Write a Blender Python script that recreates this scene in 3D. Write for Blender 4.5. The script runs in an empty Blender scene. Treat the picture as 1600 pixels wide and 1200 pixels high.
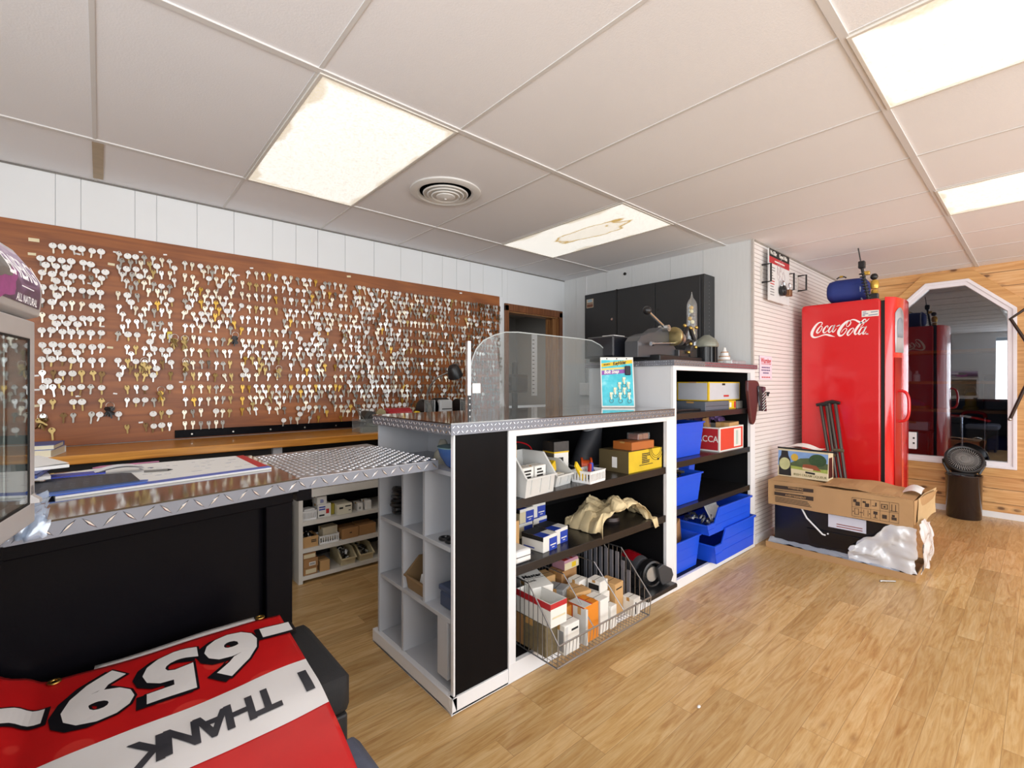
import bpy, bmesh, math, random
from mathutils import Vector, Matrix, noise
random.seed(7)
scene = bpy.context.scene
COL = scene.collection
PI = math.pi

# ------------------------------------------------------------------ camera, light, exposure
H = 1.25                      # eye height in metres
FPX = 732.0                   # focal length in pixels of a 1600 wide frame
YAW = math.radians(48.7)      # view direction, measured from +x (along the counters)
FW = Vector((math.cos(YAW), math.sin(YAW), 0)); RT = Vector((math.sin(YAW), -math.cos(YAW), 0))
cam_d = bpy.data.cameras.new('camera'); cam = bpy.data.objects.new('camera', cam_d); COL.objects.link(cam)
cam_d.sensor_width = 36; cam_d.lens = 36 * FPX / 1600; cam_d.clip_start = 0.03; cam_d.clip_end = 100
cam.location = (0, 0, H); cam.rotation_euler = (PI / 2, 0, YAW - PI / 2)
scene.camera = cam

world = bpy.data.worlds.new('daylight'); scene.world = world; world.use_nodes = True
bg = world.node_tree.nodes['Background']; bg.inputs[0].default_value = (0.80, 0.90, 1.0, 1); bg.inputs[1].default_value = 0.9

def area(name, loc, rot, sx, sy, power, col=(1, 1, 1)):
    l = bpy.data.lights.new(name, 'AREA'); l.shape = 'RECTANGLE'; l.size = sx; l.size_y = sy; l.energy = power; l.color = col
    o = bpy.data.objects.new(name, l); COL.objects.link(o); o.location = loc; o.rotation_euler = rot
    return o
# unseen area light, added to brighten the room behind the doorway
area('added_workroom_light', (3.7, 4.6, 2.25), (0, 0, 0), 0.5, 0.5, 9)
# daylight coming in through the shop-front windows behind the viewer
area('daylight_front_window', (2.6, -3.12, 1.35), (PI / 2 + .22, 0, 0), 6.4, 1.75, 158, (0.98, 0.99, 1.0))
area('added_side_window_light', (-1.72, -0.9, 1.35), (PI / 2 + .2, 0, -PI / 2), 3.2, 1.7, 125, (0.98, 0.99, 1.0))  # unseen side window, put in to brighten the faces turned towards it

scene.view_settings.view_transform = 'Standard'; scene.view_settings.look = 'None'
scene.view_settings.exposure = -0.02; scene.view_settings.gamma = 1; scene.view_settings.use_curve_mapping = False
LAMP = 0.84                   # ceiling diffuser strength

def ray(px, py):
    u = (px - 800) / FPX; d = FW + u * RT
    return Vector((d.x, d.y, (600 - py) / FPX))
def at(px, py, x=None, y=None, z=None):
    """the point of a real plane (x=, y= or z= constant) seen in this direction from the viewpoint"""
    r = ray(px, py)
    t = x / r.x if x is not None else (y / r.y if y is not None else (z - H) / r.z)
    return Vector((t * r.x, t * r.y, H + t * r.z))

# ------------------------------------------------------------------ materials
def lin(c):
    if isinstance(c, str):
        c = [int(c[i:i + 2], 16) / 255 for i in (0, 2, 4)]
    return tuple((v / 12.92 if v <= 0.04045 else ((v + 0.055) / 1.055) ** 2.4) for v in c)
class N:
    def __init__(s, m):
        s.t = m.node_tree; s.n = s.t.nodes; s.l = s.t.links
    def new(s, typ, ins=None, **kw):
        n = s.n.new(typ)
        for k, v in kw.items(): setattr(n, k, v)
        for k, v in (ins or {}).items():
            if hasattr(v, 'is_linked') or hasattr(v, 'links'): s.l.new(v, n.inputs[k])
            else: n.inputs[k].default_value = v
        return n
    def math(s, op, a, b=None):
        n = s.n.new('ShaderNodeMath'); n.operation = op
        for i, v in enumerate((a, b)):
            if v is None: continue
            if hasattr(v, 'links'): s.l.new(v, n.inputs[i])
            else: n.inputs[i].default_value = v
        return n.outputs[0]
    def mix(s, f, a, b, mode='MIX'):
        n = s.n.new('ShaderNodeMix'); n.data_type = 'RGBA'; n.blend_type = mode
        for k, v in ((0, f), (6, a), (7, b)):
            if hasattr(v, 'links'): s.l.new(v, n.inputs[k])
            else: n.inputs[k].default_value = v if k == 0 else (tuple(v) + (1,))[:4]
        return n.outputs[2]
    def ramp(s, f, stops):
        n = s.n.new('ShaderNodeValToRGB'); s.l.new(f, n.inputs[0]); e = n.color_ramp.elements
        while len(e) < len(stops): e.new(0.5)
        for i, (p, c) in enumerate(stops):
            e[i].position = p; e[i].color = (tuple(c) + (1,))[:4] if not isinstance(c, (int, float)) else (c, c, c, 1)
        return n.outputs[0]
    def bump(s, h, strength, dist=0.002):
        n = s.new('ShaderNodeBump', {'Height': h, 'Strength': strength, 'Distance': dist})
        return n.outputs[0]
_mats = {}
def mat(name, col, rough=0.5, metal=0.0, var=0.06, vs=14.0, bump=0.0, bs=60.0, coat=0.0, trans=0.0, alpha=1.0, emit=0.0, stretch=None, spec=0.5):
    """a plain painted / plastic / metal surface with procedural colour variation and optional bump"""
    if name in _mats: return _mats[name]
    m = bpy.data.materials.new(name); m.use_nodes = True; b = m.node_tree.nodes['Principled BSDF']; k = N(m)
    c = lin(col)
    tc = k.new('ShaderNodeTexCoord').outputs['Object']
    if stretch:
        tc = k.new('ShaderNodeMapping', {'Vector': tc, 'Scale': stretch}).outputs[0]
    nz = k.new('ShaderNodeTexNoise', {'Vector': tc, 'Scale': vs, 'Detail': 3.0}).outputs['Fac']
    lo = tuple(v * (1 - var) for v in c); hi = tuple(min(1, v * (1 + var)) for v in c)
    cc = k.mix(nz, lo, hi)
    k.l.new(cc, b.inputs['Base Color'])
    b.inputs['Roughness'].default_value = rough; b.inputs['Metallic'].default_value = metal
    b.inputs['Coat Weight'].default_value = coat; b.inputs['Coat Roughness'].default_value = 0.08
    b.inputs['Transmission Weight'].default_value = trans; b.inputs['Alpha'].default_value = alpha
    b.inputs['Specular IOR Level'].default_value = spec
    if emit:
        k.l.new(cc, b.inputs['Emission Color']); b.inputs['Emission Strength'].default_value = emit
    if bump:
        n2 = k.new('ShaderNodeTexNoise', {'Vector': tc, 'Scale': bs, 'Detail': 2.0}).outputs['Fac']
        k.l.new(k.bump(n2, bump), b.inputs['Normal'])
    _mats[name] = m
    return m
def custom(name, rough=0.5):
    m = bpy.data.materials.new(name); m.use_nodes = True; _mats[name] = m
    b = m.node_tree.nodes['Principled BSDF']; b.inputs['Roughness'].default_value = rough
    return m, b, N(m)

def floor_mat():
    m, b, k = custom('oak_laminate', 0.3)
    tc = k.new('ShaderNodeTexCoord').outputs['Object']
    br = k.new('ShaderNodeTexBrick', {'Vector': tc, 'Color1': (0, 0, 0, 1), 'Color2': (1, 1, 1, 1), 'Mortar': (0.5, 0.5, 0.5, 1), 'Scale': 1.0, 'Mortar Size': 0.0009, 'Mortar Smooth': 0.3, 'Brick Width': 0.64, 'Row Height': 0.098}, offset=0.37, offset_frequency=3)
    cell = br.outputs['Color']
    sh = k.new('ShaderNodeVectorMath', {0: tc, 1: (1, 1, 1)}, operation='ADD')
    off = k.new('ShaderNodeCombineXYZ', {'X': k.math('MULTIPLY', cell, 9.0), 'Y': k.math('MULTIPLY', cell, 5.0)}).outputs[0]
    v = k.new('ShaderNodeVectorMath', {0: tc, 1: off}, operation='ADD').outputs[0]
    mp = k.new('ShaderNodeMapping', {'Vector': v, 'Scale': (1.6, 15.0, 1)}).outputs[0]
    g = k.new('ShaderNodeTexNoise', {'Vector': mp, 'Scale': 2.2, 'Detail': 6.0, 'Roughness': 0.6, 'Distortion': 1.6}).outputs['Fac']
    mp2 = k.new('ShaderNodeMapping', {'Vector': v, 'Scale': (1.0, 55.0, 1)}).outputs[0]
    fine = k.new('ShaderNodeTexNoise', {'Vector': mp2, 'Scale': 4.0, 'Detail': 3.0}).outputs['Fac']
    base = k.ramp(g, [(0.28, lin('b78a54')), (0.45, lin('d0a96f')), (0.58, lin('dbb984')), (0.75, lin('e3c795'))])
    base = k.mix(k.math('MULTIPLY', k.math('SUBTRACT', 0.55, fine), 0.9), base, lin('a0703c'))
    tone = k.mix(cell, lin('d2cabb'), (1, 1, 1))
    base = k.mix(0.75, base, tone, 'MULTIPLY')
    mp3 = k.new('ShaderNodeMapping', {'Vector': v, 'Scale': (1.5, 3.6, 1)}).outputs[0]
    vo = k.new('ShaderNodeTexVoronoi', {'Vector': mp3, 'Scale': 0.8, 'Randomness': 1.0}, voronoi_dimensions='2D')
    kn = k.ramp(vo.outputs['Distance'], [(0.0, 1.0), (0.018, 0.6), (0.055, 0.0)])
    base = k.mix(k.math('MULTIPLY', k.math('MULTIPLY', kn, 0.7), cell), base, lin('75491f'))
    base = k.mix(k.math('MULTIPLY', br.outputs['Fac'], 0.55), base, lin('6d4a28'))
    k.l.new(base, b.inputs['Base Color'])
    k.l.new(k.math('ADD', 0.22, k.math('MULTIPLY', fine, 0.2)), b.inputs['Roughness'])
    k.l.new(k.bump(br.outputs['Fac'], -0.25, 0.001), b.inputs['Normal'])
    return m
def pine_mat(name, axes, row, knots=1.0, c0='bd8850', c1='e8c18c', c2='d9a76c'):
    """knotty pine boards; axes = the two object axes (along the board, across it)"""
    m, b, k = custom(name, 0.38)
    sp = k.new('ShaderNodeSeparateXYZ', {0: k.new('ShaderNodeTexCoord').outputs['Object']}).outputs
    uv = k.new('ShaderNodeCombineXYZ', {'X': sp[axes[0]], 'Y': sp[axes[1]]}).outputs[0]
    br = k.new('ShaderNodeTexBrick', {'Vector': uv, 'Color1': (0, 0, 0, 1), 'Color2': (1, 1, 1, 1), 'Mortar': (0, 0, 0, 1), 'Scale': 1.0, 'Mortar Size': 0.004, 'Mortar Smooth': 0.2, 'Brick Width': 3.3, 'Row Height': row}, offset=0.4)
    cell = br.outputs['Color']
    off = k.new('ShaderNodeCombineXYZ', {'X': k.math('MULTIPLY', cell, 7.0), 'Y': k.math('MULTIPLY', cell, 3.0)}).outputs[0]
    v = k.new('ShaderNodeVectorMath', {0: uv, 1: off}, operation='ADD').outputs[0]
    mp = k.new('ShaderNodeMapping', {'Vector': v, 'Scale': (1.1, 16.0, 1)}).outputs[0]
    g = k.new('ShaderNodeTexNoise', {'Vector': mp, 'Scale': 2.0, 'Detail': 5.0, 'Distortion': 1.2}).outputs['Fac']
    base = k.ramp(g, [(0.3, lin(c0)), (0.5, lin(c2)), (0.72, lin(c1))])
    base = k.mix(k.math('MULTIPLY', cell, 0.45), base, lin('bf8448'))
    mp3 = k.new('ShaderNodeMapping', {'Vector': v, 'Scale': (3.2, 6.0, 1)}).outputs[0]
    vo = k.new('ShaderNodeTexVoronoi', {'Vector': mp3, 'Scale': 1.55}, voronoi_dimensions='2D')
    kn = k.ramp(vo.outputs['Distance'], [(0.0, 1.0), (0.10, 0.85), (0.14, 0.3), (0.26, 0.0)])
    sel = k.ramp(k.new('ShaderNodeTexNoise', {'Vector': v, 'Scale': 3.1, 'Detail': 1.0}).outputs['Fac'], [(0.42, 0.0), (0.52, 1.0)])
    base = k.mix(k.math('MULTIPLY', k.math('MULTIPLY', kn, sel), 0.9 * knots), base, lin('4d2812'))
    base = k.mix(k.math('MULTIPLY', br.outputs['Fac'], 0.7), base, lin('5d3a1a'))
    k.l.new(base, b.inputs['Base Color'])
    k.l.new(k.bump(br.outputs['Fac'], -0.6, 0.003), b.inputs['Normal'])
    return m
def grain_mat(name, c0, c1, axis=0, scale=2.0, rough=0.45, coat=0.0, blot=0.0, streak=22.0):
    m, b, k = custom(name, rough)
    s = [streak, streak, streak]; s[axis] = 1.2
    tc = k.new('ShaderNodeTexCoord').outputs['Object']
    mp = k.new('ShaderNodeMapping', {'Vector': tc, 'Scale': s}).outputs[0]
    g = k.new('ShaderNodeTexNoise', {'Vector': mp, 'Scale': scale, 'Detail': 5.0, 'Distortion': 0.8}).outputs['Fac']
    base = k.ramp(g, [(0.3, lin(c0)), (0.7, lin(c1))])
    if blot:
        bl = k.new('ShaderNodeTexNoise', {'Vector': tc, 'Scale': 3.0, 'Detail': 4.0}).outputs['Fac']
        base = k.mix(k.math('MULTIPLY', k.ramp(bl, [(0.4, 0.0), (0.7, 1.0)]), blot), base, lin(c0))
    k.l.new(base, b.inputs['Base Color']); b.inputs['Coat Weight'].default_value = coat
    return m
def lamp_mat(name, stain=0.0, seed=0.0):
    """prismatic acrylic diffuser lit from behind, with dusty edges or a water stain"""
    m, b, k = custom(name, 0.4)
    tc = k.new('ShaderNodeTexCoord')
    nz = k.new('ShaderNodeTexVoronoi', {'Vector': tc.outputs['Object'], 'Scale': 95.0}).outputs['Distance']
    big = k.new('ShaderNodeTexNoise', {'Vector': tc.outputs['Object'], 'Scale': 3.0}).outputs['Fac']
    c = k.mix(nz, lin('fffdf6'), lin('dcdad2'))
    gen = k.new('ShaderNodeSeparateXYZ', {0: tc.outputs['Generated']}).outputs
    def edge(o):
        return k.math('MINIMUM', o, k.math('SUBTRACT', 1.0, o))
    e = k.math('MINIMUM', edge(gen[0]), k.math('MULTIPLY', edge(gen[1]), 2.0))
    dirt = k.ramp(k.math('SUBTRACT', e, k.math('MULTIPLY', k.math('SUBTRACT', big, 0.5), 0.35)), [(0.0, 1.0), (0.035, 0.0)])
    c = k.mix(k.math('MULTIPLY', dirt, 0.55), c, lin('b9a888'))
    if stain:
        d = k.new('ShaderNodeTexNoise', {'Vector': tc.outputs['Generated'], 'Scale': 2.6, 'Detail': 3.0, 'Distortion': 1.0}).outputs['Fac']
        dx = k.math('SUBTRACT', gen[0], 0.5); dy = k.math('SUBTRACT', gen[1], 0.42)
        rr = k.math('ADD', k.math('MULTIPLY', k.math('MULTIPLY', dx, dx), 14.0), k.math('MULTIPLY', k.math('MULTIPLY', dy, dy), 5.0))
        rr = k.math('ADD', rr, k.math('MULTIPLY', k.math('SUBTRACT', d, 0.5), 1.6))
        ring = k.ramp(rr, [(0.25, 0.15), (0.34, 1.0), (0.40, 0.6), (0.44, 0.0)])
        c = k.mix(k.math('MULTIPLY', ring, stain), c, lin('b99a55'))
    k.l.new(c, b.inputs['Base Color']); k.l.new(c, b.inputs['Emission Color']); b.inputs['Emission Strength'].default_value = LAMP
    return m
def glass_mat(name, tint, refl, rough=0.0, body=None):
    """thin pane: transparent with a mirror share that grows towards grazing view"""
    m = bpy.data.materials.new(name); m.use_nodes = True; _mats[name] = m; k = N(m)
    k.n.remove(m.node_tree.nodes['Principled BSDF'])
    lw = k.new('ShaderNodeLayerWeight', {'Blend': 0.5}).outputs['Facing']
    f = k.math('MINIMUM', k.math('ADD', k.math('MULTIPLY', k.math('POWER', lw, 5.0), 0.9), 0.04 + refl), 1.0)
    t = k.new('ShaderNodeBsdfTransparent', {'Color': tuple(tint) + (1,)}).outputs[0]
    g = k.new('ShaderNodeBsdfGlossy', {'Color': (0.95, 0.97, 1, 1), 'Roughness': rough}).outputs[0]
    if body:
        d = k.new('ShaderNodeBsdfDiffuse', {'Color': tuple(body[:3]) + (1,)}).outputs[0]
        t = k.new('ShaderNodeMixShader', {0: body[3], 1: t, 2: d}).outputs[0]
    s = k.new('ShaderNodeMixShader', {0: f, 1: t, 2: g}).outputs[0]
    k.l.new(s, m.node_tree.nodes['Material Output'].inputs['Surface'])
    return m

# ------------------------------------------------------------------ mesh building
def T(x, y, z): return Matrix.Translation((x, y, z))
def RX(a): return Matrix.Rotation(a, 4, 'X')
def RY(a): return Matrix.Rotation(a, 4, 'Y')
def RZ(a): return Matrix.Rotation(a, 4, 'Z')
def frame(o, xd, yd):
    """matrix whose local x, y axes lie along xd, yd at origin o"""
    x = Vector(xd).normalized(); z = x.cross(Vector(yd)).normalized(); y = z.cross(x)
    return Matrix(((x.x, y.x, z.x, o[0]), (x.y, y.y, z.y, o[1]), (x.z, y.z, z.z, o[2]), (0, 0, 0, 1)))
class MB:
    def __init__(s, M=None):
        s.v = []; s.f = []; s.m = []; s.M = M or Matrix()
    def add(s, vs, fs, mi=0):
        b = len(s.v); M = s.M
        s.v += [M @ Vector(p) for p in vs]; s.f += [tuple(b + i for i in f) for f in fs]; s.m += [mi] * len(fs)
        return s
    def box(s, x0, y0, z0, x1, y1, z1, mi=0, M=None):
        vs = [(x0, y0, z0), (x1, y0, z0), (x1, y1, z0), (x0, y1, z0), (x0, y0, z1), (x1, y0, z1), (x1, y1, z1), (x0, y1, z1)]
        if M: vs = [M @ Vector(p) for p in vs]
        return s.add(vs, [(0, 3, 2, 1), (4, 5, 6, 7), (0, 1, 5, 4), (1, 2, 6, 5), (2, 3, 7, 6), (3, 0, 4, 7)], mi)
    def bbox(s, c, d, mi=0, b=0.004, M=None):
        """box with chamfered edges: centre of base c, dimensions d"""
        hx, hy, hz = d[0] / 2, d[1] / 2, d[2] / 2; b = min(b, hx * .45, hy * .45, hz * .45)
        vs = []; ix = {}
        for sx in (-1, 1):
            for sy in (-1, 1):
                for sz in (-1, 1):
                    for ax in range(3):
                        p = [sx * (hx - (0 if ax == 0 else b)), sy * (hy - (0 if ax == 1 else b)), sz * (hz - (0 if ax == 2 else b))]
                        ix[(sx, sy, sz, ax)] = len(vs); vs.append((p[0] + c[0], p[1] + c[1], p[2] + c[2] + hz))
        fs = []
        for ax in range(3):
            o = [a for a in range(3) if a != ax]
            for sg in (-1, 1):
                q = []
                for a, bb in ((-1, -1), (1, -1), (1, 1), (-1, 1)):
                    k = [0, 0, 0]; k[ax] = sg; k[o[0]] = a; k[o[1]] = bb; q.append(ix[tuple(k) + (ax,)])
                fs.append(q if (sg > 0) != (ax == 1) else q[::-1])
        for ax in range(3):
            o = [a for a in range(3) if a != ax]
            for a in (-1, 1):
                for bb in (-1, 1):
                    q = []
                    for sg, aa in ((-1, o[0]), (1, o[0]), (1, o[1]), (-1, o[1])):
                        k = [0, 0, 0]; k[ax] = sg; k[o[0]] = a; k[o[1]] = bb; q.append(ix[tuple(k) + (aa,)])
                    fs.append(q)
        for sx in (-1, 1):
            for sy in (-1, 1):
                for sz in (-1, 1): fs.append([ix[(sx, sy, sz, a)] for a in range(3)])
        if M: vs = [M @ Vector(p) for p in vs]
        return s.add(vs, fs, mi)
    def prism(s, poly, h0, h1, axis='z', mi=0):
        """polygon swept along an axis; poly gives the other two coordinates in x,y,z order"""
        def P(p, h): return (p[0], p[1], h) if axis == 'z' else ((p[0], h, p[1]) if axis == 'y' else (h, p[0], p[1]))
        n = len(poly); vs = [P(p, h0) for p in poly] + [P(p, h1) for p in poly]
        fs = [tuple(range(n))[::-1], tuple(range(n, 2 * n))] + [(i, (i + 1) % n, n + (i + 1) % n, n + i) for i in range(n)]
        return s.add(vs, fs, mi)
    def ringprism(s, outer, inner, h0, h1, axis='z', mi=0):
        def P(p, h): return (p[0], p[1], h) if axis == 'z' else ((p[0], h, p[1]) if axis == 'y' else (h, p[0], p[1]))
        n = len(outer); vs = [P(p, h) for h in (h0, h1) for q in (outer, inner) for p in q]; fs = []
        for i in range(n):
            j = (i + 1) % n
            fs += [(i, n + i, n + j, j), (2 * n + i, 2 * n + j, 3 * n + j, 3 * n + i), (i, j, 2 * n + j, 2 * n + i), (n + i, 3 * n + i, 3 * n + j, n + j)]
        return s.add(vs, fs, mi)
    def cyl(s, p0, p1, r, n=12, r1=None, mi=0, cap=True):
        p0 = Vector(p0); p1 = Vector(p1); d = (p1 - p0).normalized(); r1 = r if r1 is None else r1
        a = d.orthogonal().normalized(); b = d.cross(a)
        vs = [p + (a * math.cos(t) + b * math.sin(t)) * rr for p, rr in ((p0, r), (p1, r1)) for t in [2 * PI * i / n for i in range(n)]]
        fs = [(i, (i + 1) % n, n + (i + 1) % n, n + i) for i in range(n)]
        if cap: fs += [tuple(range(n))[::-1], tuple(range(n, 2 * n))]
        return s.add(vs, fs, mi)
    def tube(s, pts, r, n=8, mi=0, closed=False):
        pts = [Vector(p) for p in pts]; L = len(pts); vs = []; fs = []; a = None
        for i, p in enumerate(pts):
            if closed: d = pts[(i + 1) % L] - pts[i - 1]
            else: d = pts[min(i + 1, L - 1)] - pts[max(i - 1, 0)]
            d.normalize()
            a = d.orthogonal() if a is None else a - d * a.dot(d)
            a.normalize(); b = d.cross(a)
            rr = r[i] if isinstance(r, (list, tuple)) else r
            vs += [p + (a * math.cos(2 * PI * k / n) + b * math.sin(2 * PI * k / n)) * rr for k in range(n)]
        for i in range(L if closed else L - 1):
            j = (i + 1) % L
            fs += [(i * n + k, i * n + (k + 1) % n, j * n + (k + 1) % n, j * n + k) for k in range(n)]
        if not closed: fs += [tuple(range(n))[::-1], tuple((L - 1) * n + k for k in range(n))]
        return s.add(vs, fs, mi)
    def lathe(s, prof, c=(0, 0, 0), n=24, mi=0, axis='z'):
        vs = []; fs = []; L = len(prof)
        for r, h in prof:
            for k in range(n):
                t = 2 * PI * k / n; q = (r * math.cos(t), r * math.sin(t), h)
                if axis == 'x': q = (q[2], q[0], q[1])
                if axis == 'y': q = (q[0], q[2], q[1])
                vs.append((q[0] + c[0], q[1] + c[1], q[2] + c[2]))
        for i in range(L - 1):
            fs += [(i * n + k, i * n + (k + 1) % n, (i + 1) * n + (k + 1) % n, (i + 1) * n + k) for k in range(n)]
        if prof[0][0] > 1e-6: fs.append(tuple(range(n))[::-1])
        if prof[-1][0] > 1e-6: fs.append(tuple((L - 1) * n + k for k in range(n)))
        return s.add(vs, fs, mi)
    def ball(s, c, r, n=12, mi=0, sc=(1, 1, 1)):
        prof = [(r * math.sin(PI * i / (n // 2)), -r * math.cos(PI * i / (n // 2))) for i in range(n // 2 + 1)]
        vs = []; fs = []
        for rr, h in prof:
            vs += [(c[0] + rr * math.cos(2 * PI * k / n) * sc[0], c[1] + rr * math.sin(2 * PI * k / n) * sc[1], c[2] + h * sc[2]) for k in range(n)]
        for i in range(len(prof) - 1):
            fs += [(i * n + k, i * n + (k + 1) % n, (i + 1) * n + (k + 1) % n, (i + 1) * n + k) for k in range(n)]
        return s.add(vs, fs, mi)
    def quad(s, a, b, c, d, mi=0): return s.add([a, b, c, d], [(0, 1, 2, 3)], mi)
    def sheet(s, fn, nu, nv, mi=0, th=0.0):
        vs = [fn(i / nu, j / nv) for j in range(nv + 1) for i in range(nu + 1)]
        W = nu + 1; fs = [(j * W + i, j * W + i + 1, (j + 1) * W + i + 1, (j + 1) * W + i) for j in range(nv) for i in range(nu)]
        return s.add(vs, fs, mi)
    def tray(s, x0, x1, y0, y1, z0, z1, taper=0.012, w=0.004, front=None, mi=0):
        """open tapered bin; front = rim height of the y0 side when it is cut lower"""
        zf = z1 if front is None else front; t = taper
        def ring(d, tt, za, zb): return [(x0 + d + tt, y0 + d + tt, za), (x1 - d - tt, y0 + d + tt, za), (x1 - d - tt, y1 - d - tt, zb), (x0 + d + tt, y1 - d - tt, zb)]
        vs = ring(0, t, z0, z0) + ring(0, 0, zf, z1) + ring(w, 0, zf, z1) + ring(w, t, z0 + w, z0 + w)
        fs = [(3, 2, 1, 0), (12, 13, 14, 15)]
        for a in range(3):
            for i in range(4):
                j = (i + 1) % 4; fs.append((a * 4 + i, a * 4 + j, a * 4 + 4 + j, a * 4 + 4 + i))
        return s.add(vs, fs, mi)
    def text(s, txt, size, M, mi=0, bold=0.0, ext=0.0004, align='CENTER', shear=0.0, sx=1.0, space=1.0, fn=None):
        cu = bpy.data.curves.new('lettering', 'FONT'); cu.body = txt; cu.size = size; cu.offset = bold * size; cu.extrude = ext
        cu.align_x = align; cu.align_y = 'CENTER'; cu.shear = shear; cu.resolution_u = 3; cu.space_character = space
        o = bpy.data.objects.new('lettering', cu); me = o.to_mesh()
        b = bmesh.new(); b.from_mesh(me)
        if fn:
            bmesh.ops.triangulate(b, faces=b.faces[:])
            for _ in range(3):
                e = [x for x in b.edges if x.calc_length() > size * 0.18]
                if e: bmesh.ops.subdivide_edges(b, edges=e, cuts=1); bmesh.ops.triangulate(b, faces=b.faces[:])
        b.verts.index_update()
        vs = [(v.co.x * sx, v.co.y, v.co.z) for v in b.verts]
        vs = [fn(M @ Vector(v)) if fn else M @ Vector(v) for v in vs]
        s.add(vs, [[v.index for v in f.verts] for f in b.faces], mi)
        b.free(); o.to_mesh_clear(); bpy.data.objects.remove(o); bpy.data.curves.remove(cu)
        return s
    def mesh(s, name, mats, smooth=False, angle=35):
        me = bpy.data.meshes.new(name); me.from_pydata([tuple(v) for v in s.v], [], s.f)
        for m in (mats if isinstance(mats, (list, tuple)) else [mats]): me.materials.append(m)
        me.polygons.foreach_set('material_index', s.m)
        b = bmesh.new(); b.from_mesh(me); bmesh.ops.remove_doubles(b, verts=b.verts, dist=1e-6); bmesh.ops.recalc_face_normals(b, faces=b.faces)
        if smooth:
            for f in b.faces: f.smooth = True
            for e in b.edges:
                if len(e.link_faces) == 2 and e.calc_face_angle(0) > math.radians(angle): e.smooth = False
        b.to_mesh(me); b.free(); me.update()
        return me
    def build(s, name, mats, parent=None, smooth=False, bevel=0.0, angle=35):
        me = s.mesh(name, mats, smooth, angle)
        o = bpy.data.objects.new(name, me); COL.objects.link(o)
        if bevel:
            md = o.modifiers.new('edge', 'BEVEL'); md.width = bevel; md.segments = 2; md.limit_method = 'ANGLE'; md.angle_limit = math.radians(40)
        if parent is not None:
            o.parent = parent
            p = parent; off = Vector((0, 0, 0))
            if p.parent is None and p.type == 'EMPTY': o.matrix_parent_inverse = Matrix.Translation(-Vector(p.location))
        return o
def thing(name, label, cat, loc=(0, 0, 0), group=None):
    o = bpy.data.objects.new(name, None); COL.objects.link(o); o.location = loc; o.empty_display_size = 0.05
    o['label'] = label; o['category'] = cat
    if group: o['group'] = group
    return o
def tag(o, label, cat, group=None):
    o['label'] = label; o['category'] = cat
    if group: o['group'] = group
    return o
def struct(o, label, cat):
    o['kind'] = 'structure'; o['label'] = label; o['category'] = cat
    return o
def smoothpts(pts, k=6):
    """Catmull-Rom through points of any dimension"""
    out = []; P = [pts[0]] + list(pts) + [pts[-1]]
    for i in range(1, len(P) - 2):
        for j in range(k):
            t = j / k; a, b, c, d = P[i - 1], P[i], P[i + 1], P[i + 2]
            out.append(tuple(0.5 * (2 * b[n] + (c[n] - a[n]) * t + (2 * a[n] - 5 * b[n] + 4 * c[n] - d[n]) * t * t + (3 * b[n] - a[n] - 3 * c[n] + d[n]) * t ** 3) for n in range(len(b))))
    out.append(tuple(pts[-1]))
    return out
def nz3(x, y, z): return noise.noise(Vector((x, y, z)))
# ------------------------------------------------------------------ the room shell
CZ = 2.376; YK = 3.47; XB = 3.81; YS = 1.50; XW = 6.30; XL = -1.8; YF = -3.2
M_wall = mat('white_panel_paint', 'e3e5e6', 0.55, var=0.03, vs=3, bump=0.05, bs=90)
M_wallb = mat('grey_white_panel_paint', 'd6d8d8', 0.5, var=0.05, vs=5, bump=0.08, bs=25, stretch=(1, 12, 1))
M_slat = mat('ribbed_white_panel', 'e6e1de', 0.5, var=0.03, vs=4)
M_ceil = mat('ceiling_tile', 'ececef', 0.85, var=0.03, vs=2, bump=0.25, bs=160)
M_tbar = mat('ceiling_grid_paint', 'd6d4d2', 0.5, var=0.05, vs=6)
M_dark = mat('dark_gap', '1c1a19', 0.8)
M_white = mat('white_trim_paint', 'e8e8ea', 0.4, var=0.03, vs=8)
M_stainw = mat('brown_water_stain', 'b3a38c', 0.8, var=0.2, vs=20)
M_floor = floor_mat()

b = MB(); b.box(XL, YF, -0.05, 9.2, 6.2, 0); struct(b.build('floor', M_floor), 'light oak laminate plank floor', 'floor')
b = MB(); b.box(XL, YF, CZ, XW + 0.12, YK + 0.05, CZ + 0.06); ceil = struct(b.build('ceiling', M_ceil), 'grey white suspended ceiling of large tiles', 'ceiling')
gx = [-0.02 + 0.609 * i for i in range(-2, 11)]; gy = [-2.1, -0.84, 0.43, 1.715, 2.89]
b = MB()
for y in gy: b.box(XL, y - 0.013, CZ - 0.006, XW, y + 0.013, CZ + 0.002)
for x in gx: b.box(x - 0.007, YF, CZ - 0.003, x + 0.007, YK, CZ + 0.002)
b.box(-0.03, 2.9, CZ - 0.004, 0.012, 3.42, CZ + 0.001, 1)
struct(b.build('trim_1', [M_tbar, M_stainw]), 'painted metal grid bars between the ceiling tiles', 'ceiling grid')

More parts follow.
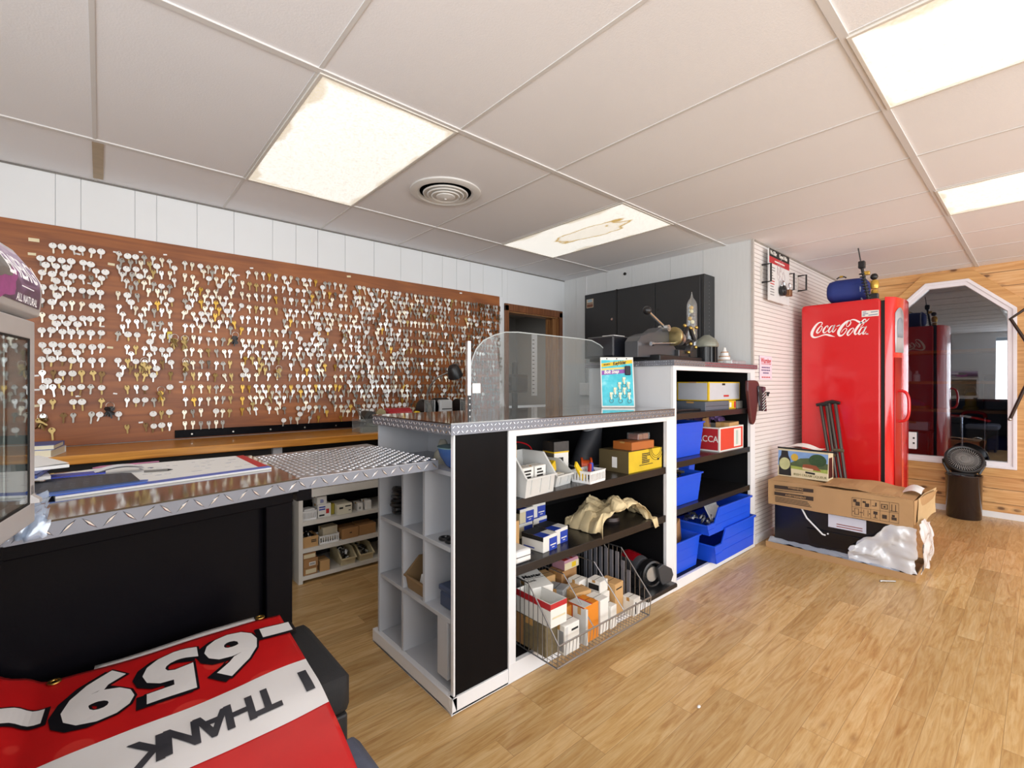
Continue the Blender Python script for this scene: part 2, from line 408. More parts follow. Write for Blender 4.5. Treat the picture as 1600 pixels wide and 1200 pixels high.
# key wall: vertical boards with fine grooves, an opening for the doorway
DX0, DX1, DZ = 2.99, 3.72, 1.975
b = MB(); rnd = random.Random(3); x = XL
edges = [XL]
while edges[-1] < DX0 - 0.25: edges.append(edges[-1] + rnd.choice([0.1, 0.15, 0.2, 0.2, 0.23]))
edges = edges + [DX0]
for i in range(len(edges) - 1): b.box(edges[i] + 0.0015, YK, 0, edges[i + 1] - 0.0015, YK + 0.02, CZ)
b.box(XL, YK + 0.006, 0, DX0, YK + 0.08, CZ)
b.box(DX0, YK, DZ, DX1, YK + 0.08, CZ); b.box(DX1, YK, 0, XB + 0.08, YK + 0.08, CZ)
struct(b.build('wall_left', M_wall), 'white grooved panel wall behind the key board', 'wall')
b = MB(); y = YS + 0.0; rnd = random.Random(5)
ye = [YS + .002]
while ye[-1] < YK - 0.3: ye.append(ye[-1] + rnd.choice([0.2, 0.3, 0.4]))
ye.append(YK)
for i in range(len(ye) - 1): b.box(XB, ye[i] + 0.001, 0, XB + 0.02, ye[i + 1] - 0.001, CZ)
b.box(XB + 0.005, YS + .1, 0, XB + 0.09, YK, CZ)
struct(b.build('wall_back', M_wallb), 'grey white panel wall carrying the black metal cabinet', 'wall')
# ribbed white wall beside the fridge
prof = []; z = 0.0; pitch = 0.0335
while z < CZ:
    z2 = min(z + pitch, CZ); prof += [(YS, z + 0.0045), (YS, z2 - 0.0045), (YS + 0.006, z2)]
    z = z2
poly = [(YS + 0.09, 0), (YS + 0.004, 0)] + prof + [(YS + 0.09, CZ)]
b = MB(); b.prism(poly, XB + .021, XW, 'x')
zg = pitch
while zg < CZ - .01:
    b.box(XB + .022, YS + .0012, zg - .0026, XW - .001, YS + .0045, zg + .0026, 1); zg += pitch  # thin darker strips paint the shade of the rib grooves
b2 = b.build('wall_side', [M_slat, mat('groove_shade', 'bdb3b0', .7, var=.1, vs=6)]); struct(b2, 'white horizontally ribbed panel wall beside the red fridge', 'wall')
b = MB(); b.box(XB - 0.004, YS - 0.006, 0, XB + 0.012, YS + 0.012, CZ)
struct(b.build('trim_2', mat('corner_trim', 'bfb8b2', 0.5, var=.15, vs=30)), 'worn corner strip where the ribbed wall meets the panel wall', 'corner trim')
b = MB(); b.box(XB + 0.02, YS - 0.012, 0, XW, YS + 0.004, 0.06)
struct(b.build('baseboard_side', M_white), 'white baseboard below the ribbed wall', 'baseboard')
b = MB(); b.box(XB + 0.02, YS - 0.008, CZ - 0.012, XW, YS + 0.006, CZ)
struct(b.build('trim_3', mat('shabby_edge', '9b948b', 0.7, var=.3, vs=12)), 'shabby edge strip along the ceiling above the ribbed wall', 'edge strip')
b = MB(); b.box(XL, YK - 0.004, CZ - 0.010, XB, YK + 0.002, CZ - 0.001)
struct(b.build('trim_4', mat('grey_angle', '77746f', 0.6, var=.2, vs=12)), 'thin dark edge strip between ceiling and key wall', 'edge strip')

# pine wall with the octagon-topped window
M_pine = pine_mat('knotty_pine_boards', (1, 2), 0.135)
M_case = pine_mat('pine_casing', (2, 1), 0.4, 0.8)
M_case2 = grain_mat('pine_casing_plain', 'c08a4c', 'ddae70', 1, 2.2)
WY0, WY1, WZ0, WZ1 = 0.175, 1.115, 0.47, 2.26; CUT = 0.315
def octa(d):
    c = CUT - d * 0.41
    y0, y1, z0, z1 = WY0 + d, WY1 - d, WZ0 + d, WZ1 - d; c = CUT - d * 0.585
    return [(y0, z0), (y1, z0), (y1, z1 - c), (y1 - c, z1), (y0 + c, z1), (y0, z1 - c)]
ow = octa(0)
b = MB(); X0, X1 = XW, XW + 0.1
for poly in ([(YF, 0), (YS, 0), (YS, WZ0), (YF, WZ0)], [(YF, WZ0), (WY0, WZ0), (WY0, CZ), (YF, CZ)], [(WY1, WZ0), (YS, WZ0), (YS, CZ), (WY1, CZ)], [(WY0, WZ1), (WY1, WZ1), (WY1, CZ), (WY0, CZ)],
             [(WY0, WZ1), (WY0, WZ1 - CUT), (WY0 + CUT, WZ1)], [(WY1, WZ1), (WY1 - CUT, WZ1), (WY1, WZ1 - CUT)]):
    b.prism(poly, X0, X1, 'x')
struct(b.build('wall_right', M_pine), 'knotty pine board wall with the big window', 'wall')
b = MB(); b.box(XW - 0.014, YF, 0, XW, YS, 0.055); struct(b.build('baseboard_right', M_white), 'white baseboard below the pine wall', 'baseboard')
win = thing('window_1', 'tall window with angled top corners and white frame in pine wall', 'window', (XW, 0.645, WZ0)); win['kind'] = 'structure'
b = MB()
b.ringprism(octa(0), octa(0.055), XW - 0.022, XW + 0.06, 'x'); b.ringprism(octa(-0.006), octa(0.022), XW - 0.032, XW - 0.02, 'x')
b.build('window_frame', mat('white_vinyl', 'eceaf0', 0.35, var=.02), win, bevel=0.004)
b = MB()
oc = octa(-0.085); b.ringprism(oc, octa(-0.002), XW - 0.016, XW + 0.002, 'x')
b.build('casing', M_case2, win, bevel=0.003)
b = MB(); b.prism(octa(0.05), XW + 0.018, XW + 0.024, 'x')
b.build('glass_pane', glass_mat('dark_window_glass', (0.62, 0.64, 0.68), 0.10), win)

# shop-front side (behind the viewer): walls with large window openings
b = MB()
for x0, x1, z0, z1 in ((XL - .1, -0.6, 0, CZ), (5.8, XW, 0, CZ), (-0.6, 5.8, 0, 0.45), (-0.6, 5.8, 2.25, CZ)): b.box(x0, YF - 0.1, z0, x1, YF, z1)
for x in (1.45, 3.6): b.box(x - .04, YF - .1, .45, x + .04, YF, 2.25)
struct(b.build('wall_front', M_wall), 'shop front wall with wide display windows', 'wall')
b = MB()
for y0, y1, z0, z1 in ((YF, -2.5, 0, CZ), (0.7, YK + .1, 0, CZ), (-2.5, 0.7, 0, 0.45), (-2.5, 0.7, 2.25, CZ)): b.box(XL - .1, y0, z0, XL, y1, z1)
struct(b.build('wall_near', M_wall), 'white wall with an added side window', 'wall')

# room seen through the pine-wall window
M_bwall = mat('blue_grey_wall', '6b7686', 0.7, var=.08, vs=3)
b = MB(); b.box(8.6, -1.6, 0, 8.7, 2.6, 2.6); b.box(XW + .1, 2.2, 0, 8.7, 2.3, 2.6); b.box(XW + .1, -1.5, 0, 8.7, -1.4, 2.6); b.box(XW + .1, -1.6, 2.5, 8.7, 2.6, 2.6)
struct(b.build('wall_store', M_bwall), 'blue grey walls of the store room behind the window', 'wall')
# doorway beside the key board and the dim room behind it
M_dwood = grain_mat('dark_door_casing', '5d3218', '8a5530', 2, 2.0, 0.4)
M_dwood2 = grain_mat('door_jamb_wood', '7d5230', 'a97a4c', 2, 2.0, 0.4)
d = thing('door_1', 'brown wood doorway beside the key board, black louvred door behind', 'doorway', (3.355, YK, 0)); d['kind'] = 'structure'
b = MB(); b.box(2.945, YK - 0.018, 0, 2.995, YK, 2.02); b.box(3.715, YK - 0.018, 0, 3.765, YK, 2.02); b.box(2.945, YK - 0.018, 1.965, 3.765, YK, 2.035)
b.build('door_casing', M_dwood, d, bevel=0.003)
b = MB(); b.box(2.985, YK, 0, 3.0, YK + .12, DZ); b.box(3.705, YK, 0, 3.725, YK + .12, DZ); b.box(2.985, YK, 1.955, 3.725, YK + .12, DZ)
b.box(3.66, YK + .03, 0, 3.712, YK + .045, 1.96); b.box(3.66, YK + .12, 0, 3.72, YK + .14, 1.97)
b.build('door_jamb', M_dwood2, d)
b = MB()
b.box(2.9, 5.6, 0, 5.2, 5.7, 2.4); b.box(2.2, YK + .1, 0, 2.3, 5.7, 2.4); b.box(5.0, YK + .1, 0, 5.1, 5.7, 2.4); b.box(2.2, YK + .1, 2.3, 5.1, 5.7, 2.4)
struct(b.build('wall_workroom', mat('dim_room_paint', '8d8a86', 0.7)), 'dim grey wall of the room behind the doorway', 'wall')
# ------------------------------------------------------------------ ceiling lights and vent
M_fix = mat('fixture_metal', 'd8d4cc', 0.45, var=.06)
def fixture(label, x0, x1, y0, y1, stain=0.0):
    t = thing('ceiling_light', label, 'ceiling light', ((x0 + x1) / 2, (y0 + y1) / 2, CZ - 0.012), 'recessed fluorescent panels')
    r = lambda d: [(x0 + d, y0 + d), (x1 - d, y0 + d), (x1 - d, y1 - d), (x0 + d, y1 - d)]
    MB().ringprism(r(0.004), r(0.018), CZ - 0.010, CZ - 0.0005, 'z').build('frame', M_fix, t, bevel=0.002)
    b = MB(); b.box(x0 + .016, y0 + .016, CZ - 0.0065, x1 - .016, y1 - .016, CZ - 0.001)
    b.build('diffuser', lamp_mat('diffuser_stained' if stain else 'diffuser_' + str(len(_mats)), stain), t)
fixture('ceiling light panel with dusty edges beside the round vent', gx[3], gx[4], 1.715, 2.89)
fixture('ceiling light panel with a brown stain, above the island counter', gx[6], gx[7], 1.715, 2.89, 1.0)
fixture('large ceiling light panel cut by the upper right corner of the photo', gx[5], gx[6], -0.84, 0.43)
fixture('ceiling light panel in front of the pine wall window', gx[8], gx[9], -0.84, 0.43)
v = thing('ceiling_vent', 'round white ceiling vent with concentric rings beside the light panel', 'ceiling vent', (1.52, 2.32, CZ))
M_vent = mat('vent_white', 'd9d7d3', 0.4, var=.04)
MB().lathe([(0.205, 0.0), (0.205, -0.008), (0.19, -0.014), (0.165, -0.016), (0.15, -0.004), (0.15, 0.0)], (1.52, 2.32, CZ), 48).build('rim', M_vent, v, smooth=True)
MB().lathe([(0.151, -0.0012), (0.0, -0.0012)], (1.52, 2.32, CZ), 32).build('throat', mat('vent_dark', '121315', 0.8), v)
for i, (r, dz) in enumerate(((0.128, .020), (0.104, .026), (0.080, .032))):
    MB().lathe([(r + .004, -dz + 0.006), (r, -dz), (r - .016, -dz + .014), (r - .014, -dz + .017), (r + .004, -dz + .008)], (1.52, 2.32, CZ), 40).build('ring', M_vent, v, smooth=True)
MB().lathe([(0.056, -.028), (0.054, -.034), (0.03, -.041), (0.008, -.043), (0.007, -.047), (0, -.047)], (1.52, 2.32, CZ), 32).build('hub', M_vent, v, smooth=True)

# ------------------------------------------------------------------ tread plate helper
M_tread = mat('aluminium_tread_plate', '7c7f88', 0.4, 0.5, var=.08, vs=9, bump=0.05, bs=40)
M_treadtop = mat('lightened_tread_top', 'c4c7ce', 0.3, 1.0, var=.08, vs=9)  # lighter copy of the plate, brightness of the flap top put into colour
M_treadhi = mat('lightened_tread_bars', 'd9dbe0', 0.2, 1.0, var=.04)  # bars coloured lighter than the plate, their bright glints painted into the colour
M_treadrefl = mat('red_reflection_tread_plate', 'c8505a', 0.4, 0.35, var=.15, vs=20)  # red reflection painted into the colour of the cabinet's edge bars
M_sheetglass = mat('glossy_counter_sheet', '55524f', 0.06, 0.75, var=.1, vs=3, coat=1.0)
def treads(b, M, w, h, p, mi=0, L=0.85, hgt=0.0022, wid=0.16, skip=None):
    """rows of raised lozenges on the plane M (local x 0..w, y 0..h), alternating direction"""
    nx = max(1, int(w / p)); ny = max(1, int(h / p)); px = w / nx; py = h / ny
    old = b.M; b.M = M
    for j in range(ny):
        for i in range(nx):
            cx, cy = (i + .5) * px, (j + .5) * py; s = 1 if (i + j) % 2 else -1
            ux, uy = math.cos(PI / 4) * s, math.sin(PI / 4); a = L * p * 0.5; ww = wid * p * 0.5
            k = skip(cx) if skip else mi
            q = [(cx - ux * a, cy - uy * a, 0), (cx - uy * ww, cy + ux * ww, 0), (cx + ux * a, cy + uy * a, 0), (cx + uy * ww, cy - ux * ww, 0)]
            top = [(cx - ux * a * .7, cy - uy * a * .7, hgt), (cx - uy * ww * .5, cy + ux * ww * .5, hgt), (cx + ux * a * .7, cy + uy * a * .7, hgt), (cx + uy * ww * .5, cy - ux * ww * .5, hgt)]
            b.add(q + top, [(4, 5, 6, 7), (0, 1, 5, 4), (1, 2, 6, 5), (2, 3, 7, 6), (3, 0, 4, 7)], k)
    b.M = old

# ------------------------------------------------------------------ island counter
M_blk = mat('black_panel_paint', '0c0b0f', 0.25, var=.2, vs=5, bump=0.1, bs=180, spec=.06)
M_blkbrown = mat('worn_black_panel_paint', '131112', 0.3, var=.25, vs=4, bump=0.1, bs=120, stretch=(3, 3, .5), spec=.06)
M_shelfblk = mat('black_shelf_paint', '1c191a', 0.27, var=.25, vs=4, bump=0.08, bs=90)
M_in = mat('dark_interior_paint', '0e0d0f', 0.5, var=.2, vs=4, spec=.3)
M_grey = mat('light_grey_paint', 'b9bbc0', 0.5, var=.05, vs=5, bump=.04, bs=60)
M_grey2 = mat('mid_grey_paint', 'a6a8ae', 0.5, var=.06, vs=5, bump=.04, bs=60)
XI0, XI1, YI0, YI1 = 1.004, 2.584, 1.482, 2.12
isl = thing('counter', 'long island counter with metal tread edges, open black shelves and pigeonholes', 'counter', (1.0, 1.48, 0))
b = MB(); b.box(0.984, 1.464, 1.057, XI1 - 0.002, 2.135, 1.098)
treads(b, frame((0.984, 1.464, 1.058), (1, 0, 0), (0, 0, 1)), 1.598, 0.040, 0.020, mi=1, L=1.1, wid=.26)
treads(b, frame((0.984, 2.135, 1.058), (0, -1, 0), (0, 0, 1)), 0.67, 0.040, 0.020, mi=1, L=1.1, wid=.26)
b.build('edge_trim', [M_tread, M_treadhi], isl)
MB().box(0.982, 1.462, 1.098, XI1 - .002, 2.137, 1.103).build('top', M_sheetglass, isl)
b = MB(); b.box(0.994, 1.474, 0, XI1, YI1 + .03, 0.012); b.box(0.994, 1.474, 0, 1.2765, 1.50, 0.062); b.box(0.994, 1.474, 0, 1.02, YI1 + .04, 0.062)
b.build('plinth', M_white, isl, bevel=0.003)
MB().box(1.012, YI0, 0.062, 1.277, 1.497, 1.057).build('front_panel', M_blkbrown, isl)
b = MB()
b.box(1.004, 1.478, 0.062, 1.012, 1.497, 1.057)
b.box(1.277, 1.474, 0.06, 1.317, 1.495, 1.057); b.box(2.508, 1.474, 0.06, XI1, 1.495, 1.057); b.box(1.317, 1.474, 1.030, 2.508, 1.495, 1.057)
b.build('face_frame', M_white, isl, bevel=0.002)
b = MB(); b.box(1.277, 1.497, 0.062, 1.317, YI1, 1.05); b.box(2.508, 1.497, 0.062, XI1 - .002, YI1, 1.05); b.box(1.317, YI1 - .02, 0.062, 2.508, YI1, 1.05); b.box(1.317, 1.497, 1.045, 2.508, YI1, 1.056); b.box(1.317, 1.495, 0.062, 2.508, YI1, 0.08)
b.build('carcass', M_in, isl)
MB().box(1.2768, 1.4735, 0.002, 2.5835, 1.4945, 0.079).build('bottom_rail', M_white, isl)
SH1, SH2, SH0 = 0.760, 0.475, 0.080
for z in (SH1, SH2):
    MB().box(1.3175, 1.478, z - 0.04, 2.5075, YI1 - .02, z).build('shelf', M_shelfblk, isl, bevel=0.002)
# pigeonholes in the end
b = MB(); b.box(1.272, 1.497, 0.062, 1.2765, YI1, 1.057); b.box(1.012, 1.497, 0.062, 1.272, 1.508, 1.057); b.box(1.004, YI1 - .016, 0.062, 1.272, YI1, 1.057)
b.box(1.016, 1.508, 0.012, 1.272, YI1 - .016, 0.064)
b.build('end_carcass', M_grey, isl)
PH = (0.345, 0.620, 0.905)
for z in PH[:2]: MB().box(1.008, 1.508, z - 0.018, 1.272, YI1 - .016, z).build('pigeonhole_shelf', M_grey, isl, bevel=.0015)
MB().box(1.03, 1.508, PH[2] - 0.018, 1.272, YI1 - .016, PH[2]).build('pigeonhole_shelf', M_grey2, isl)
for y, z0, z1 in ((1.705, PH[0], PH[1]), (1.888, PH[0], PH[1]), (1.705, PH[1], PH[2]), (1.888, PH[1], PH[2]), (1.888, 0.064, PH[0])):
    MB().box(1.010, y - .008, z0, 1.272, y + .008, z1 - .018).build('divider', M_grey, isl)
MB().box(1.010, 1.53, 0.1, 1.05, 1.60, PH[0] - .018).build('divider', M_grey, isl)

# tall end cabinet
tall = thing('display_cabinet', 'taller shelf cabinet at the island end with blue bins and tread edge', 'cabinet', (2.584, 1.48, 0))
TZ = 1.396; XT0, XT1 = 2.586, 3.80
b = MB(); b.box(2.572, 1.462, 1.362, XT1, 2.14, TZ)
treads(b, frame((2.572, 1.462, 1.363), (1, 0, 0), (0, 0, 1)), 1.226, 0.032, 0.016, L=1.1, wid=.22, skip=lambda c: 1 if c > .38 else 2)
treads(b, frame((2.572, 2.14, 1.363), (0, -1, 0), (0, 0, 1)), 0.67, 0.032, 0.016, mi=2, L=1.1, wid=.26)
b.build('edge_trim', [M_tread, M_treadrefl, M_treadhi], tall)
b = MB(); b.box(XT0, 1.474, 0.0, 2.621, 1.495, 1.362); b.box(3.70, 1.474, 0.0, 3.785, 1.495, 1.362); b.box(2.621, 1.474, 1.334, 3.70, 1.495, 1.362); b.box(2.621, 1.474, 0.0, 3.70, 1.495, 0.058)
b.build('face_frame', M_white, tall, bevel=.002)
MB().box(XT0, 1.495, 0.0, XT0 + .018, 2.12, 1.362).build('side_panel', mat('pale_grey_paint', 'd3d5d9', .5, var=.05, vs=5), tall)
b = MB(); b.box(XT0 + .018, 1.495, 0, XT0 + .03, 2.12, 1.35); b.box(3.72, 1.495, 0, 3.79, 2.12, 1.35); b.box(2.61, 2.10, 0, 3.72, 2.12, 1.35); b.box(2.61, 1.495, 1.345, 3.72, 2.12, 1.36); b.box(2.61, 1.495, 0.03, 3.72, 2.10, 0.06)
b.build('carcass', M_in, tall)
TS = (1.068, 0.775, 0.485)
for z in TS: MB().box(2.6165, 1.478, z - .038, 3.7195, 2.10, z).build('shelf', M_shelfblk, tall, bevel=.002)

# lower left counter, its front and the lift-up flap
LC = [(-0.60, 1.290), (0.458, 1.517), (0.458, 2.13), (-0.60, 2.13)]
LZ = 0.96
lc = thing('counter', 'lower black counter with glossy top covered in papers, left side', 'counter', (0.0, 1.5, 0))
b = MB(); b.prism(LC, LZ - 0.040, LZ - 0.004)
ed = Vector((1.058, 0.227, 0)); 
treads(b, frame((-0.60, 1.2895, LZ - .039), ed, (0, 0, 1)), ed.length, 0.035, 0.035, mi=1, L=1.1, wid=.22, hgt=.0018)
b.build('edge_trim', [M_tread, M_treadhi], lc)
MB().prism([(-0.602, 1.287), (0.460, 1.514), (0.460, 2.132), (-0.602, 2.132)], LZ - .004, LZ).build('top', M_sheetglass, lc)
def along(t, d):
    """point at distance t along the front edge, d behind it"""
    u = ed.normalized(); n = Vector((-u.y, u.x, 0)); p = Vector((-0.60, 1.29, 0)) + u * t + n * d
    return (p.x, p.y)
LL = ed.length
b = MB(); b.prism([along(0, .05), along(LL - .02, .05), along(LL - .02, .065), along(0, .065)], 0.0, LZ - .04); b.build('front_panel', M_blk, lc)
b = MB(); b.prism([along(0, .02), along(LL - .005, .02), along(LL - .005, .05), along(0, .05)], LZ - .075, LZ - .04); b.prism([along(LL - .085, .025), along(LL - .005, .025), along(LL - .005, .05), along(LL - .085, .05)], 0.0, LZ - .075)
b.prism([along(0, .03), along(LL - .08, .03), along(LL - .08, .05), along(0, .05)], 0.0, .09)
b.build('front_rail', M_blk, lc, bevel=.003)
b = MB(); b.box(0.435, 1.58, 0, 0.452, 2.12, LZ - .04); b.build('side_panel', M_white, lc)
leg = thing('counter', 'black counter return under the glass door drinks cooler', 'counter', (-0.4, 0.8, 0))
MB().box(-0.75, -0.1, LZ - .04, -0.135, 1.27, LZ).build('top', M_sheetglass, leg)
b = MB(); b.box(-0.70, -0.05, 0, -0.15, 1.265, LZ - .04); b.box(-.156, 1.266, 0, -.150, 1.275, LZ - .06, 1)
b.build('front_panel', [M_blk, M_white], leg)
fl = thing('counter_flap', 'flat tread plate counter flap bridging lower counter and island', 'counter flap', (0.72, 1.85, 0.95))
FP = [(0.462, 1.552), (0.998, 1.575), (0.998, 2.23), (0.462, 2.15)]
b = MB(); b.prism(FP, 0.915, 0.951); b.prism(FP, .951, .952, mi=2)
treads(b, T(0.468, 1.585, 0.952), 0.53, 0.545, 0.0205, mi=1, L=1.0, wid=.26, hgt=.0022)
treads(b, frame((0.462, 1.551, .916), (0.536, 0.023, 0), (0, 0, 1)), 0.536, 0.035, 0.035, mi=1, L=1.1, wid=.22, hgt=.0018)
b.build('plate', [M_tread, M_treadhi, M_treadtop], fl)
MB().box(0.465, 1.556, 0.955 - .075, 0.51, 1.60, 0.915).build('hinge_block', M_blk, fl)
# ------------------------------------------------------------------ key board and keys
M_board = grain_mat('red_brown_plywood', '7a421e', 'ab6630', 0, 1.6, 0.42, blot=0.45, streak=14.0)
M_hook = mat('wire_hook', 'b9b6ae', 0.3, 0.9)
M_slip = mat('cream_paper_slip', 'e3d7b4', 0.8); M_paper = mat('white_paper', 'eeeeec', 0.75, var=.02)
M_tag = mat('white_card_tag', 'f0efec', 0.7, var=.02)
KM = dict(silver=mat('nickel_key', 'd8d7d2', 0.32, 0.55, var=.08), dull=mat('worn_steel_key', '96928a', 0.4, 0.7, var=.15), pale=mat('pale_nickel_key', 'e6dfcb', 0.35, 0.45, var=.06),
          brass=mat('brass_key', 'a38b56', 0.35, 0.6, var=.12), gold=mat('gold_key', 'cba243', 0.35, 0.5, var=.08), bronze=mat('dark_bronze_key', '6b5230', 0.4, 0.7, var=.15), black=mat('black_key', '1c1b1c', 0.4))
KB0, KB1, KZ0, KZ1, KY = -0.42, 2.875, 0.918, 2.088, 3.452
board = thing('key_board', 'long reddish brown plywood board covered with hundreds of hanging keys', 'key board', (1.2, YK, KZ0))
MB().box(KB0, KY, KZ0, KB1, YK - .0005, KZ1).build('panel', M_board, board, bevel=.002)
MB().box(KB1, YK - .014, KZ0, KB1 + .035, YK, KZ1 + .0).build('edge_strip', M_white, board)

def key_geo(b, kind, mi=0, tagged=False, tmi=1):
    """one flat key hanging from the origin (hole at 0,0,0), face towards -y"""
    R, r = (0.0125, 0.0035); n = 12; th = 0.0011
    sx, sz = [(1, 1), (1.12, .92), (0.95, 1.05), (1.15, 1.15)][kind % 4]
    def rnd_pt(i, rad, s=1):
        a = 2 * PI * (i + .5) / n; k = 1.0
        if kind % 4 == 1 and s: k = 1 + .16 * math.cos(3 * a + PI / 2)
        if kind % 4 == 2 and s: k = 1.12 if i % 3 == 1 else .94
        return (rad * math.cos(a) * k * (sx if s else 1), -0.0065 * (1 if s else 0) + rad * math.sin(a) * k * (sz if s else 1))
    b.ringprism([rnd_pt(i, R) for i in range(n)], [rnd_pt(i, r, 0) for i in range(n)], -th, th, 'y', mi)
    L = [0.033, 0.036, 0.029, 0.042][kind % 4]; w = .0042; z0 = -0.0165 * sz
    left = [(-w, z0 - L + .004)]; k = 5
    for i in range(k): zz = z0 - L + .007 + (L - .014) * i / k; left += [(-w + .0016, zz), (-w, zz + (L - .014) / k * .6)]
    poly = [(w * 1.5, z0), (w * 1.5, z0 - .004), (w, z0 - .005), (w, z0 - L + .005), (0, z0 - L)] + left + [(-w, z0 - .005), (-w * 1.5, z0 - .004), (-w * 1.5, z0)]
    b.prism(poly, -th * .9, th * .9, 'y', mi)
def tag_geo(b, kind, mi=0):
    r = 0.0172 if kind % 2 else 0.0158; n = 16
    pts = [(r * math.cos(2 * PI * i / n), -r * .62 + r * .94 * math.sin(2 * PI * i / n)) for i in range(n)]
    inn = [(.0022 * math.cos(2 * PI * i / n), -.001 + .0022 * math.sin(2 * PI * i / n)) for i in range(n)]
    b.ringprism(pts, inn, -0.0065, -0.0055, 'y', mi)
KEYMESH = {}
def key_mesh(kind, m):
    if (kind, m) not in KEYMESH:
        b = MB(); key_geo(b, kind); KEYMESH[(kind, m)] = b.mesh('key', KM[m])
    return KEYMESH[(kind, m)]
TAGMESH = []
for i in range(2):
    b = MB(); tag_geo(b, i); TAGMESH.append(b.mesh('tag', M_tag))

# blocks of hooks: x range, columns, probability tables  (rows run down the board)
rk = random.Random(11)
BLK = [dict(x0=-.228, x1=.003, n=7, style='A'), dict(x0=.076, x1=.311, n=7, style='B'), dict(x0=.385, x1=.625, n=7, style='C'), dict(x0=.69, x1=.893, n=6, style='D'),
       dict(x0=.945, x1=1.155, n=6, style='E'), dict(x0=1.177, x1=1.452, n=8, style='F'), dict(x0=1.477, x1=1.855, n=11, style='G'), dict(x0=1.884, x1=2.177, n=9, style='H'),
       dict(x0=2.215, x1=2.50, n=9, style='H'), dict(x0=2.531, x1=2.856, n=11, style='I')]
RZ0, RDZ = 1.988, 0.0748
def pick(table):
    t = rk.random() * sum(w for _, w in table)
    for k_, w in table:
        t -= w
        if t <= 0: return k_
    return table[0][0]
TAB = {'A': [('silver', 4), ('pale', 3), ('dull', 1)], 'Alow': [('brass', 4), ('bronze', 2), ('silver', 2), ('dull', 2)], 'B': [('silver', 6), ('dull', 3), ('brass', 1), ('pale', 2), ('gold', .4)],
       'C': [('silver', 5), ('pale', 5), ('dull', 1), ('gold', .7)], 'Clow': [('brass', 2), ('pale', 4), ('dull', 3), ('silver', 2), ('gold', .5)], 'D': [('gold', 1.6), ('pale', 4), ('silver', 3), ('brass', 2)],
       'E': [('silver', 4), ('pale', 3), ('dull', 3), ('gold', .8)], 'G': [('silver', 5), ('dull', 4), ('pale', 2), ('gold', .3)], 'H': [('pale', 4), ('dull', 5), ('silver', 3), ('brass', 1)], 'I': [('dull', 8), ('silver', 2), ('bronze', 2)]}
TAB['F'] = TAB['E']
KEYS = []     # (block, row key, x, z, kind, material, tagged)
for bi, B in enumerate(BLK):
    st = B['style']
    for r2 in range(28):                       # half rows
        row = r2 / 2; half = r2 % 2
        for c in range(B['n']):
            x = B['x0'] + (B['x1'] - B['x0']) * c / (B['n'] - 1); z = RZ0 - RDZ * row
            p = 0.0; tg = 0.0; tab = TAB[st]; kd = rk.randrange(3)
            if st == 'A':
                if not half: p = .97 if row < 9 else .72
                else: p = {1: .45, 2: .55, 3: .3, 4: .35, 5: .3, 7: .25, 9: .2}.get(int(row), .0)
                if row == 0 and c == 0: p = 0
                tg = .93 if row < 9 else .4
                if row >= 8: tab = TAB['Alow']; kd = rk.choice([0, 1, 3])
                if row > 12.4: p *= .5
            elif st == 'B':
                p = (.9 if row < 9 else .62) if not half else (.75 if row < 3 else .38 if row < 9 else .08)
                if 4 < row < 5: p = .15
                tg = .2 if row < 7 else .35
                if row >= 8: tab = TAB['Alow']
            elif st == 'C':
                p = .97 if not half else (.85 if row < 5.2 else .03); tg = .16 if row < 5 else .05
                if row >= 6: tab = TAB['Clow']
                if row >= 6 and c == 6: tab = TAB['Alow']
            elif st == 'D':
                p = .93 if not half else (.75 if 6 < row < 8.6 or 10 < row < 11.6 else 0); tg = .3 if row < 2 else .08
            elif st in 'EF':
                p = .93 if not half else (.6 if 3 < row < 8 or row > 10 else .2); tg = .22; tab = TAB['E']
                if st == 'F': p *= .9
            elif st == 'G':
                p = .88 if not half else .62; tg = .2
                if rk.random() < .3: kd = 3
            elif st == 'H': p = .97 if not half else .28; tg = .1
            else: p = .95 if not half else .4; tg = .04
            if z < 1.0: p = 0
            if st in 'EFGHI' and row > 12.6: p *= .6
            if rk.random() > p: continue
            if bi == 3 and row > 12.5: continue
            KEYS.append((bi, r2, x + rk.uniform(-.004, .004) + (.018 if half else 0), z + rk.uniform(-.004, .004), kd, pick(tab), rk.random() < tg))
ORD = 'first second third fourth fifth sixth seventh eighth ninth tenth eleventh twelfth thirteenth fourteenth fifteenth sixteenth seventeenth eighteenth nineteenth twentieth twenty-first twenty-second twenty-third twenty-fourth twenty-fifth twenty-sixth twenty-seventh twenty-eighth'.split()
COLW = dict(silver='silver', dull='dull grey', pale='pale', brass='brass', gold='golden', bronze='dark bronze', black='black')
rows_in = {}
for k_ in KEYS: rows_in.setdefault(k_[0], set()).add(k_[1])
rows_in = {a: sorted(v) for a, v in rows_in.items()}
cnt = {}
KEYS.sort(key=lambda q: (q[0], q[1], q[2]))
ordered = []
for q in KEYS:
    cnt[(q[0], q[1])] = cnt.get((q[0], q[1]), 0) + 1
    ordered.append(q + (rows_in[q[0]].index(q[1]), cnt[(q[0], q[1])] - 1))
single = sorted(ordered, key=lambda q: q[2])[:300]; sset = set(id(q) for q in single)
hooks = MB(); rest = MB(); MI = {k_: i for i, k_ in enumerate(KM)}
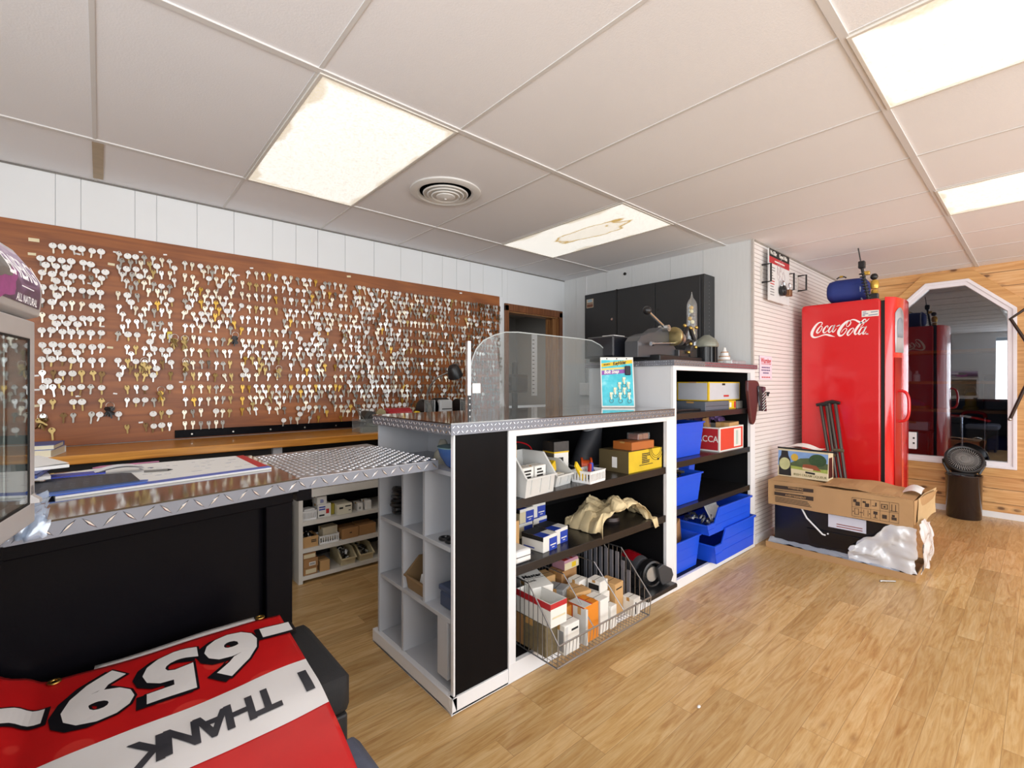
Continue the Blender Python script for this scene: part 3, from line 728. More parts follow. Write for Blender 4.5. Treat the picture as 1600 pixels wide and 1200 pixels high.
for q in ordered:
    bi, r2, x, z, kd, mt, tg, ri, ci = q
    dy = 0.012 + (0.008 if r2 % 2 else 0) + rk.uniform(0, .003)
    tilt = rk.gauss(0, .10); yaw = rk.gauss(0, .18)
    hooks.tube([(x, KY, z + .002), (x, KY - dy - .006, z + .001), (x, KY - dy - .008, z + .006)], .0011, 4)
    if id(q) in sset:
        nm = 'key'
        o = bpy.data.objects.new(nm, key_mesh(kd, mt)); COL.objects.link(o)
        o.location = (x, KY - dy, z); o.rotation_euler = (rk.uniform(-.06, .02), tilt, yaw)
        lab = COLW[mt] + ' key' + (' with white disc tag' if tg else '') + ', ' + ORD[ci] + ' in row ' + ORD[ri] + ' of the ' + ORD[bi] + ' board block'
        tag(o, lab, 'key', 'keys hanging on the key board')
        if tg:
            t = bpy.data.objects.new('tag', TAGMESH[(r2 + ci) % 2]); COL.objects.link(t); t.parent = o; t['label'] = 'white round card tag'
    else:
        rest.M = T(x, KY - dy, z) @ RZ(yaw) @ RY(tilt * 1.4)
        key_geo(rest, kd, MI[mt])
        if tg: tag_geo(rest, r2, len(KM))
ho = hooks.build('hooks', M_hook, board); ho['kind'] = 'stuff'
ks = rest.build('keys', list(KM.values()) + [M_tag]); ks['kind'] = 'stuff'
tag(ks, 'dense mass of smaller hanging keys over the middle and right board', 'keys', 'keys hanging on the key board')
# little paper slips pinned between the keys
for px, py, w in ((53, 375, .04), (50, 397, .03), (88, 415, .02), (122, 397, .02), (174, 413, .03), (180, 394, .018), (220, 394, .018), (258, 398, .018), (57, 587, .02), (58, 609, .02), (58, 634, .028), (122, 550, .02), (140, 443, .018), (172, 543, .026), (240, 516, .02),
                  (246, 509, .018), (122, 619, .02), (180, 615, .018), (220, 660, .02), (283, 597, .02), (328, 518, .018), (393, 419, .02), (436, 620, .03), (372, 430, .018), (160, 483, .02), (160, 510, .018), (545, 432, .03), (720, 458, .025)):
    p = at(px, py, y=KY)
    MB(T(p.x, KY - .0012, p.z) @ RY(rk.uniform(-.2, .2))).box(-w / 2, -.0004, -w * .22, w / 2, .0008, w * .22).build('paper_slip', M_slip if w > .025 else M_paper, board)
# bunches of keys on rings
for px, py, m1, lab, nk in ((273, 530, 'bronze', 'thick bunch of bronze keys on a ring beside the yellow tag', 7), (289, 532, 'brass', 'brass key bunch hanging just right of the bronze bunch', 5), (66, 655, 'bronze', 'bunch of dark keys on a wire ring at the board lower left', 9), (252, 612, 'gold', 'golden key bunch low in the second board block', 5),
                        (172, 637, 'black', 'fan of black keys low on the key board', 9), (368, 526, 'black', 'black and red key bunch right of the third board block', 6), (436, 578, 'dull', 'grey keys and small pouch on a ring mid board', 5), (291, 567, 'brass', 'yellowish key bunch at the left edge of the third block', 5), (226, 567, 'bronze', 'dark fanned key bunch in the second board block', 5), (540, 522, 'silver', 'fan of long silver keys in the middle of the board', 6)):
    p = at(px, py, y=KY - .035); t = thing('key_ring', lab, 'key ring', (p.x, KY - .034, p.z), 'key bunches on rings')
    MB().tube([(p.x + .018 * math.cos(a), KY - .034, p.z + .012 + .018 * math.sin(a)) for a in [2 * PI * i / 16 for i in range(16)]], .0012, 6, closed=True).build('ring', M_hook, t)
    MB().tube([(p.x, KY, p.z + .03), (p.x, KY - .036, p.z + .029), (p.x, KY - .038, p.z + .034)], .0012, 5).build('hook', M_hook, t)
    for i in range(nk):
        b = MB(T(p.x + (i - nk / 2) * .004, KY - .040 + .0035 * i, p.z - .002) @ RY((i - (nk - 1) / 2) * .22) @ RZ(rk.uniform(-.7, .7))); key_geo(b, i)
        b.build('key', KM[m1 if i % 3 else ('brass' if m1 != 'black' else 'black')], t)
yt = at(265, 524, y=KY - .012)
tag(MB(T(yt.x, KY - .012, yt.z)).box(-.012, -.001, -.022, .012, .001, .022).build('card_tag', mat('yellow_card', 'e2c94e', 0.7)), 'small yellow card tag hanging on the board beside the bronze key bunch', 'tag')
# black rail along the foot of the board
r = thing('magnet_rail', 'black screwed rail along the foot of the key board', 'rail', (.7, KY, .93))
MB().box(.335, KY - .012, .925, 1.75, KY - .0008, .972).build('rail_strip', M_blk, r, bevel=.002)
for i in range(6):
    MB().cyl((.42 + .22 * i, KY - .012, .945), (.42 + .22 * i, KY - .0145, .945), .005, 10).build('screw', M_hook, r)

# ------------------------------------------------------------------ workbench, shelves below, machines on it
M_bench = grain_mat('honey_pine_bench', 'a9691f', 'd9983c', 0, 1.8, 0.35, coat=.3)
M_shw = mat('cream_shelf_paint', 'd9d6cf', 0.5, var=.05)
BZ = 0.915; BY = 3.0
bench = thing('workbench', 'long honey coloured wooden workbench below the key board', 'workbench', (1.2, 3.2, 0))
MB().box(-0.7, BY, BZ - .043, 2.93, KY - .001, BZ).build('bench_top', M_bench, bench, bevel=.004)
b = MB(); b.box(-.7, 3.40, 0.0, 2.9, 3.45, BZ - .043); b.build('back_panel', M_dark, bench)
for x in (.78, 2.86): MB().box(x, BY + .06, 0, x + .05, BY + .12, BZ - .043).build('leg', M_grey2, bench)
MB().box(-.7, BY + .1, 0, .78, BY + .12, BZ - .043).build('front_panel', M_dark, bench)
su = thing('shelf_unit', 'low cream shelf unit under the workbench filled with small boxes', 'shelf unit', (1.6, 3.2, 0))
SY = 3.06
MB().box(.925, SY, 0, .95, 3.395, .60).build('side_panel', M_shw, su); MB().box(2.4, SY, 0, 2.425, 3.395, .60).build('side_panel', M_shw, su)
SHL = (.385, .215, .045)
for z in SHL: MB().box(.95, SY + .002, z - .026, 2.4, 3.395, z).build('shelf', M_shw, su)
MB().box(.95, SY - .004, .535, 2.4, 3.395, .585).build('shelf_top', M_shw, su)
# ------------------------------------------------------------------ small goods: cartons, baskets, bins
M_card = mat('brown_cardboard', 'a57a4d', 0.75, var=.08, vs=6); M_card2 = mat('tan_cardboard', 'c39a66', 0.75, var=.08, vs=6); M_cardw = mat('white_carton', 'e4e2dc', 0.6, var=.03)
M_orange = mat('orange_carton', 'd98324', 0.5); M_cream = mat('cream_carton', 'd8cba9', 0.6); M_blue = mat('blue_carton', '2340a8', 0.5); M_yellow = mat('yellow_carton', 'e3bd1f', 0.5, var=.1)
M_redc = mat('red_carton', 'b7262b', 0.5); M_ink = mat('black_ink', '161616', 0.6); M_inkr = mat('red_ink', 'c02a2a', 0.6); M_tape = mat('packing_tape', 'b98f56', 0.25)
M_blackp = mat('black_plastic', '1a1a1c', 0.35, var=.15); M_greyp = mat('grey_plastic', 'c9cac8', 0.45, var=.03); M_whitep = mat('white_plastic', 'e9e9e8', 0.4, var=.02)
M_steel = mat('steel', 'b4b4b2', 0.3, 0.9, var=.1); M_chrome = mat('chrome', 'd5d7dc', 0.12, 1.0); M_redp = mat('red_enamel', 'a51420', 0.25, var=.1, coat=.4)
M_clear = glass_mat('clear_plastic', (0.93, 0.95, 0.95), 0.06, 0.05, body=(0.7, 0.72, 0.72, 0.12))
M_junk = mat('dark_loose_parts', '4a4743', 0.5, .4, var=.5, vs=40)
def carton(name, label, cat, base, dims, rz=0.0, m=None, group=None, marks=(), tip=None, open_=False):
    """closed cardboard carton with flap seam and tape; marks = list of (face, u0, v0, u1, v1, material) in 0..1 of that face"""
    w, d, h = dims; M = T(*base) @ RZ(rz)
    if tip: M = M @ tip
    mats = [m or M_card, M_tape, M_dark] + [k_[5] for k_ in marks if not isinstance(k_[5], str)]
    o = thing(name, label, cat, base, group)
    b = MB(M)
    if open_:
        b.tray(-w / 2, w / 2, -d / 2, d / 2, 0, h, .001, .004)
    else:
        b.bbox((0, 0, 0), (w, d, h), b=min(.0022, h * .05))
        b.box(-w / 2 + .001, -.0012, h, w / 2 - .001, .0012, h + .0004, 2)
        b.box(-w / 2 - .0004, -d * .12, h * .8, -w / 2 + .001, d * .12, h + .0005, 1)
    b.build('carton', mats[:3], o)
    e = .0006; pb = MB(M); pm = []
    for k_ in marks:
        e += .00015
        f, u0, v0, u1, v1, mm = k_[:6]
        if mm not in pm: pm.append(mm)
        i = pm.index(mm)
        if f == 'f': pb.box(-w / 2 + w * u0, -d / 2 - e, h * v0, -w / 2 + w * u1, -d / 2 - e * .2, h * v1, i)
        if f == 'l': pb.box(-w / 2 - e, d / 2 - d * u1, h * v0, -w / 2 - e * .2, d / 2 - d * u0, h * v1, i)
        if f == 't': pb.box(-w / 2 + w * u0, -d / 2 + d * v0, h + e * .2, -w / 2 + w * u1, -d / 2 + d * v1, h + e, i)
    if pm: pb.build('print', pm, o)
    return o
def lines(face, u0, v0, u1, v1, n, m, seed=0):
    """a block of n short printed dashes standing for unreadable small print"""
    r = random.Random(seed); out = []
    for i in range(n):
        a = v1 - (v1 - v0) * (i + .15) / n; out.append((face, u0, a - (v1 - v0) / n * .55, u0 + (u1 - u0) * r.uniform(.6, 1), a, m))
    return out
def basket(name, label, base, w, d, h, rz, m, cat='basket', group=None, slots=8):
    """small plastic basket with slotted sides"""
    o = thing(name, label, cat, base, group); M = T(*base) @ RZ(rz)
    b = MB(M); b.box(-w / 2 + .006, -d / 2 + .006, 0, w / 2 - .006, d / 2 - .006, .004)
    for s in (-1, 1):
        for ln, tp in ((w, 0), (d, 1)):
            n = slots if tp == 0 else max(3, int(slots * d / w))
            for i in range(n + 1):
                u = -ln / 2 + ln * i / n; q = .003
                if tp == 0: b.box(u - q, s * (d / 2) - .0025, 0.003, u + q, s * (d / 2) + .0025, h)
                else: b.box(s * (w / 2) - .0025, u - q, 0.003, s * (w / 2) + .0025, u + q, h)
            for z0, z1 in ((0, h * .2), (h * .78, h * .94)):
                if tp == 0: b.box(-w / 2, s * d / 2 - .002, z0, w / 2, s * d / 2 + .002, z1)
                else: b.box(s * w / 2 - .002, -d / 2, z0, s * w / 2 + .002, d / 2, z1)
    b.build('basket_body', m, o)
    rr = lambda e: [(-w / 2 - e, -d / 2 - e), (w / 2 + e, -d / 2 - e), (w / 2 + e, d / 2 + e), (-w / 2 - e, d / 2 + e)]
    MB(M).ringprism(rr(.005), rr(-.004), h * .94, h, 'z').build('rim', m, o)
    return o
def openbin(name, label, base, w, d, h, hf, rz, m, cat='bin', group=None, ribs=0, lip=.006, handle=False):
    """open fronted stacking bin: front (local -y) cut down to hf with slanted side edges"""
    o = thing(name, label, cat, base, group); M = T(*base) @ RZ(rz); t = .004; sl = d * .35
    side = [(-d / 2 + .012, 0), (d / 2 - .008, 0), (d / 2, h), (-d / 2 + sl, h), (-d / 2, hf)]
    b = MB(M)
    for s in (-1, 1): b.prism(side, s * w / 2 - (t if s > 0 else 0), s * w / 2 + (t if s < 0 else 0), 'x')
    b.box(-w / 2 + t, -d / 2 + .012, 0, w / 2 - t, d / 2 - .008, t)
    b.prism([(d / 2 - .008 - t, 0), (d / 2 - .008, 0), (d / 2, h), (d / 2 - t, h)], -w / 2 + t, w / 2 - t, 'x')
    b.prism([(-d / 2 + .012, 0), (-d / 2 + .012 + t, 0), (-d / 2 + t, hf), (-d / 2, hf)], -w / 2 + t, w / 2 - t, 'x')
    b.build('bin_body', m, o, bevel=.001)
    b = MB(M); b.box(-w / 2 - lip, -d / 2 - lip, hf - .008, w / 2 + lip, -d / 2 + .002, hf)
    for s in (-1, 1):
        e = s * (w / 2); b.prism([(-d / 2, hf), (-d / 2, hf - .008), (-d / 2 + sl, h - .008), (d / 2, h - .008), (d / 2, h), (-d / 2 + sl, h)], min(e, e + s * lip), max(e, e + s * lip), 'x')
    b.build('rim', m, o)
    if ribs:
        b = MB(M)
        for i in range(ribs):
            u = -w / 2 + w * (i + .5) / ribs; b.prism([(-d / 2 + .006, hf * .15), (-d / 2 + .011, hf * .15), (-d / 2 + .002, hf - .008), (-d / 2 - .003, hf - .008)], u - .0015, u + .0015, 'x')
        b.build('rib', m, o)
    return o
def heap(name, label, cat, c, r, h, m, seed, n=26, group=None, kind=None):
    """loose jumble of small parts"""
    rr = random.Random(seed); b = MB()
    for i in range(n):
        a = rr.uniform(0, 2 * PI); q = math.sqrt(rr.random()); p = (c[0] + r[0] * q * math.cos(a), c[1] + r[1] * q * math.sin(a), c[2] + rr.uniform(.006, h * (1.1 - q * .6)))
        s = rr.uniform(.008, .02); mi = rr.randrange(len(m)); old = b.M
        b.M = T(*p) @ RZ(rr.uniform(0, 6)) @ RX(rr.uniform(0, 3)) @ RY(rr.uniform(0, 3))
        if i % 3 == 0: b.cyl((-s, 0, 0), (s, 0, 0), s * .45, 8, mi=mi)
        elif i % 3 == 1: b.bbox((0, 0, -s * .4), (s * 1.8, s, s * .8), mi)
        else: b.tube([(s * math.cos(t) * .8, s * math.sin(t) * .8, 0) for t in [2 * PI * k / 10 for k in range(10)]], s * .2, 5, mi, closed=True)
        b.M = old
    o = b.build(name, m); o['kind'] = 'stuff'; tag(o, label, cat, group)
    return o
# --- goods on the cream shelf unit below the bench
G = 'small goods under the workbench'
def sp(px, z, y): return at(px, 0, y=y).x
Y1 = 3.115
z = SHL[0]
basket('basket', 'white plastic basket at left end of upper cream shelf below bench', (.995, Y1 + .015, z), .088, .09, .06, 0, M_whitep, group=G)
carton('paper_pack', 'folded white paper bundle lying in basket on upper cream shelf', 'paper', (.995, Y1 + .015, z + .012), (.07, .07, .055), .2, M_paper, G)
carton('carton', 'white carton with red dot beside the white basket on upper shelf', 'box', (1.095, Y1 + .03, z), (.085, .10, .085), 0, M_cardw, G, [('f', .62, .25, .85, .6, M_inkr), ('f', .1, .1, .5, .22, M_ink)] + lines('f', .1, .5, .6, .85, 2, M_blue))
carton('carton', 'small white carton on top of the carton with red dot', 'box', (1.078, Y1 + .025, z + .086), (.062, .09, .05), .05, M_cardw, G, lines('f', .3, .15, .75, .6, 3, M_blue, 3))
carton('carton', 'small olive yellow carton between white cartons on upper shelf', 'box', (1.155, Y1 + .05, z), (.028, .09, .07), 0, mat('olive_carton', 'a99a2c', .6), G)
carton('carton', 'wide white carton with black print on upper cream shelf', 'box', (1.222, Y1 + .03, z), (.098, .14, .068), 0, mat('ivory_carton', 'ddd8c4', .6), G, [('f', .12, .55, .38, .72, M_ink), ('f', .52, .7, .92, .82, M_ink), ('f', .75, .3, .9, .37, M_ink)])
carton('carton', 'small white carton standing alone on upper cream shelf', 'box', (1.335, Y1 + .015, z), (.036, .08, .052), 0, M_cardw, G, lines('f', .25, .2, .75, .5, 2, M_ink, 4))
carton('carton', 'small white carton at the island edge of upper cream shelf', 'box', (1.392, Y1 + .01, z), (.042, .08, .060), 0, M_cardw, G)
z = SHL[1]
carton('carton', 'open tan carton full of metal parts on middle cream shelf', 'box', (1.0, Y1 + .02, z), (.098, .12, .068), 0, M_card2, G, lines('f', .55, .4, .9, .7, 2, M_ink, 6), open_=True)
heap('metal_parts', 'shiny round metal parts in open tan carton on middle shelf', 'parts', (1.0, Y1 + .02, z + .02), (.042, .05), .085, [M_steel, M_blackp], 1, 30, G)
basket('basket', 'white slotted basket holding rags on middle cream shelf', (1.122, Y1 + .02, z), .12, .10, .052, 0, M_whitep, group=G)
carton('rag_bundle', 'folded beige rags in white basket on middle cream shelf', 'rags', (1.135, Y1 + .03, z + .012), (.10, .07, .085), .12, mat('beige_rag', 'c8bca2', .9, var=.15, vs=30), G)
carton('carton', 'long brown carton on middle cream shelf', 'box', (1.262, Y1 + .03, z), (.115, .13, .068), 0, M_card, G, lines('f', .45, .45, .65, .62, 1, M_ink, 8))
carton('carton', 'long brown carton ending behind the island on middle shelf', 'box', (1.385, Y1 + .035, z), (.12, .13, .07), 0, M_card, G)
z = SHL[2]
carton('carton', 'brown carton with cream label at bottom of stack, lowest shelf', 'box', (.998, Y1 + .0, z), (.085, .10, .045), 0, M_card, G, [('f', .15, .2, .9, .8, M_cream)])
carton('carton', 'brown carton with white label, middle of stack on lowest shelf', 'box', (1.0, Y1 + .0, z + .046), (.09, .10, .055), 0, M_card, G, [('f', .38, .2, .82, .6, M_cardw)] + [('f', .42, .3, .78, .36, M_ink), ('f', .42, .42, .78, .48, M_ink)])
carton('carton', 'flat brown carton with cream strip topmost in lowest shelf stack', 'box', (.992, Y1 + .0, z + .102), (.078, .10, .036), 0, M_card, G, [('f', .05, .15, .95, .8, M_cream)])
carton('carton', 'tan carton right of the brown stack on lowest shelf', 'box', (1.088, Y1 - .0, z), (.062, .10, .068), 0, M_card2, G)
for i, x in enumerate((1.245, 1.372)):
    openbin('cardboard_bin', ('cream cardboard parts bin with sloped sides on lowest shelf' if i == 0 else 'cream cardboard parts bin nearest the island on lowest shelf'), (x, Y1 + .06, z), .095, .22, .095, .048, 0, mat('cream_cardboard', 'cbbd98', .7), group=G)
    heap('loose_parts', 'dark loose metal parts in ' + ('first' if i == 0 else 'second') + ' cream cardboard bin, lowest shelf', 'parts', (x, Y1 + .07, z + .01), (.036, .085), .085, [M_junk, M_blackp, M_steel, M_whitep], 5 + i, 34, G)

# --- on the bench: key cutting machine, red tin, grinder with lamp, tape measure, books
cm = thing('key_cutting_machine', 'key cutting machine behind a clear acrylic guard on the workbench', 'key machine', (1.42, 3.16, BZ))
cx, cy = 1.43, 3.14
b = MB(T(cx, cy, BZ))
for s in (-1, 1): b.box(s * .105 - .003, -.075, 0, s * .105 + .003, .06, .095)
b.box(-.105, -.078, 0, .105, -.073, .095); b.box(-.105, .058, 0, .105, .063, .05)
b.build('clear_guard', M_clear, cm)
b = MB(T(cx, cy, BZ)); b.bbox((.0, .0, 0), (.17, .10, .035)); b.bbox((.02, .0, .035), (.07, .07, .05)); b.build('machine_base', mat('grey_green_casting', '8b8f84', .5, .3, var=.2, vs=30), cm)
b = MB(T(cx, cy, BZ)); b.cyl((-.02, -.05, .105), (-.02, .06, .105), .042, 20); b.cyl((-.02, -.06, .105), (-.02, -.05, .105), .016, 14); b.build('motor', mat('dark_motor', '3d3a36', .45, .4, var=.3, vs=30), cm, smooth=True)
b = MB(T(cx, cy, BZ)); b.cyl((.055, -.055, .125), (.055, -.035, .125), .036, 24); b.cyl((.055, -.06, .125), (.055, -.02, .125), .01, 12); b.build('cutter_wheel', mat('worn_brass', '9f8f6a', .35, .8, var=.3, vs=50), cm, smooth=True)
b = MB(T(cx, cy, BZ)); b.bbox((-.065, -.02, .075), (.05, .05, .018)); b.cyl((-.085, -.02, .085), (-.085, -.02, .15), .008, 10); b.ball((-.085, -.02, .16), .013); b.tube([(-.06, -.03, .095), (-.1, -.04, .13), (-.11, -.04, .17)], .005); b.build('vise', M_steel, cm, smooth=True)
rt = thing('red_cylinder_machine', 'dark red metal drum lying behind the key machine on workbench', 'machine', (1.70, 3.26, BZ))
b = MB(T(1.69, 3.24, BZ)); b.lathe([(0, -.10), (.068, -.10), (.075, -.092), (.075, .092), (.068, .10), (0, .10)], (0, 0, .082), 28, axis='x'); b.build('drum', M_redp, rt, smooth=True)
b = MB(T(1.69, 3.24, BZ)); b.box(-.1, -.05, 0, .1, .05, .012); b.box(-.08, -.03, .01, -.06, .03, .05); b.box(.06, -.03, .01, .08, .03, .05); b.build('foot', M_blackp, rt)
b = MB(T(1.69, 3.24, BZ)); b.tube([(-.02, -.074, .10), (-.02, -.09, .08), (0, -.092, .075), (.02, -.09, .08), (.02, -.074, .10)], .003); b.build('latch', M_steel, rt)
p = (1.80, 3.14, BZ)
tm = thing('tape_measure', 'small yellow and black tape measure at the workbench back', 'tape measure', p)
MB(T(p[0], p[1], BZ + .062)).lathe([(0, -.018), (.03, -.018), (.034, -.012), (.034, .012), (.03, .018), (0, .018)], (0, 0, .035), 20, axis='y').build('case', M_yellow, tm, smooth=True)
b = MB(T(p[0], p[1], BZ + .062)); b.box(-.02, -.02, .02, .02, -.0175, .035); b.box(.02, -.008, .0, .045, .008, .004); b.build('blade', M_blackp, tm)
carton('carton', 'plain tan carton carrying the yellow tape measure on bench', 'box', (1.80, 3.16, BZ), (.08, .10, .061), .1, M_card2, G)
gr = thing('bench_grinder', 'bench grinder with grey switch box, two clear eye shields and lamp', 'bench grinder', (2.06, 3.2, BZ))
gx0, gy0 = 2.06, 3.2
b = MB(T(gx0, gy0, BZ)); b.bbox((0, 0, 0), (.16, .17, .05)); b.bbox((0, -.01, .045), (.12, .13, .165), b=.012); b.build('housing', mat('light_grey_enamel', 'bfc1c3', .4, var=.04), gr)
MB(T(gx0, gy0, BZ)).box(-.045, -.077, .135, .045, -.074, .142).build('slot', M_ink, gr)
b = MB(T(gx0, gy0, BZ)); b.lathe([(0, -.06), (.07, -.06), (.075, -.05), (.075, .05), (.07, .06), (0, .06)], (0, .02, .15), 24, axis='x'); b.build('motor', M_blackp, gr, smooth=True)
for s in (-1, 1):
    b = MB(T(gx0 + s * .165, gy0, BZ)); b.lathe([(0, -.022), (.078, -.022), (.085, -.015), (.085, .015), (.078, .022), (0, .022)], (0, .01, .13), 28, axis='x'); b.build('wheel_guard', M_blackp, gr, smooth=True)
    MB(T(gx0 + s * .165, gy0, BZ)).lathe([(0, -.012), (.07, -.012), (.07, .012), (0, .012)], (0, -.03, .13), 28, axis='x').build('wheel', mat('grinding_stone', '7c7973', .9), gr, smooth=True)
    b = MB(T(gx0 + s * .165, gy0 - .085, BZ)); b.box(-.045, -.003, .09, .045, .0, .21); b.build('eye_shield', M_clear, gr)
    b = MB(T(gx0 + s * .165, gy0 - .085, BZ)); b.tube([(-.045, -.004, .09), (-.045, -.004, .21), (.045, -.004, .21), (.045, -.004, .09)], .003, 6, closed=True); b.box(-.004, 0, .205, .004, .07, .212); b.build('shield_frame', M_steel, gr)
MB().tube(smoothpts([(gx0 - .09, gy0 + .06, BZ + .16), (gx0 - .10, gy0 + .05, BZ + .28), (gx0 - .06, gy0 - .02, BZ + .38), (gx0 + .02, gy0 - .08, BZ + .43)]), .006, 8).build('gooseneck', mat('grey_gooseneck', '8f8c88', .35, .7), gr, smooth=True)
b = MB(T(gx0 + .05, gy0 - .10, BZ + .44) @ RY(-.5) @ RX(.25)); b.lathe([(0, .045), (.03, .045), (.045, .03), (.062, -.05), (.058, -.05), (.04, .028), (0, .04)], (0, 0, 0), 24); b.build('lamp_shade', M_blackp, gr, smooth=True)
M_pages = mat('book_pages', 'e6dfc6', .8, var=.04, vs=60, stretch=(1, 1, 40)); M_bookb = mat('blue_book_cover', '4a5a9a', .45); M_bookw = mat('white_book_cover', 'e9e8e8', .45)
for i, (zz, th, rz, m, lab) in enumerate(((BZ, .032, -.2, M_bookw, 'thick white catalogue with cream pages on left bench end'), (BZ + .033, .022, -.12, M_bookb, 'blue covered catalogue topmost of the stack on left bench end'))):
    c = (-.28, 3.13, zz); o = thing('catalogue', lab, 'book', c, 'catalogues on the bench end')
    b = MB(T(*c) @ RZ(rz)); b.box(-.135, -.10, 0, .135, .10, .002); b.box(-.135, -.10, th - .002, .135, .10, th); b.box(-.135, .098, 0, .135, .10, th); b.build('cover', m, o)
    MB(T(*c) @ RZ(rz)).box(-.131, -.097, .002, .131, .097, th - .002).build('pages', M_pages, o)
# ------------------------------------------------------------------ papers and bag on the lower counter
LT = LZ + .0005
M_padblue = mat('blue_pad_edge', '5b6fc4', .5); M_mat = mat('dark_grid_card', '35383f', .5); M_bluef = mat('blue_folder', '3f6bc0', .4); M_env = mat('white_envelope', 'dfe1e6', .6, var=.03)
cal = thing('desk_calendar', 'wide white desk pad with blue front band lying along counter', 'desk pad', (.17, 1.88, LT))
MB().prism([(-.085, 1.643), (.437, 1.736), (.426, 2.105), (.038, 2.119), (-.13, 2.05)], LT, LT + .006).build('pad', M_paper, cal)
MB().prism([(-.085, 1.643), (.437, 1.736), (.437, 1.775), (-.088, 1.683)], LT + .0061, LT + .0068).build('blue_band', M_padblue, cal)
MB().prism([(.405, 1.775), (.437, 1.765), (.426, 2.105), (.40, 2.1)], LT + .0061, LT + .0066).build('red_edge', M_inkr, cal)
b = MB(); rr = random.Random(4)
for i in range(26):
    x = .08 + rr.random() * .3; y = 1.80 + rr.random() * .26; b.box(x, y, LT + .006, x + rr.uniform(.008, .03), y + .0022, LT + .0064)
b.text('1 9', .035, frame((.115, 1.99, LT + .0064), (.97, .2, 0), (-.2, .97, 0)), bold=.02)
b.build('handwriting', mat('grey_ink', '8b8fa0', .7), cal)
gp = thing('folder', 'blue folder with dark grid card lying on the desk pad corner', 'folder', (-.05, 1.76, LT + .007))
MB().prism([(-.30, 1.60), (.10, 1.70), (.105, 1.735), (-.05, 1.80), (-.34, 1.82)], LT + .007, LT + .010).build('cover', M_bluef, gp)
b = MB(); b.prism([(-.30, 1.655), (.085, 1.722), (.072, 1.875), (.05, 1.895), (-.32, 1.86)], LT + .0102, LT + .0135); b.build('grid_card', M_mat, gp)
b = MB()
for i in range(12):
    for j in range(5):
        x = -.26 + i * .028; y = 1.68 + .174 * (x + .3) + .03 * j; b.box(x, y, LT + .0135, x + .012, y + .005, LT + .0139)
b.build('print', mat('grey_print', '5d6068', .6), gp)
ev = thing('envelope', 'white envelope over a blue leaflet at the desk pad back', 'envelope', (-.02, 1.95, LT + .014))
MB().prism([(-.13, 1.90), (.012, 1.905), (.012, 1.955), (-.12, 1.965)], LT + .0142, LT + .018).build('leaflet', mat('royal_blue_leaflet', '2b3fae', .4), ev)
b = MB(T(.045, 1.945, LT + .0145) @ RZ(.1)); b.sheet(lambda u, v: (-.06 + .12 * u, -.03 + .06 * v, .004 + .012 * math.sin(u * 3.0)), 10, 4); b.sheet(lambda u, v: (-.06 + .12 * u, -.03 + .06 * v, .002 + .010 * math.sin(u * 3.0)), 10, 4); b.build('flap', M_env, ev, smooth=True)
pc = thing('pencil', 'thin grey pencil lying on the white desk pad', 'pencil', (.14, 1.89, LT + .01))
MB().cyl((.105, 1.90, LT + .0105), (.165, 1.885, LT + .0105), .0035, 8).build('barrel', mat('pencil_grey', '6d6a66', .5), pc); MB().cyl((.165, 1.885, LT + .0105), (.178, 1.882, LT + .0105), .0035, 8, .0005).build('tip', M_ink, pc)
for i, (x, y, rz, m, lab) in enumerate(((-.235, 1.98, .15, M_bookw, 'white magazine lowest of the pile beside the glass cooler'), (-.225, 1.96, -.1, M_bookb, 'blue magazine in the pile beside the glass cooler'), (-.215, 2.0, .3, M_paper, 'loose white sheets topmost beside the glass cooler'))):
    zz = LT + .02 + i * .012; o = thing('magazine', lab, 'magazine', (x, y, zz), 'magazines beside the cooler')
    b = MB(T(x, y, zz) @ RZ(rz)); b.sheet(lambda u, v: (-.11 + .22 * u, -.14 + .28 * v, .002 * math.sin(u * 6 + i) + .011), 8, 6); b.bbox((0, 0, 0), (.22, .28, .0095), b=.001); b.build('pages', m, o)
lf = thing('leaflet', 'pink and blue leaflet at the far edge of the desk pad', 'leaflet', (.06, 2.09, LT + .006))
MB().prism([(-.02, 2.10), (.16, 2.125), (.15, 2.128), (.0, 2.128)], LT + .0065, LT + .010).build('sheet', mat('pink_leaflet', 'b86f93', .5, var=.3, vs=30), lf)
# translucent plastic bag hanging over the front edge
M_bag = glass_mat('blue_plastic_film', (0.80, 0.88, 0.98), 0.10, 0.15, body=(0.62, 0.75, 0.95, 0.5))
def bagf(off):
    def f(u, v):
        x = -.150 + .062 * u + .004 * v; dr = v * .150
        y = 1.51 - min(dr, .118); z = LT + .03 * (1 - v) + .01 - max(0, dr - .112)
        w = .014 * nz3(u * 4, v * 5, off * 3) + .006 * nz3(u * 11, v * 11, off)
        return (x + w, y - .012 + off * .01 + w - .006 * u, max(z + w * 1.2, LT + .002) if dr < .112 else z + w)
    return f
b = MB(); b.sheet(bagf(0), 14, 22); b.sheet(bagf(1.0), 14, 22)
tag(b.build('plastic_bag', M_bag, smooth=True, angle=180), 'crumpled bluish clear plastic bag hanging over the lower counter edge', 'plastic bag')

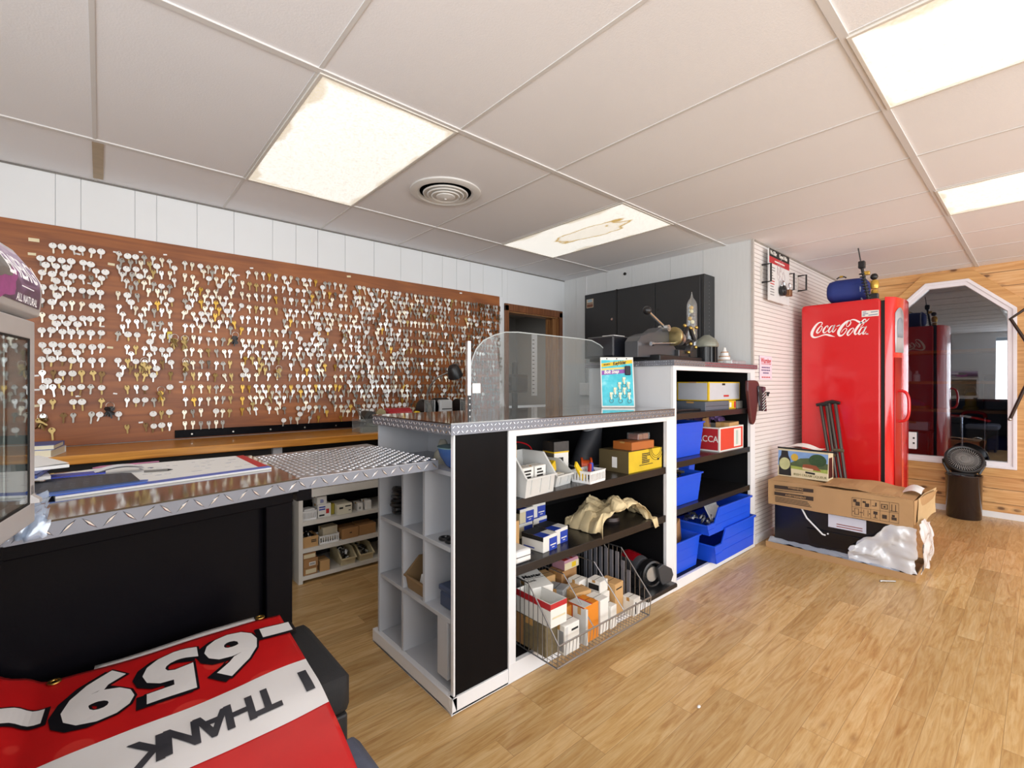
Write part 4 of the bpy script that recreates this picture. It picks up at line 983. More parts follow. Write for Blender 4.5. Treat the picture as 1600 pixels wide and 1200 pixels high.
# ------------------------------------------------------------------ countertop glass door drinks cooler
M_ss = mat('brushed_steel', 'c2c0bc', .35, .5, var=.12, vs=6, stretch=(1, 1, 8), bump=.05, bs=60)
M_alu = mat('satin_aluminium', 'cfcfd0', .4, .35, var=.05)
co = thing('drinks_cooler', 'countertop glass door drinks cooler with purple energy drink header', 'drinks cooler', (-.3, 1.0, LZ))
CM = T(-.096, 1.30, LZ) @ RZ(math.radians(-10.0))      # local: front on x=0, y runs back from 0 to -.46 towards the viewer
W, D, HH = .46, .40, .415
b = MB(CM); b.box(-D, -W, 0.02, -.035, -W + .02, HH); b.box(-D, -.02, 0.02, -.035, 0, HH); b.box(-D, -W, 0.02, -D + .02, 0, HH); b.box(-D, -W, .02, -.035, 0, .05); b.box(-D, -W, HH - .02, -.035, 0, HH)
b.build('cabinet', M_ss, co, bevel=.003)
rc = lambda y0, y1, z0, z1: [(y0, z0), (y1, z0), (y1, z1), (y0, z1)]
b = MB(CM); b.ringprism(rc(-W, 0, .022, HH - .004), rc(-W + .04, -.026, .062, HH - .04), -.032, 0, 'x'); b.build('door_frame', M_alu, co, bevel=.003)
b = MB(CM); b.ringprism(rc(-W + .039, -.025, .061, HH - .039), rc(-W + .043, -.029, .065, HH - .043), -.005, -.0002, 'x'); b.build('door_gasket', M_ink, co)
b = MB(CM); b.box(-.004, -W + .04, .062, -.0015, -.026, HH - .04); b.build('glass_pane', glass_mat('cooler_glass', (.86, .9, .89), .07), co)
for z in (.17, .29):
    b = MB(CM)
    for i in range(9): b.cyl((-.05, -W + .03 + .05 * i, z), (-D + .03, -W + .03 + .05 * i, z), .002, 6)
    b.cyl((-.05, -W + .02, z), (-.05, -.02, z), .003, 6); b.build('wire_shelf', M_chrome, co)
b = MB(CM)
for y in (-.03, -W + .03):
    for x in (-.05, -D + .04): b.cyl((x, y, 0), (x, y, .022), .016, 12)
b.build('foot', M_blackp, co)
b = MB(CM); b.prism([(-.006, .062), (.012, .062), (.012, .068), (0, .078), (0, .095), (-.006, .095)], -.022, -.006, 'y'); b.build('door_hinge', M_alu, co)
# curved header
def hp(t):    # profile of the header face, t 0 bottom .. 1 top (x outwards, z)
    a = -.45 + 1.35 * t
    return (.040 * math.cos(a) - .030 - .05 * max(0, t - .5), HH + .006 + .125 * t)
prof = [hp(i / 10) for i in range(11)]
b = MB(CM); b.prism([(-.14, HH)] + [(-.01, HH)] + prof + [(-.14, HH + .16)], -W + .005, .0, 'y'); b.build('header', M_alu, co, bevel=.002)
def hsurf(y, t, d=.0015):
    x, z = hp(t); return CM @ Vector((x + d, y, z))
m, bb, k = custom('purple_header_print', .35)
sp_ = k.new('ShaderNodeSeparateXYZ', {0: k.new('ShaderNodeTexCoord').outputs['Generated']}).outputs
n_ = k.new('ShaderNodeTexNoise', {'Vector': k.new('ShaderNodeTexCoord').outputs['Generated'], 'Scale': 4.0, 'Detail': 4.0, 'Distortion': 2.0}).outputs['Fac']
base = k.ramp(k.math('ADD', k.math('MULTIPLY', n_, .6), k.math('MULTIPLY', sp_[2], .55)), [(.3, lin('43303f')), (.5, lin('5a3c58')), (.7, lin('8d7590')), (.9, lin('b9a9b8'))])
k.l.new(base, bb.inputs['Base Color']); k.l.new(base, bb.inputs['Emission Color']); bb.inputs['Emission Strength'].default_value = .35
b = MB(); b.sheet(lambda u, v: hsurf(-W + .02 + (W - .035) * u, .10 + .84 * v), 24, 14); b.build('header_print', m, co, smooth=True, angle=180)
# pink burst with its grey-green label, lettering
mpk = mat('pink_burst', '93427f', .35, var=.45, vs=40, emit=.2)
def disc(c, t0, ry, rt, mm, nm, d):
    b = MB(); n = 28; vs = []
    for r in (0, .5, .8, 1.0):
        for i in range(n): a = 2 * PI * i / n; q = r * (1 + (.10 * math.sin(7 * a) if r == 1 else 0)); vs.append(hsurf(c + ry * q * math.cos(a), t0 + rt * q * math.sin(a), d))
    fs = [(j * n + i, j * n + (i + 1) % n, (j + 1) * n + (i + 1) % n, (j + 1) * n + i) for j in range(3) for i in range(n)]
    b.add(vs, fs); return b.build(nm, mm, co)
disc(-.215, .42, .085, .36, mpk, 'burst', .0022)
disc(-.215, .56, .07, .22, mat('grey_label', '6f6a66', .4, var=.2, emit=.15), 'burst_label', .0028)
def htext(txt, size, y, t, name, ox=0):
    b = MB(); b.text(txt, size, Matrix(), bold=.012, ext=.0001, fn=lambda p: hsurf(y + p.x, t + p.y / .125, .0030), sx=.82)
    return b.build(name, mat('white_print', 'f4f2f4', .4, emit=.4), co)
htext('ENERGY', .054, -.085, .58, 'lettering'); htext('ALL NATURAL', .019, -.085, .16, 'lettering')
b = MB(); b.sheet(lambda u, v: hsurf(-.115 + .06 * u, .33 + .014 * v, .003), 6, 1); b.build('underline', _mats['white_print'], co)

# ------------------------------------------------------------------ padded bench, seat and banner
M_bfab = mat('black_upholstery', '17181b', .75, var=.2, vs=40, bump=.35, bs=420); M_gfab = mat('blue_grey_upholstery', '5d6478', .8, var=.15, vs=40, bump=.35, bs=420)
bn = thing('padded_bench', 'black upholstered bench against the counter front under the banner', 'bench', (.15, 1.22, 0))
def pad(x0, x1, y0, y1, z0, z1, r):
    b = MB(); b.bbox(((x0 + x1) / 2, (y0 + y1) / 2, z0), (x1 - x0, y1 - y0, z1 - z0), b=r); return b
pad(-.145, .432, 1.035, 1.345, .50, .602, .018).build('cushion', M_bfab, bn, bevel=.012, smooth=True, angle=60)
b = MB(); b.box(-.14, 1.05, .03, .425, 1.33, .50); b.build('base', mat('black_bench_base', '1d1d20', .6), bn, bevel=.006)
b = MB()
for x in (-.12, .40):
    for y in (1.07, 1.31): b.cyl((x, y, 0), (x, y, .03), .018, 12)
b.build('foot', M_blackp, bn)
st = thing('seat', 'blue grey upholstered seat in front of the black bench, bottom edge', 'seat', (.15, .8, 0))
pad(-.14, .425, .55, 1.0, .40, .50, .02).build('cushion', M_gfab, st, bevel=.014, smooth=True, angle=60)
b = MB(); b.box(-.12, .58, .05, .40, .98, .40); b.build('base', _mats['black_bench_base'], st, bevel=.006)
b = MB()
for x in (-.1, .38):
    for y in (.60, .96): b.cyl((x, y, 0), (x, y, .05), .018, 12)
b.build('foot', M_blackp, st)

# banner: local u along the text (to the right in the photo), v towards the counter
def bs(u, v, d=0.0):
    """u,v in metres on the cloth -> world"""
    x = -.20 + u; y = .80 + v - .0
    z = .6065 + .0025 * (1 + math.sin(x * 19 + y * 7)) + .0030 * (1 + nz3(x * 9, y * 9, 1))
    z += .045 * max(0, min(1, (-.085 - x) / .07)) ** 1.6
    if y < 1.03: z -= .35 * (1.03 - y) ** 1.6
    y += .02 * math.exp(-((x + .115) / .02) ** 2)
    sk = (y - 1.42) * .06
    return Vector((x + sk * -1 * -1, y, z + d))
VTOP = .603; UR = .575
m, bb, k = custom('red_vinyl_print', .28)
tc = k.new('ShaderNodeTexCoord').outputs['Object']
vo = k.new('ShaderNodeTexVoronoi', {'Vector': tc, 'Scale': 9.0}).outputs['Distance']; n_ = k.new('ShaderNodeTexNoise', {'Vector': tc, 'Scale': 7.0, 'Detail': 3.0}).outputs['Fac']
base = k.mix(n_, lin('a80f16'), lin('d3201f')); base = k.mix(k.ramp(vo, [(.27, .5), (.29, 0.0)]), base, lin('d9443a'))
k.l.new(base, bb.inputs['Base Color'])
M_vred = m; M_vw = mat('white_vinyl_print', 'e4e2e2', .3, var=.03)
bnr = thing('banner', 'folded red and white vinyl banner with upside down 659 and THANK lettering', 'banner', (.1, 1.2, .61))
def vb(u, v): return -.2 + u
b = MB(); b.sheet(lambda u, v: bs(.045 + (UR - .045) * u, -.12 + (VTOP + .12) * v), 60, 60)
sh = b.build('sheet', [M_vred, M_vw], bnr, smooth=True, angle=180)
sh.modifiers.new('thickness', 'SOLIDIFY').thickness = .0008
b = MB(); b.sheet(lambda u, v: bs(.19 + (UR - .25) * u, VTOP - .012 + (.034 + .008 * u) * v, -.0015), 20, 3)
o = b.build('folded_edge', M_vw, bnr, smooth=True, angle=180); o.modifiers.new('thickness', 'SOLIDIFY').thickness = .0008
b = MB(); b.sheet(lambda a, c: bs(.045 + (UR - .0455) * a, (.137 + .03 * a * UR) * (1 - c) + (.296 + .06 * a * UR) * c, .0012), 50, 16); b.build('white_band', M_vw, bnr, smooth=True, angle=180)
def btext(txt, size, u, v, mt, name, bold, d, rot=PI, sx=1.0, dx=0, dy=0, shear=0.0):
    b = MB(); M = T(u + dx, v + dy, 0) @ RZ(rot)
    b.text(txt, size, M, bold=bold, ext=0, fn=lambda p: bs(p.x, p.y, d), sx=sx, shear=shear)
    return b.build(name, mt, bnr)
M_vblk = mat('black_vinyl_print', '141318', .3)
for ch, u in (('6', .446), ('5', .326), ('9', .208)):
    for dx in (0, -.004, -.008, -.012): btext(ch, .24, u, .478, M_vblk, 'digit_shadow', .064, .0022, dx=dx, dy=dx * .3, sx=.9) if dx in (0, -.012) else None
    btext(ch, .24, u, .478, M_vw, 'digit', .042, .0034, sx=.9)
for u, v in ((.548, .515), (.092, .46)):
    b = MB(); b.sheet(lambda a, c: bs(u - .047 + .09 * a, v - .034 + .065 * c, .0024), 8, 6); b.build('dash_shadow', M_vblk, bnr)
    b = MB(); b.sheet(lambda a, c: bs(u - .035 + .07 * a, v - .025 + .05 * c, .0036), 8, 6); b.build('dash', M_vw, bnr)
M_vtxt = mat('charcoal_vinyl_print', '33333a', .35, var=.45, vs=18)
for ch, u in zip('THANK', (.474, .427, .381, .334, .287)): btext(ch, .098, u, .235 + (u - .39) * .05, M_vtxt, 'letter', .035, .0026, sx=.78)
btext('I', .105, .553, .248, M_vtxt, 'letter', .035, .0026)
M_brass = mat('brass_eyelet', 'b5904a', .3, .9)
for u, v in ((.128, .590), (.527, .612)):
    p = bs(u, v, .002); b = MB(); b.lathe([(.0055, 0), (.006, .002), (.011, .002), (.012, 0)], p, 20); b.build('eyelet', M_brass, bnr, smooth=True)
# ------------------------------------------------------------------ goods on the island shelves
G1 = 'goods on the upper island shelf'
z = SH1
openbin('stacking_bin', 'large light grey stacking bin with two white boxes, upper island shelf', (1.452, 1.565, z), .195, .20, .175, .085, .10, M_greyp, group=G1, ribs=3)
for i, (x, y, lab) in enumerate(((1.405, 1.525, 'left white printed box inside the large grey bin'), (1.492, 1.535, 'right white printed box inside the large grey bin'))):
    carton('carton', lab, 'box', (x, y, z + .005), (.075, .06, .118), .1, M_cardw, 'white boxes in the grey bin', lines('f', .15, .45, .8, .92, 4, M_ink, i + 20) + [('f', .35, .1, .75, .2, M_ink)])
carton('carton', 'orange tan carton resting over the back of the large grey bin', 'box', (1.405, 1.70, z + .125), (.085, .17, .085), .05, M_card2, G1, [('f', .2, .75, .8, .82, M_ink)])
MBx = MB()
ph = thing('cable_loop', 'thin red cable loop standing behind the grey bin', 'cable', (1.60, 1.78, z), G1)
MB().tube(smoothpts([(1.50, 1.78, z + .01), (1.505, 1.78, z + .13), (1.55, 1.78, z + .185), (1.62, 1.78, z + .19), (1.69, 1.77, z + .15), (1.705, 1.76, z + .02)]), .004, 8).build('cable', M_redp, ph, smooth=True)
openbin('stacking_bin', 'second grey stacking bin holding yellow packs behind the first', (1.67, 1.64, z), .13, .22, .115, .055, .15, M_greyp, group=G1, ribs=2)
for i, (x, y, zz, r, lab) in enumerate(((1.645, 1.60, .055, .4, 'bright yellow pack leaning out of the second grey bin'), (1.63, 1.72, .085, .15, 'yellow pack standing behind the leaning yellow pack'))):
    carton('pack', lab, 'pack', (x, y, z + zz), (.085, .05, .05), r, M_yellow, 'yellow packs in the grey bin', [('f', .1, .1, .6, .22, M_ink)], tip=RY(-.3 + .2 * i))
carton('pack', 'white pack lying under the yellow packs in second grey bin', 'pack', (1.66, 1.59, z + .01), (.09, .08, .045), .1, M_cardw, G1, [('f', .3, .7, .8, .85, M_ink)])
o = carton('carton', 'tall white and black carton with yellow stripe, upper island shelf', 'box', (1.80, 1.70, z), (.10, .09, .19), -.1, M_cardw, G1, [('f', 0, .70, 1, .74, M_yellow), ('f', 0, .74, 1, 1, mat('dark_photo_print', '33302f', .4, var=.6, vs=40)), ('l', 0, 0, 1, .70, mat('khaki_print', '6c6356', .5)), ('l', 0, .70, 1, .74, M_yellow), ('l', 0, .74, 1, 1, _mats['dark_photo_print']), ('f', .3, .3, .62, .58, M_ink), ('t', 0, 0, 1, 1, _mats['dark_photo_print'])])
basket('basket', 'small white slotted basket with marker pens, upper island shelf', (1.855, 1.525, z), .135, .105, .06, .12, M_whitep, group=G1, slots=9)
ys = thing('yellow_scraper', 'yellow plastic wedge sticking out of the white marker basket', 'tool', (1.82, 1.52, z + .01), G1)
MB(T(1.825, 1.53, z + .012) @ RY(-.65) @ RZ(.2)).prism([(-.018, 0), (.018, 0), (.012, .11), (-.012, .10)], -.006, .006, 'y').build('wedge', M_yellow, ys, bevel=.002)
for m, dx, lab in ((M_redp, 0, 'red marker pen in the white basket'), (M_blue, .022, 'blue marker pen in the white basket')):
    mk = thing('marker', lab, 'marker pen', (1.865 + dx, 1.53, z + .01), 'marker pens in the white basket')
    M = T(1.865 + dx, 1.53, z + .012) @ RY(.5 - dx * 8) @ RX(-.3)
    MB(M).cyl((0, 0, 0), (0, 0, .075), .011, 12).build('cap', m, mk, smooth=True); MB(M).cyl((0, 0, -.004), (0, 0, .01), .0118, 12).build('barrel', M_blackp, mk)
ck = thing('orange_spool', 'orange spool with yellow ends lying at back of upper shelf', 'spool', (1.985, 1.72, z), G1)
MB(T(2.0, 1.66, z + .045) @ RZ(.8)).lathe([(0, -.03), (.043, -.03), (.043, -.02), (.03, -.018), (.03, .018), (.043, .02), (.043, .03), (0, .03)], (0, 0, 0), 20, axis='y').build('spool_body', mat('orange_plastic', 'b8481c', .4), ck, smooth=True)
MB(T(2.0, 1.66, z + .045) @ RZ(.8)).lathe([(0, -.034), (.014, -.034), (.014, -.03), (0, -.03)], (0, 0, 0), 12, axis='y').build('hub', M_yellow, ck)
bx = carton('carton', 'long yellow carton with brown end, right of upper island shelf', 'box', (2.325, 1.595, z), (.335, .20, .118), .0, mat('yellow_poster_carton', 'd3b323', .5, var=.18, vs=12), G1,
       [('l', 0, 0, 1, 1, mat('olive_brown_print', '5e5236', .6, var=.15)), ('l', .45, .2, .62, .7, M_paper), ('t', 0, 0, .5, 1, _mats['olive_brown_print'])] + lines('f', .38, .35, .62, .85, 6, M_ink, 2) + [('f', .3, .28, .7, .31, M_ink), ('f', .85, .4, .9, .5, M_ink)])
b = MB()
for r in (.05, .062, .075): b.tube([(2.43 + r * math.cos(a), 1.4944, z + .125 + r * math.sin(a)) for a in [PI + PI * i / 14 for i in range(15)]], .0015, 4)
b.build('printed_rings', M_ink, bx)
carton('carton', 'flat orange brown box on top of the yellow carton', 'box', (2.315, 1.57, z + .1195), (.215, .13, .046), -.02, mat('copper_box', 'b0632a', .5), G1)
pl = thing('clear_box', 'clear plastic box with red contents on the orange box', 'box', (2.37, 1.575, z + .167), G1)
b = MB(T(2.37, 1.575, z + .167)); b.bbox((0, 0, 0), (.12, .08, .040)); b.build('clear_lid', M_clear, pl)
b = MB(T(2.37, 1.575, z + .167)); b.bbox((.028, 0, .002), (.05, .07, .033)); b.bbox((-.03, 0, .002), (.05, .07, .03)); b.build('contents', mat('red_brown_contents', '8a4a35', .6, var=.5, vs=60), pl)
sh_ = thing('grey_boot', 'dark grey flared rubber boot cover with pale rim behind yellow carton', 'rubber cover', (2.28, 1.86, z), G1)
M = T(2.25, 1.86, z)
def bootf(u, v):
    a = 2 * PI * u; r = .125 - .055 * v ** .6; return (r * math.cos(a) * 1.1 + .06 * v * v, r * .7 * math.sin(a), .235 * v + .03 * v * math.cos(a))
MB(M).sheet(bootf, 32, 10).build('boot', mat('dark_grey_rubber', '34353a', .5, var=.1), sh_, smooth=True, angle=180)
MB(M).tube([bootf(i / 32, 1.0) for i in range(32)], .006, 6, closed=True).build('rim', mat('pale_grey_rim', 'a9abb0', .4), sh_, smooth=True)
MB(M).tube([bootf(i / 32, 0.0) for i in range(32)], .006, 6, closed=True).build('foot_rim', _mats['pale_grey_rim'], sh_, smooth=True)

G2 = 'goods on the middle island shelf'; z = SH2
dk = mat('dark_carton_print', '26242a', .45)
def bluebox(lab, x, y, zz, rz, body):
    return carton('carton', lab, 'box', (x, y, zz), (.105, .13, .072), rz, body, G2, [('f', .42, 0, 1, .8, M_blue), ('f', 0, .8, 1, 1, M_cardw), ('f', .5, .3, .92, .38, M_cardw), ('f', .62, .15, .8, .2, M_cardw), ('l', 0, .72, 1, 1, M_ink), ('l', .1, .15, .6, .22, M_blue), ('t', 0, .45, 1, 1, M_ink), ('t', 0, .0, .5, .45, M_blue), ('t', .5, 0, 1, .45, M_cardw)])
bluebox('blue and white carton at front of the middle island shelf', 1.565, 1.585, z, .12, M_cardw)
bluebox('blue and white carton with black top right of the front one', 1.678, 1.62, z, .12, M_cardw)
bluebox('tan and blue carton at back left of the middle island shelf', 1.61, 1.80, z, .05, M_cream)
bluebox('tan and blue carton stacked on the back left carton', 1.62, 1.80, z + .073, .08, M_cream)
bluebox('white and blue carton stacked at back behind the front pair', 1.735, 1.82, z + .0, .05, M_cardw)
bluebox('white and blue carton topmost at back of middle island shelf', 1.735, 1.83, z + .073, .02, M_cardw)
carton('carton', 'tan carton standing at left end of the middle island shelf', 'box', (1.405, 1.66, z), (.075, .14, .15), 0, M_card2, G2)
pb_ = thing('white_case', 'white rounded plastic case at the middle island shelf front left', 'case', (1.375, 1.52, z), G2)
pad(1.325, 1.425, 1.485, 1.60, z, z + .058, .01).build('case_body', M_whitep, pb_, bevel=.006, smooth=True)
MB().box(1.330, 1.4842, z + .03, 1.42, 1.486, z + .033).build('seam', M_ink, pb_)
# crumpled kraft paper
m_k = mat('kraft_paper', 'dbc79c', .8, var=.12, vs=20)
def crump(u, v):
    x = 1.90 + .53 * u; y = 1.47 + .26 * v
    arch = math.sin(PI * min(1, max(0, u * 1.05 - .0))) ** .6
    zz = z + .012 + .13 * arch * (1 - .25 * v) + .05 * nz3(u * 4, v * 3, 3) + .05 * abs(nz3(u * 7, v * 5, 8)) + .015 * abs(nz3(u * 16, v * 12, 5)) - .02
    if u > .72 and v < .35: zz -= .09 * (u - .72) / .28 * (1 - v / .35) * 2
    dx = .03 * nz3(u * 8, v * 7, 20); dy = .03 * nz3(u * 7, v * 8, 30)
    yy = y + dy
    return (x + dx, yy, max(zz, z + .003) if yy > 1.475 else max(zz, z - .045))
o = MB().sheet(crump, 52, 30).build('kraft_paper', m_k, smooth=True, angle=16); o.modifiers.new('thickness', 'SOLIDIFY').thickness = .001
tag(o, 'crumpled brown kraft paper sheet on the middle island shelf', 'paper', G2)
MBp = MB(); MBp.lathe([(0, 0), (.05, 0), (.055, .012), (.05, .03), (.02, .034), (.02, .042), (0, .042)], (2.16, 1.62, z), 24)
o = MBp.build('metal_fitting', mat('dark_fitting', '3b3230', .4, .5), smooth=True); tag(o, 'dark metal fitting wrapped inside the crumpled brown paper', 'fitting', G2)

# ---- wire basket of padlock cartons on the bottom shelf
z = SH0 + .003
wb = thing('wire_basket', 'wire basket full of small cartons leaning out of the bottom island shelf', 'wire basket', (1.73, 1.5, SH0))
M_wire = mat('zinc_wire', '9a9a9c', .3, .9)
X0, X1, F, B = 1.40, 2.075, 1.315, 1.735; HF, HB = .10, .30
prof = [(F, z + .004), (F - .01, z + HF), (F + .17, z + HB), (B, z + HB), (B, z + .004)]
b = MB()
for x in (X0, X1): b.tube([(x, y, zz) for y, zz in prof], .0035, 6, closed=True)
b.tube([(X0, F - .01, z + HF), (X1, F - .01, z + HF)], .004, 6); b.tube([(X0, B, z + HB), (X1, B, z + HB)], .004, 6); b.tube([(X0, F, z + .004), (X1, F, z + .004)], .0035, 6); b.tube([(X0, B, z + HB - .05), (X1, B, z + HB - .05)], .003, 6)
b.build('frame', M_wire, wb, smooth=True)
b = MB(); n = 30
for i in range(1, n):
    x = X0 + (X1 - X0) * i / n; b.tube([(x, F - .01, z + HF), (x, F, z + .004), (x, B, z + .004), (x, B, z + HB)], .0016, 4)
for j in range(1, 5): y = F + (B - F) * j / 5; b.tube([(X0, y, z + .0055), (X1, y, z + .0055)], .0016, 4)
b.build('front_and_floor_wires', M_wire, wb)
def topz(y): return z + HF + (HB - HF) * min(1, max(0, (y - F + .01) / .18))
for x in (X0, X1):
    b = MB()
    for j in range(1, 15):
        y = F + (B - F) * j / 15; b.tube([(x, y, z + .004), (x, y, topz(y))], .0016, 4)
    b.build('side_wires', M_wire, wb)
for x in (1.625, 1.85):
    b = MB(); b.tube([(x, F - .01, z + HF), (x, F + .17, z + HB - .02), (x, B, z + HB - .02)], .0026, 6); b.build('divider', M_wire, wb)
b = MB()
for j in range(9): y = F + .10 + .036 * j; b.box(X1 - .022, y, z + .01, X1 - .016, y + .02, topz(y) - .02)
b.build('slat_panel', mat('grey_slats', '8f919b', .35, .5), wb)
for x in (1.46, 1.80):
    b = MB(); b.box(x, B - .008, z + HB - .012, x + .06, B + .006, z + HB + .02)
    for q in (.01, .03, .05): b.tube([(x + q, B, z + HB + .02), (x + q, B - .004, z + HB + .045), (x + q, B - .012, z + HB + .048)], .002, 5)
    b.build('hook_clip', M_chrome, wb)
G3 = 'cartons in the wire basket'
z = SH0 + .012
def bx3(lab, x, y, w, d, h, rz, m, marks=(), zz=0.0, tip=None, open_=False):
    return carton('carton', lab, 'box', (x, y, z + zz), (w, d, h), rz, m, G3, marks, tip, open_)
bx3('open white carton with red rim at left end of wire basket', 1.462, 1.47, .10, .215, .10, .0, M_cardw, [('f', 0, .78, 1, 1, M_redc), ('l', 0, .72, 1, 1, M_redc), ('f', .1, .35, .9, .42, M_cream)], zz=.135, open_=True)
bx3('brown patterned carton under the open red rimmed carton', 1.458, 1.49, .095, .20, .133, .0, mat('patterned_brown_carton', '6f6247', .6, var=.5, vs=60), [('l', .0, .0, .3, 1, M_card)])
o = bx3('white carton with black lettering on top behind the red rimmed carton', 1.535, 1.60, .12, .16, .095, -.25, M_cardw, zz=.15, tip=RX(.12))
b = MB(T(1.535, 1.60, z + .15) @ RZ(-.25) @ RX(.12)); b.text('Master', .036, T(-.0, .02, .0956), bold=.03); b.text('Lock', .02, T(-.02, -.02, .0956), bold=.02); b.build('lettering', M_ink, o)
bx3('plain tan carton under the white lettered carton', 1.535, 1.60, .11, .15, .145, -.2, M_card2)
bx3('white carton with grey windows at front left of wire basket', 1.53, 1.385, .095, .075, .125, .0, M_cardw, [('l', .1, .1, .45, .8, mat('grey_window_print', '8e9296', .4)), ('l', .55, .1, .9, .8, _mats['grey_window_print']), ('f', .45, .75, .9, .82, M_ink), ('f', .05, .02, .2, .95, M_greyp)])
bx3('orange brown carton behind the bright orange one in basket', 1.605, 1.465, .085, .09, .155, .05, mat('amber_carton', 'b9792c', .5, var=.1), [('l', .3, .3, .7, .7, M_ink)])
o = bx3('bright orange and grey carton at the front of wire basket', 1.662, 1.395, .105, .09, .165, .02, M_orange, [('l', 0, 0, 1, 1, mat('rust_print', 'a8441a', .5)), ('t', 0, 0, .5, 1, M_greyp), ('t', .5, 0, .58, 1, M_inkr)], zz=0)
bx3('tall grey white carton left of the bright orange carton', 1.615, 1.375, .014, .08, .16, .0, M_greyp)
bx3('tall plain white carton right of the bright orange carton', 1.765, 1.40, .065, .085, .155, .05, M_cardw)
bx3('short white carton beside the tall plain white carton', 1.83, 1.39, .05, .075, .105, .1, M_cardw)
bx3('tan carton lying at the middle of the wire basket', 1.735, 1.505, .10, .11, .17, -.15, M_card2)
bx3('silver grey carton leaning in the middle of wire basket', 1.665, 1.56, .08, .09, .18, .35, mat('silver_carton', '9fa6aa', .35, .3, var=.4, vs=25))
bx3('grey tan carton with flap at the back of wire basket', 1.665, 1.675, .12, .085, .2, -.1, M_card2)
bx3('dark brown carton at the back centre of wire basket', 1.81, 1.66, .12, .09, .205, .05, M_card)
bx3('red white and brown carton topmost at basket back', 1.83, 1.66, .115, .085, .05, .05, mat('mauve_carton', 'b9899a', .5), [('t', 0, 0, .3, 1, M_inkr), ('t', .5, 0, .62, 1, M_inkr), ('f', 0, 0, 1, .7, M_cream), ('f', .5, .1, .8, .6, M_yellow)], zz=.206)
bx3('black and white carton column right of basket middle', 1.86, 1.46, .06, .08, .135, .12, M_cardw, [('f', .1, .05, .5, .8, M_ink), ('l', .2, .2, .8, .8, M_ink)])
bx3('small white carton on the black and white carton', 1.858, 1.47, .07, .075, .055, .1, M_cardw, [('l', .1, .2, .9, .7, M_ink)], zz=.136)
bx3('white carton with grey print near the basket divider', 1.80, 1.55, .07, .07, .185, .1, M_cardw, [('f', .2, .6, .8, .8, M_ink)])
bx3('plain kraft carton at the right side of wire basket', 1.945, 1.455, .075, .10, .165, .08, M_card2, [('f', .1, .82, .8, .86, M_ink)])
bx3('white cartons edge at right front corner of wire basket', 2.02, 1.385, .06, .07, .085, .05, M_cardw, [('f', .2, .1, .35, .8, M_ink)])
# stray cord behind and red-black grinding machine at the right
cd = thing('power_cord', 'black power cord coiled behind the wire basket', 'cord', (2.0, 1.85, SH0))
MB().tube(smoothpts([(1.50, 1.80, SH0 + .01), (1.53, 1.80, SH0 + .28), (1.62, 1.79, SH0 + .34), (1.70, 1.80, SH0 + .30), (1.78, 1.85, SH0 + .1), (2.0, 1.9, SH0 + .02), (2.15, 1.8, SH0 + .2), (2.2, 1.75, SH0 + .26), (2.24, 1.7, SH0 + .2)]), .0055, 6).build('cable', mat('cord_grey', '3a3a3b', .5), cd, smooth=True)
rb = thing('disc_sander', 'red and black electric grinding machine on black base, bottom shelf', 'grinding machine', (2.35, 1.55, SH0))
M = T(2.345, 1.545, SH0) @ RZ(.0)
MB(M).bbox((.0, -.03, 0), (.30, .24, .025), b=.008).build('base_plate', M_blackp, rb)
b = MB(M); b.bbox((-.03, .01, .02), (.12, .14, .07), b=.012); b.build('stand', M_blackp, rb)
MM = M @ T(.01, .01, .112) @ RZ(-.25) @ Matrix.Scale(.92, 4)
MB(MM).lathe([(0, .155), (.04, .155), (.062, .14), (.068, .10), (.068, -.01), (.06, -.03), (0, -.03)], (0, 0, 0), 28, axis='y').build('motor_housing', mat('grey_metal_housing', '55565b', .4, .4), rb, smooth=True)
MB(MM).sheet(lambda u, v: (.0695 * math.cos(1.0 + 1.5 * u), .0 + .115 * v, .0695 * math.sin(1.0 + 1.5 * u) ), 12, 2).build('red_plate', M_redp, rb, smooth=True)
MB(MM).lathe([(.0, -.05), (.07, -.05), (.082, -.055), (.082, -.10), (.072, -.105), (.066, -.10), (.066, -.06), (0, -.06)], (.015, 0, -.02), 28, axis='y').build('guard', M_blackp, rb, smooth=True)
MB(MM).lathe([(0, -.095), (.045, -.095), (.048, -.09), (.048, -.062), (0, -.062)], (.015, 0, -.02), 24, axis='y').build('disc', M_steel, rb, smooth=True)
b = MB(MM @ T(.075, -.11, -.03)); b.prism([(-.04, .05), (.0, .07), (.075, .03), (.09, -.01), (.07, -.05), (.0, -.06), (-.02, -.03)], -.012, .012, 'y'); b.build('clamp_arm', mat('charcoal_plastic', '333336', .45), rb, bevel=.004)
MB(MM).cyl((-.055, -.05, -.01), (-.055, -.085, -.01), .022, 14).build('knob', M_blackp, rb, smooth=True)

